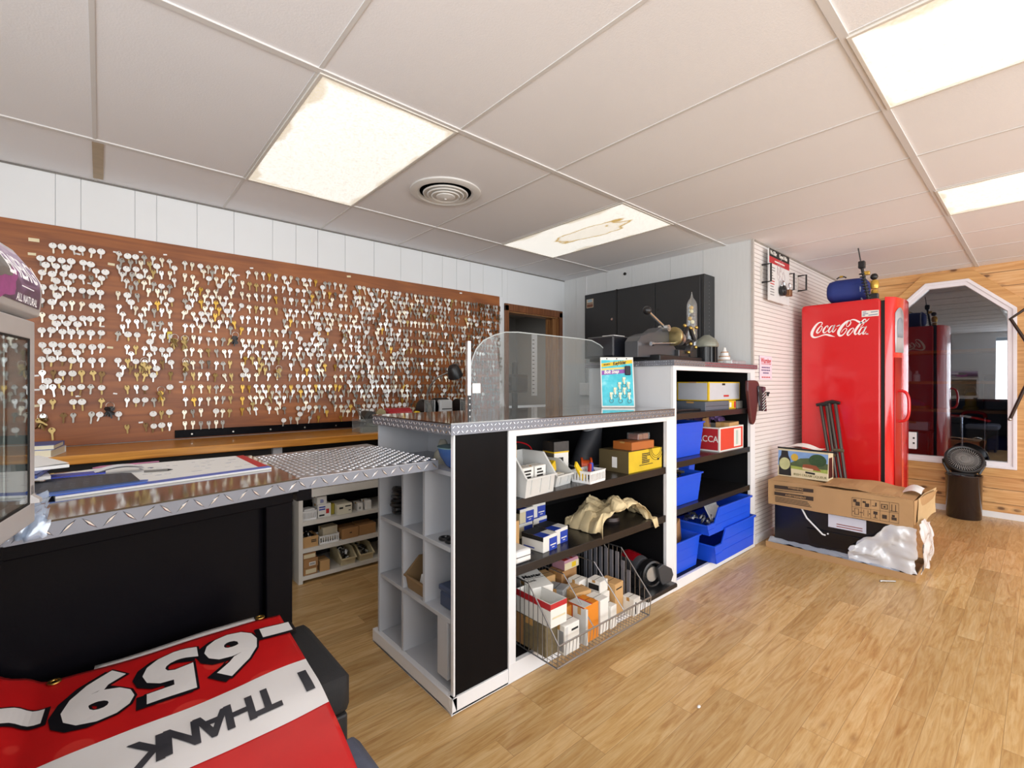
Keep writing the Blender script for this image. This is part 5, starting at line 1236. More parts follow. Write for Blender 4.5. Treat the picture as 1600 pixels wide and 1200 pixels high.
# ---- things in the pigeonholes
G5 = 'things in the pigeonholes'
bw = thing('bowl', 'blue grey bowl in the top gap above the pigeonholes', 'bowl', (1.11, 1.585, PH[2]))
MB(T(1.11, 1.60, PH[2] + .001)).lathe([(0, .0), (.035, .0), (.05, .01), (.075, .05), (.085, .085), (.08, .085), (.07, .055), (.04, .016), (0, .012)], (0, 0, 0), 28).build('bowl_body', mat('blue_glazed_bowl', '3f5f9a', .25, var=.35, vs=14), bw, smooth=True)
MB(T(1.11, 1.60, PH[2] + .001)).lathe([(.085, .083), (.087, .088), (.082, .088)], (0, 0, 0), 28).build('rim', mat('teal_glaze', '6c8e96', .3), bw, smooth=True)
rg = MB(T(1.13, 1.745, PH[2] + .001)); rg.sheet(lambda u, v: ((.05 * (1 - .75 * v) + .008 * nz3(u * 5, v * 4, 1)) * math.cos(2 * PI * u), (.045 * (1 - .7 * v) + .008 * nz3(u * 4, v * 6, 7)) * math.sin(2 * PI * u), .10 * v + .008 * nz3(u * 4, v * 4, 2)), 24, 10)
tag(rg.build('cloth_bundle', mat('stone_cloth', '8d8a7e', .85, var=.2, vs=25), smooth=True), 'grey beige cloth bundle beside the bowl in the top gap', 'cloth')
cb = MB(); rr = random.Random(9); pts = []
for i in range(26): pts.append((1.07 + .045 * math.cos(i * 1.7) * rr.uniform(.5, 1), 2.03 + .05 * math.sin(i * 1.7) * rr.uniform(.6, 1), PH[1] + .012 + .13 * i / 26))
cb.tube(smoothpts(pts, 5), .009, 6)
tag(cb.build('cable_coil', M_blackp, smooth=True), 'black coiled cable in the upper left pigeonhole', 'cable')
cp = MB(); cp.sheet(lambda u, v: (1.10 + .12 * v, 1.735 + .06 * u + .02 * nz3(u * 3, v * 3, 4), PH[1] + .004 + .06 * u * u + .035 * (1 - v)), 10, 10)
o = cp.build('paper_sheet', mat('grey_cream_paper', 'a79f92', .8), smooth=True); o.modifiers.new('t', 'SOLIDIFY').thickness = .001; tag(o, 'curled beige paper in the upper middle pigeonhole', 'paper')
sc = thing('scissors', 'black handled scissors lying in the upper right pigeonhole', 'scissors', (1.08, 1.58, PH[1]))
for s in (0, 1):
    MB().tube([(1.045 + .021 * math.cos(a), 1.60 - .045 * s + .019 * math.sin(a), PH[1] + .008) for a in [2 * PI * i / 16 for i in range(16)]], .006, 8, closed=True).build('handle', M_blackp, sc, smooth=True)
b = MB(T(1.065, 1.575, PH[1] + .006)); b.prism([(0, -.006), (.02, -.01), (.13, .004), (.02, .006)], 0, .003); b.prism([(0, .006), (.02, .01), (.13, -.002), (.02, -.006)], .0032, .006); b.build('blades', M_steel, sc)
openbin('cardboard_bin', 'brown cardboard parts bin in the central pigeonhole', (1.115, 1.795, PH[0]), .15, .20, .13, .065, -PI / 2, mat('kraft_bin_card', '8f7350', .7), group=G5)
for i, (x, y, rz, m, lab) in enumerate(((1.16, 1.80, .2, M_redc, 'red card pack standing in the brown cardboard bin'), (1.10, 1.79, -.3, mat('dark_blue_card', '2c3550', .5), 'dark blue card pack in the brown cardboard bin'), (1.07, 1.77, .4, M_cardw, 'white bordered card in the brown cardboard bin'))):
    carton('card_pack', lab, 'card pack', (x, y, PH[0] + .008), (.03, .085, .085 - .012 * i), rz, m, G5, tip=RY(.35))
bc = thing('case', 'small blue grey plastic case in the middle right pigeonhole', 'case', (1.10, 1.57, PH[0]), G5)
pad(1.04, 1.20, 1.515, 1.635, PH[0], PH[0] + .065, .008).build('case_body', mat('slate_blue_plastic', '44506a', .45), bc, bevel=.004)
pad(1.036, 1.204, 1.512, 1.639, PH[0] + .066, PH[0] + .09, .008).build('case_lid', _mats['slate_blue_plastic'], bc, bevel=.004)
# ------------------------------------------------------------------ tall cabinet goods
def bluebin(name, lab, x0, x1, y0, y1, z0, z1, group='blue bins in the tall cabinet', front=None, lip=True):
    o = thing(name, lab, 'bin', ((x0 + x1) / 2, (y0 + y1) / 2, z0), group)
    b = MB(); b.tray(x0, x1, y0, y1, z0, z1, .018, .004, front); b.build('bin_body', M_bbin, o, bevel=.0015)
    b = MB(); zf = front or z1
    for kz in (.36, .70):
        zz = z0 + (zf - z0) * kz; e = .018 * (1 - kz) - .0015
        b.ringprism([(x0 + e, y0 + e), (x1 - e, y0 + e), (x1 - e, y1 - e), (x0 + e, y1 - e)], [(x0 + e + .004, y0 + e + .004), (x1 - e - .004, y0 + e + .004), (x1 - e - .004, y1 - e - .004), (x0 + e + .004, y1 - e - .004)], zz - .0016, zz + .0016, 'z')
    b.build('rib', M_bbin, o)
    if lip and front is None:
        b = MB(); b.ringprism([(x0 - .008, y0 - .008), (x1 + .008, y0 - .008), (x1 + .008, y1 + .008), (x0 - .008, y1 + .008)], [(x0 + .003, y0 + .003), (x1 - .003, y0 + .003), (x1 - .003, y1 - .003), (x0 + .003, y1 - .003)], z1 - .008, z1 + .002, 'z')
        b.build('rim', M_bbin, o, bevel=.0015)
    return o
M_bbin = mat('royal_blue_plastic', '1b52dc', .38, var=.06, vs=6)
z = TS[1]
bluebin('bin', 'blue plastic bin beside the red carton in the tall cabinet', 2.63, 3.075, 1.53, 1.85, z + .001, z + .222)
rx = carton('carton', 'open red and white carton with ACCA lettering in the tall cabinet', 'box', (3.43, 1.63, z), (.39, .27, .17), .0, M_cardw, 'goods in the tall cabinet',
            [('l', .08, .06, .96, .94, M_redc), ('f', .04, .06, .96, .94, mat('coral_red_print', 'd9432f', .5)), ('f', .58, .12, .88, .88, M_cardw), ('f', .66, .2, .76, .8, mat('pale_green_print', 'b9c8c0', .5))], open_=True)
b = MB(); b.text('UACCA', .062, frame((3.2335, 1.60, z + .085), (0, -1, 0), (0, 0, 1)), bold=.01, sx=.9); b.build('lettering', M_cardw, rx)
carton('carton', 'brown carton flap piece sticking out of the red carton', 'cardboard', (3.34, 1.60, z + .02), (.16, .03, .215), .35, M_card, 'goods in the red carton', tip=RX(-.2))
carton('carton', 'tan carton lying on top in the red carton', 'cardboard', (3.50, 1.56, z + .06), (.20, .10, .135), .1, M_card2, 'goods in the red carton')
carton('carton', 'small dark blue printed pack in the red carton', 'pack', (3.29, 1.70, z + .05), (.10, .06, .17), .3, mat('navy_print_pack', '3d3a5c', .4, var=.6, vs=50), 'goods in the red carton', tip=RX(-.25))
pv = MB(); pv.sheet(lambda u, v: (3.30 + .34 * u + .03 * nz3(u * 6, v * 5, 2), 1.62 + .17 * v + .02 * nz3(u * 7, v * 8, 5), z + .185 + .05 * math.sin(PI * u) + .045 * nz3(u * 5, v * 5, 9) + .02 * nz3(u * 14, v * 14, 3)), 26, 18)
tag(pv.build('plastic_bag', mat('lilac_plastic', '9c7bb5', .25, var=.4, vs=40), smooth=True, angle=30), 'crumpled lilac plastic bag on top of the red carton', 'plastic bag', 'goods in the red carton')
z = TS[2]
bluebin('bin', 'blue bin filled with tools on the third tall cabinet shelf', 2.63, 2.99, 1.50, 1.78, z + .001, z + .185)
heap('tool_jumble', 'jumble of dark tools and wire filling the third shelf blue bin', 'tools', (2.80, 1.63, z + .125), (.15, .10), .09, [M_junk, M_blackp, M_steel, mat('dark_brown_tool', '3c2a22', .6)], 21, 60, 'goods in the tall cabinet')
b = MB(T(2.95, 1.70, z + .15)); b.lathe([(0, 0), (.035, 0), (.05, .02), (.048, .05), (.03, .07), (0, .072)], (0, 0, 0), 20)
tag(b.build('roll', mat('white_roll', 'c9c6bf', .7, var=.2, vs=40), smooth=True), 'white roll sitting at the right end of the tool filled bin', 'roll', 'goods in the tall cabinet')
o = thing('tray', 'blue plastic bin lid standing behind the tool filled bin', 'tray', (3.06, 1.72, z), 'blue bins in the tall cabinet')  # a bin lid, not a tray
b = MB(); b.tray(3.012, 3.09, 1.60, 1.86, z + .002, z + .21, .012, .004); b.build('lid_body', M_bbin, o, bevel=.0015)  # blue bin lid, shaped as a narrow open box
z = .06
bluebin('bin', 'blue bin with brown cardboard at bottom left of the tall cabinet', 2.63, 2.965, 1.50, 1.80, z + .001, z + .205)
carton('carton', 'brown carton leaning out of the bottom left blue bin', 'box', (2.82, 1.67, z + .12), (.22, .16, .15), .25, M_card, 'goods in the tall cabinet', tip=RY(-.25))
carton('carton', 'dark brown pack at the left in the bottom blue bin', 'pack', (2.69, 1.64, z + .02), (.05, .12, .24), .1, mat('cocoa_pack', '4a382c', .6), 'goods in the tall cabinet')

def stackbin(lab, x0, x1, y0, y1, z0, h, hf):
    """big blue bin whose long side faces the room and whose open low end faces the island (-x)"""
    o = thing('bin', lab, 'bin', ((x0 + x1) / 2, (y0 + y1) / 2, z0), 'stacked blue open front bins'); t = .005; s = .10
    poly = [(x0 + .03, z0), (x1 - .02, z0), (x1, z0 + h), (x0 + s + .06, z0 + h), (x0 + s, z0 + hf), (x0, z0 + hf)]
    b = MB()
    for y in (y0, y1 - t): b.prism(poly, y, y + t, 'y')
    b.box(x0 + .03, y0, z0, x1 - .02, y1, z0 + t); b.prism([(x1 - .02 - t, z0), (x1 - .02, z0), (x1, z0 + h), (x1 - t, z0 + h)], y0, y1, 'y'); b.prism([(x0 + .03, z0), (x0 + .035, z0), (x0 + t, z0 + hf), (x0, z0 + hf)], y0, y1, 'y')
    b.build('bin_body', M_bbin, o, bevel=.0015)
    b = MB(); b.box(x0 - .008, y0 - .008, z0 + hf - .012, x0 + .006, y1 + .008, z0 + hf); b.box(x0 + s + .06, y0 - .010, z0 + h - .014, x1 + .006, y0 + .004, z0 + h); b.box(x0 + s + .06, y1 - .004, z0 + h - .014, x1 + .006, y1 + .01, z0 + h); b.box(x1 - .004, y0 - .01, z0 + h - .014, x1 + .008, y1 + .01, z0 + h)
    b.prism([(x0, z0 + hf - .012), (x0 + s, z0 + hf - .012), (x0 + s + .06, z0 + h - .014), (x0 + s + .06, z0 + h), (x0 + s - .01, z0 + hf), (x0, z0 + hf)], y0 - .009, y0, 'y')
    b.build('rim', M_bbin, o, bevel=.0015)
    b = MB()
    for kz in (.33, .62): b.box(x0 + s + .02, y0 - .0025, z0 + h * kz - .002, x1 - .015, y0, z0 + h * kz + .002)
    for kz in (.5,): b.box(x0 + .01, y0 - .0025, z0 + hf * kz - .002, x0 + s, y0, z0 + hf * kz + .002)
    b.build('rib', M_bbin, o)
stackbin('lower blue open front bin of the stacked pair, bottom right', 3.02, 3.66, 1.43, 1.80, .062, .215, .125)
stackbin('upper blue open front bin of the stacked pair, bottom right', 2.94, 3.62, 1.44, 1.80, .262, .165, .075)
pw = MB(); pw.sheet(lambda u, v: (3.18 + .16 * u + .01 * nz3(u * 5, v * 5, 2), 1.53 + .08 * v, .30 + .14 * v + .03 * u + .02 * nz3(u * 6, v * 6, 4)), 12, 10)
o = pw.build('paper_sheet', M_paper, smooth=True); o.modifiers.new('t', 'SOLIDIFY').thickness = .001; tag(o, 'crumpled white paper in the upper open front blue bin', 'paper', 'goods in the tall cabinet')
heap('metal_parts', 'grey metal parts in the upper open front blue bin', 'parts', (3.16, 1.60, .27), (.10, .10), .10, [M_junk, M_steel, M_greyp], 31, 36, 'goods in the tall cabinet')
# top shelf
z = TS[0]
carton('carton', 'white box with yellow edges lying on the top tall cabinet shelf', 'box', (3.42, 1.66, z + .062), (.50, .24, .135), 0, M_yellow, 'goods on the top cabinet shelf', [('f', .025, .06, .975, .94, mat('pearl_print', 'c9cbd2', .4)), ('f', .4, .82, .5, .92, M_ink), ('f', .45, .2, .62, .3, M_inkr), ('f', .3, .35, .7, .365, M_greyp), ('l', .05, .06, .95, .94, _mats['pearl_print'])])
carton('case', 'flat blue grey case under the white and yellow box', 'case', (3.26, 1.63, z), (.36, .22, .060), 0, mat('blue_grey_case', '5f6672', .45), 'goods on the top cabinet shelf', [('f', .02, .46, .98, .5, M_ink)])
carton('carton', 'small yellow and red carton right of the flat case', 'box', (3.50, 1.62, z), (.11, .20, .060), 0, M_yellow, 'goods on the top cabinet shelf', [('f', .0, .2, .3, .8, M_cardw), ('f', .7, .1, .95, .9, M_inkr)])
carton('carton', 'grey carton at the right end of the top shelf', 'box', (3.62, 1.62, z), (.10, .20, .055), 0, mat('taupe_carton', '7d7a74', .6), 'goods on the top cabinet shelf')
rod = thing('black_rod', 'thin black rod with knobs lying on the top shelf', 'rod', (2.85, 1.58, z), 'goods on the top cabinet shelf')
MB().tube([(2.63, 1.56, z + .012), (2.85, 1.57, z + .009), (3.06, 1.55, z + .009)], .007, 8).build('shaft', M_blackp, rod, smooth=True)
b = MB(); b.ball((2.68, 1.56, z + .016), .016); b.ball((2.77, 1.565, z + .014), .013); b.build('knob', M_blackp, rod, smooth=True)
# leather holster over the right stile
hs = thing('leather_holster', 'dark maroon leather holster hanging on the right cabinet post', 'holster', (3.70, 1.46, .95))
pts = smoothpts([(3.585, 1.275), (3.66, 1.278), (3.76, 1.272), (3.80, 1.225), (3.79, 1.14), (3.755, 1.09), (3.735, 1.02), (3.715, .965), (3.68, .945), (3.645, .965), (3.625, 1.03), (3.605, 1.12), (3.585, 1.20)], 4)
b = MB(); b.prism(pts, 1.445, 1.466, 'y'); b.build('holster_body', mat('maroon_leather', '4a1c1f', .35, var=.25, vs=20, bump=.15, bs=120), hs, bevel=.006)
b = MB(); b.tube([(x, 1.444, zz) for x, zz in [(a + (3.69 - a) * .07, c + (1.11 - c) * .07) for a, c in pts]], .0016, 5); b.build('stitching', mat('brown_thread', '7a4a3c', .7), hs)
dc = thing('plastic_sleeve', 'dark shiny plastic sleeve hanging beside the maroon holster', 'sleeve', (3.84, 1.45, 1.05))
b = MB(); b.sheet(lambda u, v: (3.745 + .15 * u + .02 * v, 1.440 - .012 * math.sin(PI * u) + .006 * nz3(u * 5, v * 9, 4), 1.235 - .19 * v - .01 * u), 14, 16); o = b.build('sleeve', mat('dark_glossy_film', '1b1f2e', .12, var=.4, vs=20), dc, smooth=True); o.modifiers.new('t', 'SOLIDIFY').thickness = .002
b = MB()
for i in range(7):
    z0 = 1.20 - .022 * i; b.tube([(3.80, 1.425, z0 - .03), (3.85, 1.424, z0 - .005), (3.885, 1.428, z0)], .0022, 5)
b.build('white_print', M_cardw, dc)

# ------------------------------------------------------------------ on top of the tall cabinet
z = TZ + .001
km = thing('code_key_machine', 'dark grey lever operated key punch machine on the tall cabinet', 'key machine', (2.88, 1.72, z))
M_mach = mat('charcoal_enamel', '45464a', .4, var=.08); M_mach2 = mat('black_casting', '232325', .4, .3, var=.2)
def Q(px, py, y): p = at(px, py, y=y); return (p.x, p.z)
Ym = 1.68
poly = [Q(*q, Ym) for q in ((995, 558), (995, 533), (1000, 525), (1010, 521), (1022, 519), (1031, 512), (1037, 511), (1043, 518), (1046, 530), (1054, 545), (1068, 558))]
poly = [(x, max(zz, z)) for x, zz in poly]
b = MB(); b.prism(poly, Ym - .008, Ym + .09, 'y'); b.build('housing', M_mach, km, bevel=.003)
x0 = Q(1002, 540, Ym)[0]; x1 = Q(1068, 540, Ym)[0]
MB().bbox(((x0 + x1) / 2 + .1, Ym + .02, z), (.55, .20, .04), b=.006).build('base', M_mach2, km)
p0 = Q(1011, 485, Ym - .02); p1 = Q(1039, 512, Ym - .02)
b = MB(); b.cyl((p0[0], Ym - .02, p0[1]), (p1[0], Ym - .02, p1[1]), .010, 12); b.build('lever', M_chrome, km, smooth=True)
MB().ball((p0[0], Ym - .02, p0[1]), .028, 16).build('lever_knob', M_blackp, km, smooth=True)
b = MB(); b.cyl((p1[0], Ym - .05, p1[1] - .005), (p1[0], Ym + .02, p1[1] - .005), .022, 16); b.cyl((p1[0], Ym - .055, p1[1] - .005), (p1[0], Ym - .05, p1[1] - .005), .012, 10); b.build('pivot', M_steel, km, smooth=True)
a = Q(1018, 537, Ym - .05); c = Q(1062, 536, Ym - .05)
b = MB(); b.cyl((a[0], Ym - .05, a[1]), (c[0], Ym - .05, c[1]), .007, 10); b.cyl((a[0] - .005, Ym - .05, a[1]), (a[0] + .02, Ym - .05, a[1]), .013, 10); b.build('guide_bar', M_chrome, km, smooth=True)
wx, wz = Q(1050, 527, Ym)
MB().lathe([(0, -.012), (.055, -.012), (.062, -.008), (.062, .008), (.055, .012), (0, .012)], (wx - .04, Ym - .04, wz), 28, axis='x').build('dial_wheel', mat('brass_dial', 'a59468', .3, .8, var=.2, vs=40), km, smooth=True)
MB().lathe([(0, -.01), (.045, -.01), (.045, .02), (0, .02)], (wx + .05, Ym - .02, wz - .01), 24, axis='x').build('drum', M_steel, km, smooth=True)
for dx, dz, L, an in ((.10, .03, .11, .6), (.20, .03, .11, -.6), (.12, -.03, .07, 1.2), (.19, -.05, .08, .3)):
    u = Vector((math.sin(an), 0, math.cos(an))); c0 = Vector((wx + dx, Ym - .04, wz + dz)); MB().cyl(c0 - u * L / 2, c0 + u * L / 2, .014, 10).build('spindle', M_mach2, km, smooth=True)
for dx, dz in ((.07, .08), (.23, .08), (.15, -.04), (.22, -.06), (.12, -.10), (.15, .07)): MB().ball((wx + dx, Ym - .055, wz + dz), .013, 10).build('brass_stop', mat('polished_brass', 'c2a35a', .25, .9), km, smooth=True)
b = MB(); b.lathe([(.0, -.02), (.05, -.02), (.06, 0), (.05, .02), (0, .02)], (wx + .2, Ym - .03, z + .075), 20, axis='y'); b.bbox((wx + .14, Ym + .01, z + .038), (.24, .10, .05)); b.build('vise_block', mat('dark_steel', '4b4b4d', .35, .7, var=.2), km, smooth=True, angle=25)
bb_ = thing('black_box', 'black oblong metal box left of the key punch machine', 'machine box', (2.70, 1.85, z))
q0 = Q(944, 556, 1.9); q1 = Q(986, 530, 1.9)
b = MB(); b.bbox(((q0[0] + q1[0]) / 2, 1.93, z + .03), (q1[0] - q0[0] + .02, .22, q1[1] - z - .03), b=.008); b.build('box_body', mat('blue_black_enamel', '1e2027', .3, var=.15), bb_)
b = MB(); b.box(q0[0], 1.85, z, q1[0] + .02, 2.02, z + .03); b.build('foot', M_blackp, bb_)
MB().prism([(q1[0] - .06, 1.825), (q1[0] + .02, 1.825), (q1[0] + .02, 1.84), (q1[0] - .06, 1.84)], z + .0, q1[1] + .004).build('end_bracket', M_blackp, bb_)
pgt = MB(T(q0[0] + .14, 1.93, q1[1] + .002)); pgt.bbox((0, 0, 0), (.12, .1, .012), b=.002); tag(pgt.build('card_stack', M_paper), 'small stack of white cards on the black oblong machine box', 'cards')
gt = thing('glass_thermometer', 'tall glass tube thermometer with golden floats on the tall cabinet', 'thermometer', (3.22, 1.68, z))
tx = Q(1081, 540, Ym)[0]; tz = Q(1081, 456, Ym)[1]
MB().lathe([(.036, z + .02), (.036, tz - .11), (.034, tz - .085), (.022, tz - .06), (.010, tz - .045), (.005, tz - .02), (.0015, tz)], (tx, Ym, 0), 24).build('glass_tube', M_clear, gt, smooth=True)
MB().lathe([(0, z), (.05, z), (.05, z + .015), (.037, z + .025), (0, z + .025)], (tx, Ym, 0), 24).build('base', M_blackp, gt, smooth=True)
fl_m = [mat('amber_float', 'd2a53a', .2, coat=.5), mat('pale_float', 'e6dca8', .2, coat=.5), mat('dark_float', '4a3b2a', .2, coat=.5)]
rr = random.Random(3)
for i in range(9):
    fz = tz - .115 - .026 * i if i < 8 else tz - .40
    MB().ball((tx + rr.uniform(-.012, .012), Ym + rr.uniform(-.012, .012), fz), .0155, 12).build('float', fl_m[i % 3], gt, smooth=True)
dm = thing('dome_motor', 'black finned motor with grey green dome cap on cabinet', 'motor', (3.36, 1.62, z))
mx, mzt = Q(1104, 523, 1.62); 
b = MB(); b.lathe([(0, z), (.062, z), (.062, z + .125), (0, z + .125)], (mx, 1.62, 0), 24)
for i in range(14):
    a = 2 * PI * i / 14; b.M = T(mx, 1.62, 0) @ RZ(a); b.box(.055, -.006, z, .075, .006, z + .12); b.M = Matrix()
b.build('finned_body', M_blackp, dm)
MB().lathe([(.078, z + .118), (.082, z + .125), (.080, z + .145), (.068, z + .17), (.045, z + .188), (.02, mzt - .004 if mzt > z + .19 else z + .196), (0, z + .198)], (mx, 1.62, 0), 28).build('dome_cap', mat('verdigris_grey', '8f9287', .4, .4, var=.2, vs=30), dm, smooth=True)
lt = thing('tiered_ornament', 'small white tiered lighthouse shaped ornament at cabinet edge', 'ornament', (3.62, 1.60, z))
ox_ = Q(1132, 550, 1.60)[0]
MB().lathe([(0, z), (.05, z), (.048, z + .03), (.04, z + .034), (.038, z + .058), (.030, z + .062), (.026, z + .09), (.018, z + .095), (.010, z + .115), (.010, z + .125), (0, z + .13)], (ox_, 1.60, 0), 20).build('tower', M_whitep, lt, smooth=True, angle=30)
for hh, r in ((.032, .049), (.060, .039), (.092, .027)): MB().lathe([(r - .004, z + hh - .004), (r, z + hh - .003), (r, z + hh + .003), (r - .004, z + hh + .004)], (ox_, 1.60, 0), 20).build('band', mat('tan_band', 'b98a5c', .5), lt)
gl_ = thing('glass_block', 'low clear glass block at the right end of the cabinet top', 'glass block', (3.68, 1.58, z))
pad(ox_ - .10, ox_ + .14, 1.50, 1.57, z, z + .03, .004).build('block', M_clear, gl_); 

# ------------------------------------------------------------------ acrylic shield and blister card on the island top
Z1 = 1.1035
gs = thing('acrylic_shield', 'clear acrylic counter shield with rounded top corners on island counter', 'shield', (1.95, 1.9, Z1))
SYY = 1.90
def S(px, py): p = at(px, py, y=SYY); return (p.x, max(p.z, Z1))
pts = [(S(733, 650)[0], Z1)] + [S(*q) for q in ((734, 580), (739, 560), (745, 545), (756, 532), (772, 524), (790, 519), (810, 519), (905, 529), (925, 532), (938, 539), (946, 547), (951, 557))] + [(S(952, 600)[0], Z1)]
b = MB(); b.prism(pts, SYY, SYY + .006, 'y'); b.build('sheet', glass_mat('shield_acrylic', (.94, .96, .96), -.024, .02, body=(.75, .8, .8, .05)), gs)
b = MB(); b.tube([(x, SYY + .003, zz) for x, zz in pts[1:-1]], .0035, 6); b.build('polished_edge', mat('acrylic_edge', 'cfd6d6', .2, alpha=.75), gs, smooth=True)
xa = pts[0][0]
b = MB(); b.box(xa - .012, SYY - .006, Z1, xa + .006, SYY + .014, Z1 + .36); b.build('chrome_channel', M_chrome, gs)
b = MB(); b.box(xa - .013, SYY - .008, Z1, xa + .008, SYY - .006, Z1 + .09); b.build('bracket', M_blackp, gs)
b = MB()
for i in range(3): b.cyl((xa - .003, SYY - .008, Z1 + .015 + .03 * i), (xa - .003, SYY - .0105, Z1 + .015 + .03 * i), .004, 10)
b.build('screw', M_steel, gs)
MB().box(xa + .02, SYY - .002, Z1 + .10, xa + .07, SYY - .0005, Z1 + .15).build('paper_note', M_paper, gs)
# blister card
cd = thing('display_card', 'turquoise key holder display card with eight bolt snaps on counter', 'display card', (2.40, 1.75, Z1))
cM = frame((2.395, 1.735, Z1 + .002), RT, (-.16 * FW.x * -1, -.16 * FW.y * -1, 1)) @ T(0, 0, 0)
cw, ch = .205, .315
b = MB(cM); b.box(-cw / 2, 0, 0, cw / 2, ch, .0025); b.build('card', M_cardw, cd)
m, bb, k = custom('turquoise_print', .4)
n_ = k.new('ShaderNodeTexNoise', {'Vector': k.new('ShaderNodeTexCoord').outputs['Object'], 'Scale': 22.0, 'Detail': 3.0}).outputs['Fac']
k.l.new(k.ramp(n_, [(.3, lin('2fb3c4')), (.55, lin('49c3d2')), (.75, lin('8fdbe4'))]), bb.inputs['Base Color'])
b = MB(cM); b.box(-cw / 2 + .006, .010, .0025, cw / 2 - .006, ch - .018, .003); b.build('print', m, cd)
def cq(pts, z0, mm, nm): MB(cM).prism([(-cw / 2 + .006 + (cw - .012) * u, ch * v) for u, v in pts], z0, z0 + .0004).build(nm, mm, cd)
M_cy = mat('card_yellow', 'e0b818', .45); M_cp = mat('card_purple', '8a4aa0', .45)
cq([(0, .80), (1, .88), (1, .95), (0, .875)], .0031, M_cy, 'yellow_band'); cq([(0, .735), (.75, .77), (.75, .80), (0, .775)], .0031, mat('card_orange', 'ecc76a', .45), 'orange_band'); cq([(0, .64), (.75, .68), (.75, .755), (0, .725)], .0033, M_cp, 'purple_band')
b = MB(cM); A = math.atan(.08 * ch / cw)
b.text('MAGNETIC', .0135, T(-.062, ch * .853, .0037) @ RZ(A), bold=.03, shear=.2, sx=.62); b.text('KeyHider', .032, T(.016, ch * .882, .0037) @ RZ(A), bold=.03, shear=.25, sx=.66); b.build('lettering', M_ink, cd)
b = MB(cM); b.text('Bolt Snap', .030, T(-.036, ch * .705, .0039) @ RZ(.06), bold=.035, shear=.3, sx=.8); b.build('lettering', M_cardw, cd)
b = MB(cM)
for u in (.2, .5, .8): b.cyl((-cw / 2 + cw * u, ch - .009, .0025), (-cw / 2 + cw * u, ch - .009, .0032), .004, 12)
b.build('punched_hole', M_ink, cd)
b = MB(cM); b.bbox((.065, ch * .73, .0025), (.034, .058, .014)); b.build('key_box', mat('navy_plastic', '16182a', .4), cd)
M_gm = mat('golden_clip', 'e6dcc0', .3, .4)
for u, v in ((.70, .575), (.56, .475), (.83, .48), (.42, .37), (.70, .37), (.30, .275), (.57, .27), (.84, .27)):
    cx_, cy_ = -cw / 2 + cw * u, ch * v
    sn = thing('bolt_snap', 'x', 'bolt snap', cM @ Vector((cx_, cy_, .003)), 'bolt snaps on the display card')
    q = cM @ T(cx_, cy_, .003)
    b = MB(q); b.bbox((0, .0, 0), (.019, .014, .006), b=.002); b.bbox((0, -.022, 0), (.009, .03, .006), b=.002); b.bbox((-.008, -.014, 0), (.004, .02, .004)); b.build('clip', M_gm, sn)
    MB(q).tube([(.012 * math.cos(a), -.046 + .012 * math.sin(a), .004) for a in [2 * PI * i / 18 for i in range(18)]], .0014, 6, closed=True).build('split_ring', mat('ring_steel', '6f7f84', .25, .9), sn, smooth=True)
for o, w in zip([o for o in bpy.data.objects if o.get('label') == 'x'], ('topmost', 'second row left', 'second row right', 'third row left', 'third row right', 'bottom row left', 'bottom row middle', 'bottom row right')):
    o['label'] = 'silver bolt snap with ring, ' + w + ' on the turquoise card'
# ------------------------------------------------------------------ back wall: black cabinet, switch box
M_bcab = mat('black_steel_cabinet', '2c2d2f', .42, .2, var=.12, vs=5)
bc = thing('wall_cabinet', 'long black steel wall cabinet on the back wall', 'wall cabinet', (3.7, 2.4, 1.5))
CX = 3.62; cy0, cy1, cz0, cz1 = 1.80, 3.035, 1.50, 2.135
MB().box(CX + .012, cy0, cz0, XB - .001, cy1, cz1).build('body', M_bcab, bc, bevel=.004)
for y0, y1 in ((cy0 + .03, 2.235), (2.24, 2.635), (2.65, cy1 - .012)):
    MB().box(CX, y0, cz0 + .01, CX + .012, y1, cz1 - .016).build('door', M_bcab, bc, bevel=.003)
MB().box(CX - .002, 2.636, cz0, CX + .012, 2.649, cz1).build('centre_strip', M_ink, bc)
b = MB(); b.cyl((CX, 2.69, 1.86), (CX - .008, 2.69, 1.86), .012, 16); b.build('lock', M_chrome, bc, smooth=True)
b = MB()
for i in range(20): b.cyl((CX + .09, cy0 + .001, cz1 - .06 - .03 * i), (CX + .09, cy0 - .0015, cz1 - .06 - .03 * i), .005, 8)
b.build('adjustment_hole', mat('bare_steel', '77787a', .4, .7), bc)
b = MB(); b.cyl((CX, 2.21, 1.89), (CX - .001, 2.21, 1.89), .011, 12); b.build('plug_hole', M_ink, bc)
lb = MB(); lb.box(CX - .001, 2.915, 2.0, CX - .0002, 3.0, 2.085); lb.build('sticker', mat('sticker_cream', 'b9ab95', .6, var=.1), bc)
lb = MB(); lb.box(CX - .0016, 2.92, 2.005, CX - .001, 2.995, 2.035); lb.box(CX - .0016, 2.92, 2.04, CX - .001, 2.995, 2.048); lb.build('sticker_print', mat('sticker_brown', '6a4436', .6), bc)
lb = MB(); lb.text('LAB', .03, frame((CX - .0016, 2.96, 2.072), (0, -1, 0), (0, 0, 1)), bold=.02) if False else lb.box(CX - .0016, 2.93, 2.055, CX - .001, 2.985, 2.08); lb.build('sticker_head', mat('sticker_blue', '8fa6b5', .6), bc)
ob = thing('outlet_box', 'white electrical box with conduit on the back wall', 'outlet box', (XB, 2.88, 1.15))
pz = at(917, 608, x=XB); 
pad(XB - .055, XB - .001, pz.y - .06, pz.y + .06, pz.z - .065, pz.z + .065, .006).build('box', M_white, ob, bevel=.002)
MB().cyl((XB - .03, pz.y - .01, pz.z + .065), (XB - .03, pz.y - .01, 1.5), .009, 10).build('conduit', mat('grey_conduit', '9a9c9e', .4), ob, smooth=True)
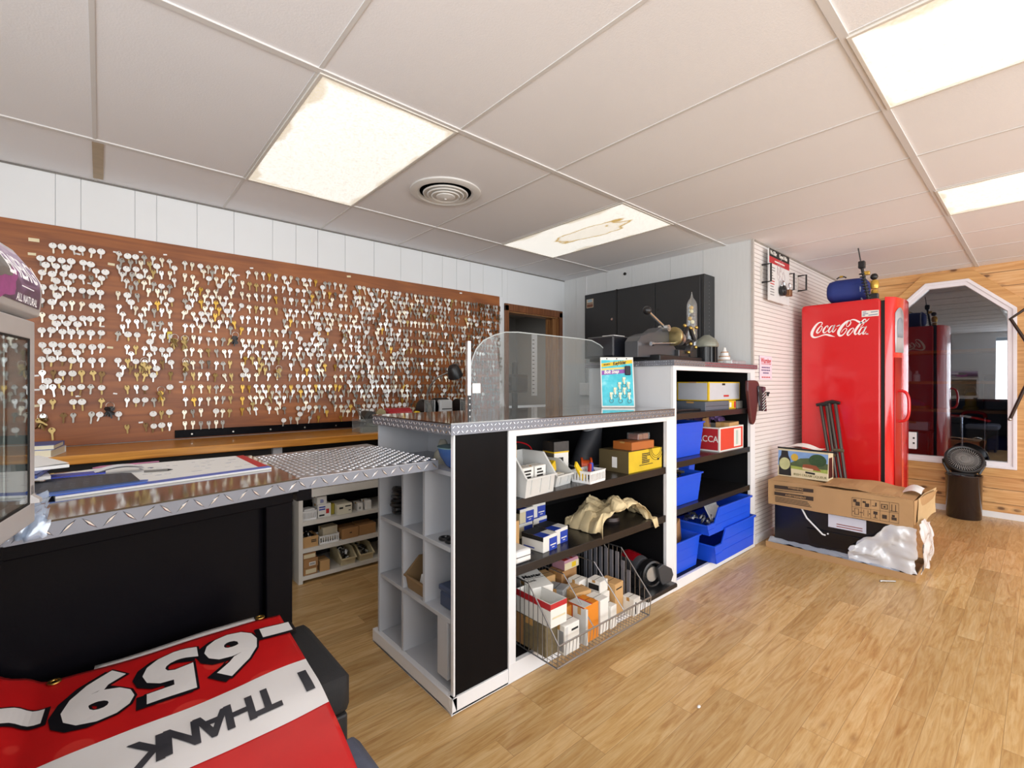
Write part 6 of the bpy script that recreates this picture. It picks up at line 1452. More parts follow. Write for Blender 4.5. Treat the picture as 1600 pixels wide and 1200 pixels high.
MB().box(XB - .057, pz.y - .012, pz.z - .02, XB - .055, pz.y + .012, pz.z + .02).build('switch', M_whitep, ob)
cb = MB(); py_ = at(917, 460, x=XB).y; cb.tube([(XB - .006, py_, CZ - .01), (XB - .006, py_, 2.13)], .004, 6); tag(cb.build('wall_cable', M_white), 'thin white cable running down the back wall above cabinet', 'cable')
hk = MB(); q = at(977, 428, x=XB); hk.cyl((XB - .001, q.y, q.z), (XB - .012, q.y, q.z), .014, 12); tag(hk.build('wall_plug', M_ink, smooth=True), 'small black wall plug above the black cabinet', 'plug')

# ------------------------------------------------------------------ ribbed wall: padlock poster, hooks, warning notice
YY = YS - .004
po = thing('padlock_display', 'white and black sales panel with two padlocks on ribbed wall', 'display panel', (4.18, YY, 2.1))
px0, px1 = 4.00, 4.44; pz0, pz1 = 1.92, 2.335; PYf = YS - .05
MB().box(px0, PYf, pz0, px1, PYf + .012, pz1).build('panel', mat('panel_white', 'dedede', .45, var=.02), po)
MB().box(px0, PYf - .001, pz1 - .062, px1, PYf + .0, pz1).build('black_band', M_ink, po); MB().box(px0, PYf - .001, pz1 - .115, px1, PYf, pz1 - .0625).build('red_band', mat('poster_red', 'b4222c', .45), po)
b = MB(); F_ = lambda x, zz, e=.0014: frame((x, PYf - e, zz), (1, 0, 0), (0, 0, 1))
b.text('We Offer', .045, F_(px0 + .085, pz1 - .03), bold=.03, sx=.75); b.text('Keyed Alike', .045, F_(px0 + .30, pz1 - .03), bold=.03, sx=.8); b.build('lettering', M_cardw, po)
b = MB(); rr = random.Random(2)
for i in range(11): b.box(px0 + .02, PYf - .0012, pz1 - .15 - .022 * i, px0 + .02 + rr.uniform(.05, .10), PYf - .0004, pz1 - .15 - .022 * i + .008, 1 if i in (5, 6) else 0)
b.box(px0 + .11, PYf - .0014, pz1 - .095, px1 - .11, PYf - .0008, pz1 - .084, 2)
for i in range(9):
    a0 = rr.uniform(0, 6); x = px0 + .25 + .06 * math.cos(a0); zz = pz0 + .24 + .07 * math.sin(a0); b.tube([(x + .03 * math.cos(t), PYf - .001, zz + .05 * math.sin(t)) for t in [2 * PI * k / 14 for k in range(14)]], .0012, 4, 3, closed=True)
b.build('print', [mat('poster_grey_ink', '8a8a8c', .6), M_inkr, M_cardw, mat('line_drawing', 'b9a9ac', .6)], po)
for i, (x, zz, m, s_, lab) in enumerate(((px0 + .23, pz0 + .10, M_blackp, 1.0, 'black'), (px0 + .37, pz0 + .10, mat('bronze_padlock', '8a6244', .4, .5), .8, 'bronze'))):
    pk = thing('padlock', lab + ' padlock hanging on the sales panel of the ribbed wall', 'padlock', (x, PYf - .02, zz))
    if i == 0: MB(T(x, PYf - .022, zz)).lathe([(0, -.018), (.038, -.018), (.044, -.010), (.044, .010), (.038, .018), (0, .018)], (0, 0, 0), 28, axis='y').build('lock_body', m, pk, smooth=True)
    else: MB(T(x, PYf - .022, zz - .03)).bbox((0, 0, 0), (.06, .035, .055), b=.005).build('lock_body', m, pk)
    MB(T(x, PYf - .022, zz)).tube(smoothpts([(-.022 * s_, 0, .02), (-.022 * s_, 0, .055), (0, 0, .08), (.022 * s_, 0, .055), (.022 * s_, 0, .02)]), .006 * s_, 8).build('shackle', M_chrome, pk, smooth=True)
    if i == 0:
        MB(T(x, PYf - .042, zz)).lathe([(0, -.004), (.022, -.003), (.024, .002), (0, .002)], (0, 0, 0), 24, axis='y').build('dial', mat('dial_dark', '2b2c2e', .3), pk, smooth=True)
def hookframe(lab, x, z0, z1):
    o = thing('wire_hook', lab, 'hook', (x, YS, z0), 'black wire hooks on the ribbed wall')
    MB().tube([(x, YS - .004, z1), (x, YS - .075, z1), (x, YS - .075, z0), (x, YS - .004, z0)], .008, 6).build('bracket', M_blackp, o)
    MB().box(x - .014, YS - .008, z0 - .01, x + .014, YS - .001, z1 + .01).build('back_plate', mat('pale_plate', 'cfcac4', .5), o)
hookframe('black wire hook just right of the padlock sales panel', 4.475, 2.06, 2.20)
hookframe('black wire hook between sales panel and red fridge', 4.79, 2.10, 2.235)
hookframe('black wire hook left of the padlock sales panel', 3.965, 2.06, 2.20)
wn = thing('warning_sign', 'pale pink Warning notice on the ribbed wall beside the cabinet', 'notice', (4.05, YS - .006, 1.38))
MB().box(3.925, YS - .0065, 1.285, 4.175, YS - .0045, 1.475).build('sheet', mat('pale_pink_paper', 'e6d3e0', .7), wn)
b = MB(); fw = lambda zz: frame((4.05, YS - .0072, zz), (1, 0, 0), (0, 0, 1))
b.text('Warning', .058, fw(1.437), bold=.02); b.box(3.955, YS - .0074, 1.409, 4.145, YS - .0066, 1.413); b.build('heading', M_inkr, wn)
b = MB(); rr = random.Random(8)
for i, w_ in enumerate((.085, .09, .06)):
    for kx in range(5): b.box(4.05 - w_ + 2 * w_ * kx / 5, YS - .0072, 1.378 - .022 * i, 4.05 - w_ + 2 * w_ * (kx + .8) / 5, YS - .0066, 1.388 - .022 * i)
b.build('small_print', mat('violet_ink', '5b4a7c', .6), wn)
b = MB()
for kx in range(4): b.box(3.965 + .045 * kx, YS - .0072, 1.300, 4.0 + .045 * kx, YS - .0066, 1.309)
b.build('footer_print', M_inkr, wn)
b = MB()
for x in (4.035, 4.085): b.prism([(x, 1.185), (x + .03, 1.185), (x + .03, 1.172), (x + .012, 1.166), (x + .010, 1.150), (x, 1.156)], YS - .012, YS - .003, 'y')
o = thing('wall_hooks', 'pair of tiny black hooks on ribbed wall below the Warning notice', 'hooks', (4.07, YS - .003, 1.15)); b.build('hook_pair', M_ink, o)

# ------------------------------------------------------------------ red fridge
M_red = mat('glossy_red_enamel', 'd01218', .22, var=.03, vs=3, coat=.5)
M_red2 = mat('door_red_enamel', 'd8161a', .18, var=.03, vs=3, coat=.7)
fr = thing('fridge', 'tall red drinks fridge with white script lettering on its side', 'fridge', (4.98, 1.1, 0))
FX0, FX1, FY0, FY1, FZ = 4.66, 5.30, .865, 1.425, 1.937
def rrect(x0, x1, z0, z1, r, n=6):
    out = []
    for cx, cz, a0 in ((x1 - r, z0 + r, -PI / 2), (x1 - r, z1 - r, 0), (x0 + r, z1 - r, PI / 2), (x0 + r, z0 + r, PI)):
        out += [(cx + r * math.cos(a0 + PI / 2 * i / n), cz + r * math.sin(a0 + PI / 2 * i / n)) for i in range(n + 1)]
    return out
b = MB(); b.prism(rrect(FY0, FY1, .06, FZ, .03), FX0, FX1, 'x'); b.build('body', M_red, fr, bevel=.012, smooth=True, angle=50)
MB().box(FX0 + .02, FY0 - .028, .08, FX1 - .02, FY0 + .002, FZ - .02).build('door_seal', mat('black_rubber', '121212', .6), fr)
b = MB(); prof = []
for i in range(13):
    t = i / 12; a = PI * t; prof.append((FX0 + .0 + (FX1 - FX0) * t if 0 < t < 1 else (FX0 if t == 0 else FX1), .835 - .082 * math.sin(a) ** .38))
prof = [(FX0, .838)] + prof + [(FX1, .838)]
b.prism(prof, .07, FZ + .003, 'z'); dr = b.build('door', M_red2, fr, bevel=.014, smooth=True, angle=50)
def doory(x): return .835 - .082 * max(0.0, math.sin(PI * (x - FX0) / (FX1 - FX0))) ** .38
def doorsheet(x0, x1, z0, z1, d, mm, nm, top=0.0):
    b = MB(); b.sheet(lambda u, v: (x0 + (x1 - x0) * u, doory(x0 + (x1 - x0) * u) - d, z0 + (z1 - z0 - top * (2 * u - 1) ** 2) * v), 12, 3); o = b.build(nm, mm, dr, smooth=True); o.modifiers.new('t', 'SOLIDIFY').thickness = .0015
doorsheet(FX0 + .05, FX0 + .17, .30, 1.46, .0012, mat('deep_red_groove', 'a80d12', .3), 'door_groove')
pz = smoothpts([(FX0 + .115, .785, .955), (FX0 + .115, .735, .96), (FX0 + .115, .712, 1.0), (FX0 + .115, .706, 1.08), (FX0 + .115, .712, 1.15), (FX0 + .115, .735, 1.19), (FX0 + .115, .785, 1.195)])
MB().tube(pz, .011, 10).build('door_handle', M_red2, dr, smooth=True)
doorsheet(FX0 + .055, FX0 + .21, 1.50, 1.86, .003, mat('silver_badge', 'bfc3cb', .3, .3, var=.15, vs=20), 'badge', .05)
doorsheet(FX0 + .085, FX0 + .18, 1.62, 1.78, .006, mat('badge_grey', '8f99a6', .4), 'badge_print', .03)
b = MB()
for x in (FX0 + .06, FX1 - .06):
    for y in (FY0 + .05, FY1 - .05): b.cyl((x, y, 0), (x, y, .06), .022, 12)
b.build('foot', M_blackp, fr)
b = MB(); b.box(FX0 + .05, FY0 + .02, .012, FX1 - .05, FY1 - .02, .06); b.build('plinth', M_blackp, fr)
# script lettering as calligraphic strokes: (x, y, width) in a 1600 x 738 drawing
STK = [[(338, 352, 8), (362, 325, 16), (366, 300, 18), (335, 290, 20), (285, 312, 30), (228, 375, 46), (180, 460, 56), (165, 520, 56), (178, 562, 46), (225, 582, 30), (300, 566, 20), (375, 540, 22), (440, 527, 30), (500, 540, 40), (555, 555, 24), (612, 570, 4)],
       [(348, 358, 12), (315, 385, 22), (275, 440, 34), (260, 482, 32), (280, 498, 22), (320, 470, 14), (355, 420, 16), (365, 378, 16), (346, 358, 10)],
       [(470, 392, 18), (478, 366, 16), (452, 362, 16), (412, 405, 32), (385, 458, 36), (396, 492, 26), (435, 478, 14), (490, 428, 6)],
       [(588, 358, 10), (548, 360, 16), (505, 412, 32), (488, 465, 32), (508, 484, 20), (552, 440, 12), (598, 362, 14)], [(606, 350, 24), (575, 410, 32), (558, 462, 30), (585, 475, 18), (640, 408, 6)],
       [(648, 366, 20), (700, 345, 24)],
       [(832, 365, 10), (860, 372, 16), (905, 325, 20), (915, 285, 18), (890, 258, 20), (840, 275, 34), (755, 355, 54), (692, 450, 60), (680, 510, 58), (708, 548, 40), (765, 530, 22), (822, 462, 18), (838, 420, 16), (810, 408, 12), (765, 440, 12), (732, 492, 6)],
       [(832, 365, 10), (832, 335, 14), (858, 285, 14), (895, 258, 14), (950, 240, 20), (1005, 248, 32), (1060, 276, 40), (1120, 300, 34), (1180, 290, 26), (1230, 258, 18), (1272, 215, 4)],
       [(958, 398, 12), (910, 425, 24), (865, 480, 36), (848, 520, 34), (866, 542, 22), (912, 510, 14), (955, 455, 16), (972, 415, 16), (954, 396, 10)],
       [(1092, 392, 8), (1150, 335, 12), (1200, 265, 14), (1200, 232, 14), (1165, 240, 22), (1108, 305, 36), (1038, 395, 48), (992, 475, 46), (1002, 522, 32), (1040, 505, 10), (1064, 478, 5)],
       [(1180, 385, 10), (1135, 388, 16), (1088, 445, 34), (1066, 505, 36), (1088, 522, 22), (1135, 480, 12), (1188, 388, 14)], [(1212, 376, 26), (1170, 445, 36), (1146, 505, 34), (1172, 514, 18), (1212, 468, 6)],
       [(1210, 514, 26), (1242, 514, 26)]]
def logo(b, fn):
    for st_ in STK:
        q = smoothpts(st_, 7); L = len(q); vs = []
        for i, (x, y, w) in enumerate(q):
            a = q[max(i - 1, 0)]; c = q[min(i + 1, L - 1)]; dx, dy = c[0] - a[0], c[1] - a[1]; l = math.hypot(dx, dy) or 1
            nx, ny = -dy / l * w / 2 * .92, dx / l * w / 2 * .92; vs += [fn(x + nx, y + ny), fn(x - nx, y - ny)]
        b.add(vs, [(2 * i, 2 * i + 1, 2 * i + 3, 2 * i + 2) for i in range(L - 1)])
        for x, y, w in (q[0], q[-1]):
            if w > 8: b.add([fn(x + w * .46 * math.cos(2 * PI * k / 12), y + w * .46 * math.sin(2 * PI * k / 12)) for k in range(12)], [tuple(range(12))])
LX = lambda x, y: at(1255 + x / 12.308, 480 + y / 12.308, x=FX0 - .0012)
b = MB(); logo(b, LX); b.build('script_lettering', mat('white_decal', 'f3eeee', .35, var=.01), fr)
b = MB(); cyy = (FY0 + FY1) / 2; logo(b, lambda x, y: Vector((FX1 + .0012, 2 * cyy - LX(x, y).y, LX(x, y).z))); b.build('script_lettering', _mats['white_decal'], fr)
p0 = LX(1125, 190); p1 = LX(1455, 50); tl = LX(1125, 70); br_ = LX(1455, 165)
b = MB(); b.add([p0, br_, p1, tl], [(0, 1, 2, 3)]); b.build('sticker', M_cardw, fr)
b = MB()
for (xa, ya, xb, yb) in ((1145, 100, 1210, 92), (1145, 133, 1250, 120), (1145, 160, 1190, 155), (1300, 95, 1435, 78), (1255, 155, 1435, 132)):
    e = Vector((-.0006, 0, 0)); b.add([LX(xa, ya + 8) + e, LX(xb, yb + 8) + e, LX(xb, yb - 8) + e, LX(xa, ya - 8) + e], [(0, 1, 2, 3)])
b.build('sticker_print', mat('blue_grey_ink', '7d8aa0', .6), fr)

# on the fridge: blue bag and black-gold assembly with rod
bg_ = thing('bag', 'blue zipped fabric pouch lying on top of the red fridge', 'bag', (4.85, 1.12, FZ + .012))
def bagp(u, v):
    a = 2 * PI * u; L = .27; s = v; pr = [0, .62, .9, 1, 1, .97, .9, .6, 0][int(round(v * 8))]
    rx_, rz_ = .105 * pr, .098 * pr; sq = 1 / max(abs(math.cos(a)) ** 3 + abs(math.sin(a)) ** 3, .2) ** .33
    y = 1.255 - L * [0, .0, .06, .2, .5, .75, .92, 1, 1][int(round(v * 8))]
    return (4.80 + rx_ * math.cos(a) * sq + .01 * nz3(u * 5, v * 3, 1) + .10 * v, y, FZ + .115 + rz_ * math.sin(a) * sq + .02 * (v - .5))
MB().sheet(bagp, 28, 8).build('pouch', mat('royal_blue_fabric', '1c2f78', .7, var=.2, vs=12, bump=.2, bs=300), bg_, smooth=True, angle=60)
b = MB(); b.tube([(4.80 + .10 * .85 + .108 * math.cos(a), 1.255 - .27 * .86, FZ + .115 + .10 * math.sin(a)) for a in [2 * PI * i / 24 for i in range(24)]], .007, 6, closed=True); b.build('piping', mat('pale_blue_piping', 'a9b4c9', .5), bg_, smooth=True)
b = MB(T(4.80, 1.16, FZ + .222)); b.tube([(0, -.035, 0), (0, -.02, .012), (0, .02, .012), (0, .035, 0)], .006, 6); b.box(-.008, -.012, .008, .008, .012, .022, 1); b.build('zip_pull', [M_blackp, mat('gold_metal', 'c9a53e', .3, .8)], bg_)
an = thing('black_gold_fixture', 'black and gold ribbed upright fixture with thin rod on fridge', 'fixture', (4.74, .94, FZ + .005))
ax, ay = 4.73, .955; z = FZ + .002
b = MB(); b.cyl((ax, ay, z), (ax - .03, ay + .045, z + .30), .011, 10); b.build('post', M_blackp, an, smooth=True)
b = MB()
for i in range(9): t = i / 9; b.lathe([(.011, -.005), (.021, -.003), (.021, .003), (.011, .005)], (ax - .03 * t, ay + .045 * t, z + .02 + .22 * t), 12)
b.build('ribs', M_blackp, an)
MB().bbox((ax - .028, ay + .040, z + .26), (.045, .045, .06), b=.006).build('cap', M_blackp, an); MB().ball((ax + .03, ay - .03, z + .19), .027, 12).build('knob', M_blackp, an, smooth=True); MB().bbox((ax + .02, ay - .03, z), (.05, .06, .05)).build('foot', M_blackp, an)
b = MB(); b.lathe([(0, 0), (.024, 0), (.03, .02), (.03, .05), (.02, .07), (0, .07)], (ax + .025, ay - .035, z + .09), 16); b.bbox((ax - .01, ay + .01, z + .205), (.035, .04, .03), b=.004); b.lathe([(0, 0), (.02, 0), (.026, .012), (.02, .03), (0, .03)], (ax + .025, ay - .035, z + .05), 16); b.build('gold_joint', mat('yellow_gold', 'cda64a', .3, .5, var=.2), an, smooth=True, angle=40)
b = MB(); b.tube([(ax - .028, ay + .045, z + .30), (ax - .04, ay + .062, z + .43)], .0045, 6); b.build('rod', M_blackp, an)

# ------------------------------------------------------------------ poles leaning on the fridge
for i, (dy, lab) in enumerate(((.0, 'dark metal crutch with T handle leaning on the fridge, left'), (-.062, 'dark metal crutch with T handle leaning on the fridge, right'))):
    c = thing('crutch', lab, 'crutch', (4.42, 1.10 + dy * .9, 0), 'crutches leaning on the fridge')
    bt = Vector((4.45, 1.06 + dy * .95, .0)); tp = Vector((4.628, 1.245 + dy, 1.065 + .02 * i))
    md_ = bt.lerp(tp, .32)
    b = MB()
    for s in (-1, 1): b.tube([md_ + Vector((0, .012 * s, 0)), tp + Vector((0, .022 * s, 0))], .013, 8)
    b.tube([bt, md_ + Vector((0, 0, .08))], .016, 8); b.build('shaft', mat('dark_bronze_tube', '4b4440', .3, .7, var=.2), c, smooth=True)
    MB().tube([tp + Vector((.0, -.055, .005)), tp + Vector((0, 0, .014)), tp + Vector((.0, .055, .005))], [.012, .018, .012], 8).build('arm_rest', M_blackp, c, smooth=True)
    g = bt.lerp(tp, .62 + .03 * i); MB().tube([g + Vector((-.012, -.035, 0)), g + Vector((-.012, .035, 0))], .013, 8).build('hand_grip', mat('olive_grip', '5b5340', .6), c, smooth=True)
    MB().cyl(bt, bt + (tp - bt).normalized() * .05, .018, 12).build('rubber_tip', M_blackp, c, smooth=True)

# ------------------------------------------------------------------ boxed appliance on the floor
ap = thing('boxed_appliance', 'black appliance in a torn brown carton with white film on floor', 'boxed appliance', (4.05, .98, 0))
A0, A1, B0, B1 = 3.865, 4.265, .55, 1.405
b = MB()
b.box(A0 + .03, B0 + .05, .03, A1 - .03, B1 - .03, .34); b.build('appliance_body', mat('black_appliance', '121219', .25, var=.2, vs=4), ap, bevel=.006)
b = MB(); b.prism([(.80, .09), (1.12, .09), (1.16, .20), (.76, .20)], A0 + .024, A0 + .03, 'x'); b.box(A0 + .02, .78, .195, A0 + .03, 1.15, .20); b.build('pressed_panel', mat('black_appliance_panel', '0e0e14', .2), ap, bevel=.003)
b = MB(); b.tube([(A0 + .022, 1.185, .33), (A0 + .014, 1.15, .27), (A0 + .012, 1.05, .175), (A0 + .02, 1.035, .172)], .006, 8); b.build('white_cable', M_whitep, ap, smooth=True)
b = MB(); b.box(A0 + .0285, .80, .235, A0 + .0295, 1.02, .325); b.build('rating_label', mat('label_lilac_white', 'd4d5e0', .5), ap)
b = MB()
for zz in (.262, .246): b.box(A0 + .0275, .82, zz, A0 + .0286, .97, zz + .006)
b.build('label_stripe', mat('label_red_stripe', '8c4a44', .5), ap)
b = MB()
for y, zz in ((1.02, .185), (.72, .185)): b.cyl((A0 + .024, y, zz), (A0 + .016, y, zz), .005, 8)
b.build('screw', M_whitep, ap)
# carton sleeve (upper) and tray (lower)
def wob(p, s=.006): return Vector(p) + Vector((nz3(p[0] * 7, p[1] * 7, p[2] * 7) * s, nz3(p[0] * 6 + 9, p[1] * 7, p[2] * 8) * s, nz3(p[0] * 5, p[1] * 9 + 4, p[2] * 6) * s))
M_sleeve = mat('kraft_carton', 'b48e62', .75, var=.10, vs=5)
b = MB(); nY = 14
def side(fn, nu, nv): b.sheet(lambda u, v: wob(fn(u, v)), nu, nv)
side(lambda u, v: (A0 - .004 - .01 * v * 0, B0 + .0 + (B1 - B0) * u, .335 + .018 * (1 - u) * 0 + .18 * v - .0), 16, 4)
side(lambda u, v: (A0 + (A1 - A0) * v, B0 + (B1 - B0) * u, .515 + .006 * math.sin(u * 9)), 16, 8)
side(lambda u, v: (A0 + (A1 - A0) * u, B1, .33 + .185 * v), 8, 4)
side(lambda u, v: (A1, B0 + (B1 - B0) * u, .33 + .185 * v), 16, 4)
side(lambda u, v: (A0 + (A1 - A0) * u, B0 - .03 * v * u * 2, .36 + .15 * v * (1 + .15 * u)), 8, 4)
o = b.build('carton_sleeve', M_sleeve, ap); o.modifiers.new('t', 'SOLIDIFY').thickness = .005
b = MB(); b.sheet(lambda u, v: wob((A0 + .02 + .33 * v, .62 + .45 * u, .524 + .02 * math.sin(PI * u) * v + .004), .012), 14, 6); o = b.build('top_flap', M_sleeve, ap); o.modifiers.new('t', 'SOLIDIFY').thickness = .004
b = MB(); b.sheet(lambda u, v: wob((A0 + .14 + .18 * u, B0 - .012 + .09 * v, .528 + .022 * math.sin(PI * v) + .01 * u), .02), 8, 6); b.build('foam_strip', M_whitep, ap, smooth=True)
b = MB(); b.sheet(lambda u, v: wob((A0 + .05 + .40 * u, B0 - .014 - .035 * u * u, .345 + .175 * v * (1 + .12 * u * u) - .03 * u * (1 - v) * math.sin(u * 5)), .008), 10, 6); o = b.build('torn_end_flap', mat('pale_torn_card', 'c4a67a', .8), ap); o.modifiers.new('t', 'SOLIDIFY').thickness = .003
e = .0062
b = MB()
def pr(y0, y1, z0, z1): b.box(A0 - .004 - e - .004, y0, z0, A0 - .004 - e - .003, y1, z1)
PX = lambda px, py: at(px, py, x=A0 - .012)
def prq(pts):
    vs = [PX(*q) for q in pts]; b.add(vs, [tuple(range(len(vs)))])
prq([(1210, 763), (1271, 770), (1271, 764 + .5), (1210, 757.5)]); prq([(1210, 773), (1271, 783), (1271, 776.5), (1210, 768)])
for i in range(4):
    prq([(1211, 776.5 + 2.3 * i), (1262 + 2 * i, 785 + 2.6 * i), (1262 + 2 * i, 784 + 2.6 * i), (1211, 775.5 + 2.3 * i)])
prq([(1211, 766), (1255, 771), (1255, 770), (1211, 765)])
b.build('warning_print', mat('carton_print', '3a2b20', .7), ap); b = MB()
# grid of handling pictograms
gridp = lambda u, v: (1331 + 73 * u, (777 + 9.5 * u) + (28.5 + 3 * u) * v)
def gl(a, c, w=.35):
    prq([gridp(*a), gridp(*c), (gridp(*c)[0] + w, gridp(*c)[1] + w), (gridp(*a)[0] + w, gridp(*a)[1] + w)])
for i in range(6): gl((i / 5, 0), (i / 5, 1), .5)
for v in (0, .5, 1): gl((0, v), (1, v), .5)
def gbox(u0, v0, u1, v1): prq([gridp(u0, v1), gridp(u1, v1), gridp(u1, v0), gridp(u0, v0)])
for u0, v0, u1, v1 in ((.03, .08, .10, .24), (.08, .2, .17, .42), (.23, .12, .30, .22), (.28, .22, .37, .42), (.85, .1, .865, .42), (.93, .1, .945, .42), (.82, .42, .98, .45), (.46, .58, .55, .74), (.495, .74, .515, .90), (.46, .90, .55, .93), (.65, .68, .75, .88), (.86, .62, .92, .72), (.85, .74, .96, .88), (.05, .58, .15, .60), (.05, .88, .15, .90), (.06, .58, .07, .9), (.14, .58, .15, .9), (.25, .58, .26, .9), (.34, .58, .35, .9), (.02, .72, .04, .78), (.17, .72, .19, .78), (.21, .72, .23, .78), (.37, .72, .39, .78), (.43, .30, .50, .33), (.50, .12, .53, .32), (.64, .14, .76, .17), (.64, .36, .76, .39), (.63, .14, .645, .39), (.755, .14, .77, .39), (.68, .22, .72, .32)): gbox(u0, v0, u1, v1)
gl((.6, .5), (.8, 1), .5); gl((.8, .5), (1, 1), .5)
b.build('pictograms', mat('carton_print', '3a2b20', .7), ap)
b = MB(); b.text('WARNING', .021, frame(PX(1243, 763.5) - Vector((.0012, 0, 0)), (0, -1, 0), (0, 0, 1)), bold=.02); b.text('AVERTISSEMENT', .021, frame(PX(1243, 776) - Vector((.0012, 0, 0)), (0, -1, 0), (0, 0, 1)), bold=.02, sx=.9); b.build('lettering', M_sleeve, ap)
b = MB()
for u in (.47, .56): b.box(A0 + (A1 - A0) * u, B0 - .03, .43, A0 + (A1 - A0) * (u + .06), B0 - .025, .49)
b = MB(); b.tray(A0 - .02, A1 + .01, B0 - .015, B1 + .015, .0, .045, .002, .006); o = b.build('carton_tray', M_sleeve, ap)
b = MB(); b.sheet(lambda u, v: wob((A0 - .012 + .05 * v, B0 + .06 + (B1 - B0 - .06) * u, .045 + .03 * v + .012 * nz3(u * 14, v * 3, 2)), .012), 40, 4); b.build('film_edge', glass_mat('protective_film', (.9, .93, .98), .08, .2, body=(.75, .82, .95, .45)), ap, smooth=True)
M_film = glass_mat('white_plastic_film', (.95, .96, .98), .05, .25, body=(.86, .87, .90, .72))
b = MB()
def film(u, v):
    a = PI * (.0 + 1.0 * u); r = .17 * (1 - .15 * v)
    x = A0 + .10 - .155 * math.cos(a) * (1 - .2 * v) ; y = B0 + .17 - .26 * math.sin(a) * (.35 + .35 * v) - .02
    n = .045 * nz3(u * 5, v * 4, 2) + .022 * nz3(u * 12, v * 10, 6) + .01 * nz3(u * 26, v * 22, 9)
    return (x + n, y + n * .8, .05 + .31 * v + n * .5)
def film2(u, v):
    y = B0 - .02 + .36 * u; zz = .05 + .29 * v * (1 - .75 * max(0, u - .35) / .65); n = .035 * nz3(u * 4, v * 3, 12) + .018 * abs(nz3(u * 8, v * 6, 16))
    return (A0 + .01 - .02 * v + n * .7 - .015, y + n, zz + n * .5)
def film3(u, v):
    n = .03 * nz3(u * 4, v * 3, 22) + .018 * abs(nz3(u * 8, v * 6, 26))
    return (A0 - .01 + .40 * u + n * .5, B0 - .035 + n * .8 - .02 * math.sin(PI * v), .045 + .30 * v * (1 + .12 * math.sin(u * 5)) + n * .4)
b.sheet(film2, 34, 26); b.sheet(film3, 34, 26)
b.build('plastic_film', M_film, ap, smooth=True, angle=75)

# liqueur gift box on the carton
lq = thing('gift_box', 'cream liqueur gift carton with cottage picture on the brown carton', 'gift box', (4.16, 1.24, .522))
lM = T(4.075, 1.415, .521) @ RZ(-PI / 2 - .02); LW, LH, LD = .345, .215, .13     # local x runs along the front, z up, front face on y=0 side
b = MB(lM); b.prism([(0, 0), (LD, 0), (LD, LH), (.02, LH)], 0, LW, 'x'); b.build('carton', M_cream, lq)
fx = lambda u, v, d=.001: (LW * u, .02 * v - d, LH * v)
def lp(pts, mm, nm, d): b = MB(lM); vs = [fx(u, v, d) for u, v in pts]; b.add(vs, [tuple(range(len(vs)))]); return b.build(nm, mm, lq)
def circ(cu, cv, ru, rv, n=24): return [(cu + ru * math.cos(2 * PI * i / n), cv + rv * math.sin(2 * PI * i / n)) for i in range(n)]
lp([(.0, .38), (1, .30), (1, .93), (0, .93)], mat('print_sky', '7d9fd0', .4, var=.25, vs=14), 'sky_print', .0008)
lp([(.20, .45), (.34, .58), (.46, .70), (.62, .74), (.8, .66), (1, .6), (1, .3), (.2, .3)], mat('print_hills', '4d5b38', .5, var=.4, vs=25), 'hill_print', .0011)
lp(circ(.80, .68, .17, .22), mat('print_tree', '2f4a28', .5, var=.5, vs=40), 'tree_print', .0014)
lp([(.2, .28), (1, .22), (1, .40), (.62, .38), (.2, .42)], mat('print_meadow', '9aa84e', .5, var=.35, vs=40), 'meadow_print', .0017)
lp([(.50, .36), (.52, .50), (.60, .52), (.78, .50), (.88, .32)], mat('print_roof', '8f4a2c', .5, var=.2, vs=30), 'cottage_roof_print', .0020)
lp([(.51, .33), (.51, .40), (.72, .37), (.72, .30)], mat('print_wall', 'd8bd9a', .5), 'cottage_wall_print', .0023)
lp([(.2, .02), (1, .02), (1, .27), (.2, .31)], M_cream, 'cream_panel', .0024)
lp(circ(.345, .72, .075, .13), mat('print_gold', 'c9a53c', .4, var=.15), 'gold_seal_print', .0027)
lp([(.03, .04), (.29, .04), (.28, .22), (.26, .62), (.22, .75), (.20, .93), (.07, .93), (.06, .75), (.02, .62)], mat('print_bottle', '1f1d1e', .3), 'bottle_print', .0029)
lp(circ(.145, .46, .115, .22), mat('print_bottle_label', 'b9b987', .5, var=.35, vs=22), 'bottle_label_print', .0032)
lp([(.57, .20), (.76, .18), (.76, .245), (.57, .265)], M_ink, 'brand_bar', .0030)
b = MB(lM @ frame(fx(.66, .115, .003), (1, 0, 0), (0, .09, 1))); b.text('IRISH CREAM LIQUEUR', .024, Matrix(), bold=.01, sx=.92); b.build('lettering', mat('olive_ink', '6f6a3a', .6), lq)
b = MB(lM); b.box(-.004, .012, LH, LW + .06, .022, LH + .012); b.build('carry_edge', M_blackp, lq)
b = MB(lM); b.sheet(lambda u, v: (LW * (.1 + .75 * u), .02 + .12 * v, LH + .012 + .03 * math.sin(PI * min(1, u * 1.2)) * (.5 + .5 * v)), 12, 4); b.build('white_lining', M_paper, lq, smooth=True)
b = MB(lM); b.prism([(.02, .02), (LD * .9, .02), (LD * .8, LH * .8), (.03, LH * .8)], LW, LW + .001, 'x'); b.build('side_print', _mats['print_bottle'], lq)

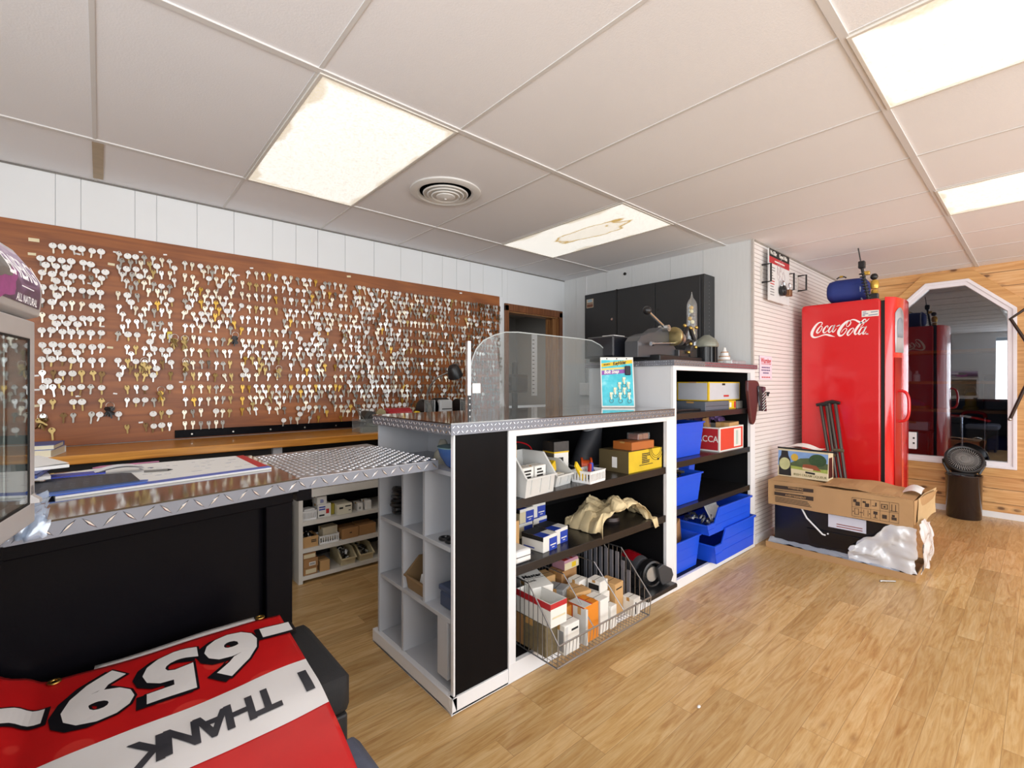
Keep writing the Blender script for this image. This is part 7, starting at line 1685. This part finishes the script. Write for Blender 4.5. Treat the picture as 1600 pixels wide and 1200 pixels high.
# ------------------------------------------------------------------ waste bin, fan
tb = thing('waste_bin', 'glossy black cylindrical waste bin by the pine wall', 'waste bin', (6.08, .505, 0))
MB().lathe([(0, .0), (.118, .0), (.122, .006), (.128, .385), (.132, .39), (.132, .405), (.126, .405), (.122, .39), (.115, .01), (0, .01)], (6.08, .505, 0), 40).build('bin_body', mat('black_gloss_bin', '1f1719', .15, var=.1, coat=.3), tb, smooth=True, angle=40)
fn = thing('fan', 'small black desk fan standing on the black waste bin', 'fan', (6.08, .505, .406))
fz = .54; fM = T(6.06, .50, fz) @ RZ(-PI / 2 - .45 + PI) @ RX(.0)
nrm = Vector((-.80, -.25, .55)).normalized(); fM = frame((6.07, .50, .545), Vector((0, 0, 1)).cross(nrm), nrm.cross(Vector((0, 0, 1)).cross(nrm)))
MB(fM).tube([(.128 * math.cos(a), .128 * math.sin(a), 0) for a in [2 * PI * i / 40 for i in range(40)]], .014, 8, closed=True).build('ring', M_blackp, fn, smooth=True)
MB(fM).lathe([(.125, -.07), (.137, -.06), (.137, 0), (.125, .004), (.122, 0), (.122, -.06)], (0, 0, 0), 40).build('shroud', M_blackp, fn, smooth=True)
b = MB(fM)
for i in range(40): a = 2 * PI * i / 40; b.tube([(.03 * math.cos(a), .03 * math.sin(a), .016), (.08 * math.cos(a + .25), .08 * math.sin(a + .25), .014), (.124 * math.cos(a + .4), .124 * math.sin(a + .4), .002)], .0024, 4)
for r in (.06, .095): b.tube([(r * math.cos(2 * PI * i / 30), r * math.sin(2 * PI * i / 30), .014) for i in range(30)], .0015, 4, closed=True)
b.build('grille', mat('fan_grille', '8c8c8a', .35, .2), fn)
MB(fM).lathe([(0, .02), (.024, .02), (.032, .014), (.032, .006), (0, .006)], (0, 0, 0), 24).build('hub_cap', mat('fan_hub', '6a6a68', .4), fn, smooth=True)
for i in range(3):
    M5 = fM @ RZ(2 * PI * i / 3); b = MB(M5); b.sheet(lambda u, v: (.02 + .095 * u, (-.045 + .09 * v) * (.5 + .8 * u), -.03 + .03 * v), 6, 6); o = b.build('blade', mat('fan_blade', '2c2c2e', .3), fn, smooth=True); o.modifiers.new('t', 'SOLIDIFY').thickness = .002
b = MB(); b.box(6.0, .43, .406, 6.16, .58, .425)
for s in (-1, 1):
    t_ = Vector((0, 0, 1)).cross(nrm).normalized() * (.142 * s); c = Vector((6.07, .50, .545)) + t_ - nrm * .02; b.tube([c, (c.x + .02, c.y, .50), (6.08 + t_.x * .7, .505 + t_.y * .75, .416)], .012, 6)
b.build('stand', M_blackp, fn, smooth=True, angle=40)
bd = thing('folding_easel', 'dark bent metal bracket hanging on the pine wall at photo edge', 'bracket', (6.26, .1, 1.2))
pp = [at(1578, 655, x=6.2), at(1600, 608, x=6.2), at(1622, 568, x=6.2), at(1602, 532, x=6.2), at(1579, 498, x=6.2), at(1606, 480, x=6.2)]
MB().tube(pp, .013, 8).build('bar', mat('dark_brown_metal', '3d322c', .4, .5), bd)
b = MB(); b.cyl(pp[4] + Vector((.02, 0, 0)), (XW, pp[4].y, pp[4].z), .01, 8); b.cyl(pp[2] + Vector((.02, 0, 0)), (XW, pp[2].y, pp[2].z), .01, 8); b.build('wall_peg', M_steel, bd)
MB().ball(pp[0], .016, 10).build('end_cap', M_steel, bd)
ou = thing('outlet', 'white wall outlet plate on the window frame corner beside fridge', 'outlet', (6.28, .96, .56))
q0, q1 = at(1421, 675, x=6.27), at(1433, 702, x=6.27)
MB().bbox((6.282, (q0.y + q1.y) / 2 + .03, q1.z), (.012, abs(q0.y - q1.y) + .05, q0.z - q1.z), b=.003).build('plate', M_white, ou)
b = MB()
for zz in (.3, .6): b.box(6.2745, q1.y + .02, q1.z + (q0.z - q1.z) * zz, 6.276, q1.y + .035, q1.z + (q0.z - q1.z) * (zz + .1))
b.build('socket', M_ink, ou)
# bits on the floor
sw = at(1388, 908, z=.006); s_ = thing('screw_bit', 'small dark screw lying on the floor before the carton', 'screw', sw)
MB().cyl(sw + Vector((-.03, .03, 0)), sw + Vector((.03, -.03, 0)), .005, 8).build('shank', M_steel, s_); MB().cyl(sw + Vector((-.036, .036, 0)), sw + Vector((-.03, .03, 0)), .006, 10).build('head', M_steel, s_)
sw = at(1092, 1104, z=.006); o = MB().ball(sw, .006, 8, sc=(1.6, 1, .8)).build('crumb', M_whitep, smooth=True); tag(o, 'tiny white crumb on the open floor in the foreground', 'crumb')

# ------------------------------------------------------------------ store room seen through the window
rk_ = thing('shelf_rack', 'wooden shelf rack behind the window pane', 'shelf rack', (7.0, .9, 0))
M_rackw = mat('rack_wood', '9a6a3c', .5, var=.15)
for zz in (.95, 1.25, 1.58): MB().box(6.75, .05, zz, 7.10, 2.1, zz + .03).build('board', M_rackw, rk_)
for y in (.06, 1.2, 2.05): MB().box(7.08, y, 0, 7.12, y + .04, 1.9).build('upright', M_rackw, rk_)
def bottle(lab, x, y, z, h, m):
    o = thing('bottle', lab, 'bottle', (x, y, z), 'bottles on the store room rack')
    MB().lathe([(0, 0), (.03, 0), (.032, h * .6), (.014, h * .75), (.012, h * .92), (0, h * .92)], (x, y, z), 16).build('body', m, o, smooth=True); MB().lathe([(0, h * .92), (.014, h * .92), (.014, h), (0, h)], (x, y, z), 12).build('cap', M_steel, o)
bottle('pale bottle on the middle rack shelf behind the fridge edge', 6.85, 1.02, 1.28, .17, M_greyp)
bottle('shorter pale bottle beside the pale bottle behind the window', 6.87, .95, 1.28, .12, M_whitep)
lp_ = thing('lantern', 'yellow lantern on the lower rack shelf behind the window', 'lantern', (6.9, .52, .98))
MB().lathe([(0, 0), (.06, 0), (.06, .03), (.045, .04), (.045, .13), (.06, .14), (.03, .18), (0, .18)], (6.9, .52, .98), 18).build('body', mat('lantern_yellow', '9a7a2a', .5), lp_, smooth=True)
MB().tube([(6.9, .47, 1.15), (6.9, .49, 1.22), (6.9, .55, 1.22), (6.9, .57, 1.15)], .004, 6).build('handle', M_steel, lp_)
pt = thing('basket', 'shallow tray with purple packet on the lower rack shelf', 'tray', (6.88, .95, .98))
MB().lathe([(0, 0), (.10, 0), (.13, .03), (.125, .03), (.095, .008), (0, .008)], (6.88, .95, .981), 24).build('tray', mat('straw_tray', 'a5793f', .6), pt, smooth=True)
MB().sheet(lambda u, v: (6.82 + .12 * u, .88 + .14 * v, 1.0 + .09 * math.sin(PI * u) * (.5 + v) * .8 + .01 * nz3(u * 8, v * 8, 1)), 12, 10).build('packet', mat('purple_foil', '5d4c78', .3, var=.4, vs=30), pt, smooth=True)
bx_ = carton('carton', 'pale grey carton below the rack behind the window', 'box', (6.9, .98, .74), (.16, .26, .09), 0, M_greyp)
sb = thing('side_table', 'low table under the pale carton behind the window', 'table', (6.9, .98, 0)); MB().box(6.78, .82, .71, 7.02, 1.16, .739).build('top', M_blackp, sb)
for x in (6.8, 6.98):
    for y in (.84, 1.12): MB().box(x, y, 0, x + .02, y + .02, .71).build('leg', M_blackp, sb)
ht = thing('hand_truck', 'small folding hand truck with red grip behind the window', 'hand truck', (6.60, .48, 0))
g0, g1 = at(1503, 650, x=6.6), at(1540, 640, x=6.6); yA, yB, zT = g0.y, g1.y, at(1520, 646, x=6.6).z
b = MB(); b.tube([(6.6, yA, .03), (6.6, yA, zT - .03)], .012, 8); b.tube([(6.6, yB, .03), (6.6, yB, zT - .03)], .012, 8); b.build('frame', M_chrome, ht, smooth=True)
MB().tube(smoothpts([(6.6, yA, zT - .04), (6.6, yA - .01, zT - .005), (6.6, yA - .05, zT + .01), (6.6, yB + .05, zT + .01), (6.6, yB + .01, zT - .005), (6.6, yB, zT - .04)]), .015, 8).build('grip', M_redp, ht, smooth=True)
b = MB(); b.box(6.45, yB - .03, .02, 6.62, yA + .03, .03); b.build('toe_plate', M_steel, ht)
for y in (yA + .03, yB - .03): MB().lathe([(0, -.015), (.06, -.015), (.065, 0), (.06, .015), (0, .015)], (6.66, y, .066), 20, axis='y').build('wheel', M_blackp, ht, smooth=True)
bb2 = thing('duffel_bag', 'blue cloth bag lying behind the hand truck', 'bag', (6.95, .12, .0)); 
pad(6.75, 7.05, -.28, .42, .45, .72, .06).build('bag_body', mat('navy_blue_cloth', '1d2f7a', .7, var=.2), bb2, bevel=.03, smooth=True)
pad(6.75, 7.05, -.30, .44, .0, .449, .01).build('crate', M_blackp, bb2)
dk_ = thing('dark_cabinet', 'dark cabinet standing behind the window at right', 'cabinet', (7.6, .2, 0))
pad(7.3, 7.7, -.35, .45, 0, 1.35, .01).build('carcass', mat('dark_blue_cabinet', '22262e', .4), dk_); pad(7.29, 7.299, -.33, .03, .05, 1.30, .003).build('door', mat('dark_blue_door', '2a2f3a', .3), dk_); pad(7.29, 7.299, .06, .43, .05, 1.30, .003).build('door', _mats['dark_blue_door'], dk_)

# ------------------------------------------------------------------ room behind the doorway
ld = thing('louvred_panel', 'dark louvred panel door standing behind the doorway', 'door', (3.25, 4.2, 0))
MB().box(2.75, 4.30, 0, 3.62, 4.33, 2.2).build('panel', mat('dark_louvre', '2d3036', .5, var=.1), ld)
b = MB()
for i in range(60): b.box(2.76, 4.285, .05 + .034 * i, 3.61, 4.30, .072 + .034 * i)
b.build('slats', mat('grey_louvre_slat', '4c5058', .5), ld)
dp = thing('drill_press', 'dark drill press machine in the room behind the doorway', 'drill press', (3.55, 4.05, 0))
b = MB(); b.cyl((3.60, 4.05, 0), (3.60, 4.05, 1.50), .035, 14); b.build('column', M_mach2, dp, smooth=True)
pad(3.45, 3.70, 3.9, 4.2, 1.15, 1.36, .03).build('head', M_mach2, dp, bevel=.01); pad(3.42, 3.74, 3.88, 4.22, .86, .90, .01).build('table', M_mach, dp); pad(3.42, 3.74, 3.88, 4.2, 0, .05, .01).build('base', M_mach2, dp)
MB().tube([(3.44, 3.95, 1.24), (3.36, 3.90, 1.30)], .008, 6).build('lever', M_steel, dp)
sr = thing('scale_strip', 'white marked strip hanging behind the doorway', 'strip', (3.66, 3.78, 1.4))
MB().box(3.60, 3.76, 1.12, 3.68, 3.77, 1.80).build('strip', M_white, sr)
b = MB()
for i in range(14): b.box(3.605, 3.7585, 1.15 + .045 * i, 3.635, 3.7598, 1.158 + .045 * i)
b.build('marks', M_ink, sr)
wt = thing('work_table', 'brown work table with white papers behind the doorway', 'table', (4.1, 4.3, 0))
MB().box(3.74, 4.0, .93, 4.9, 4.7, .96).build('top', M_white, wt); MB().box(3.78, 4.03, 0, 4.85, 4.66, .93).build('carcass', mat('brown_table', '6b4326', .5), wt)
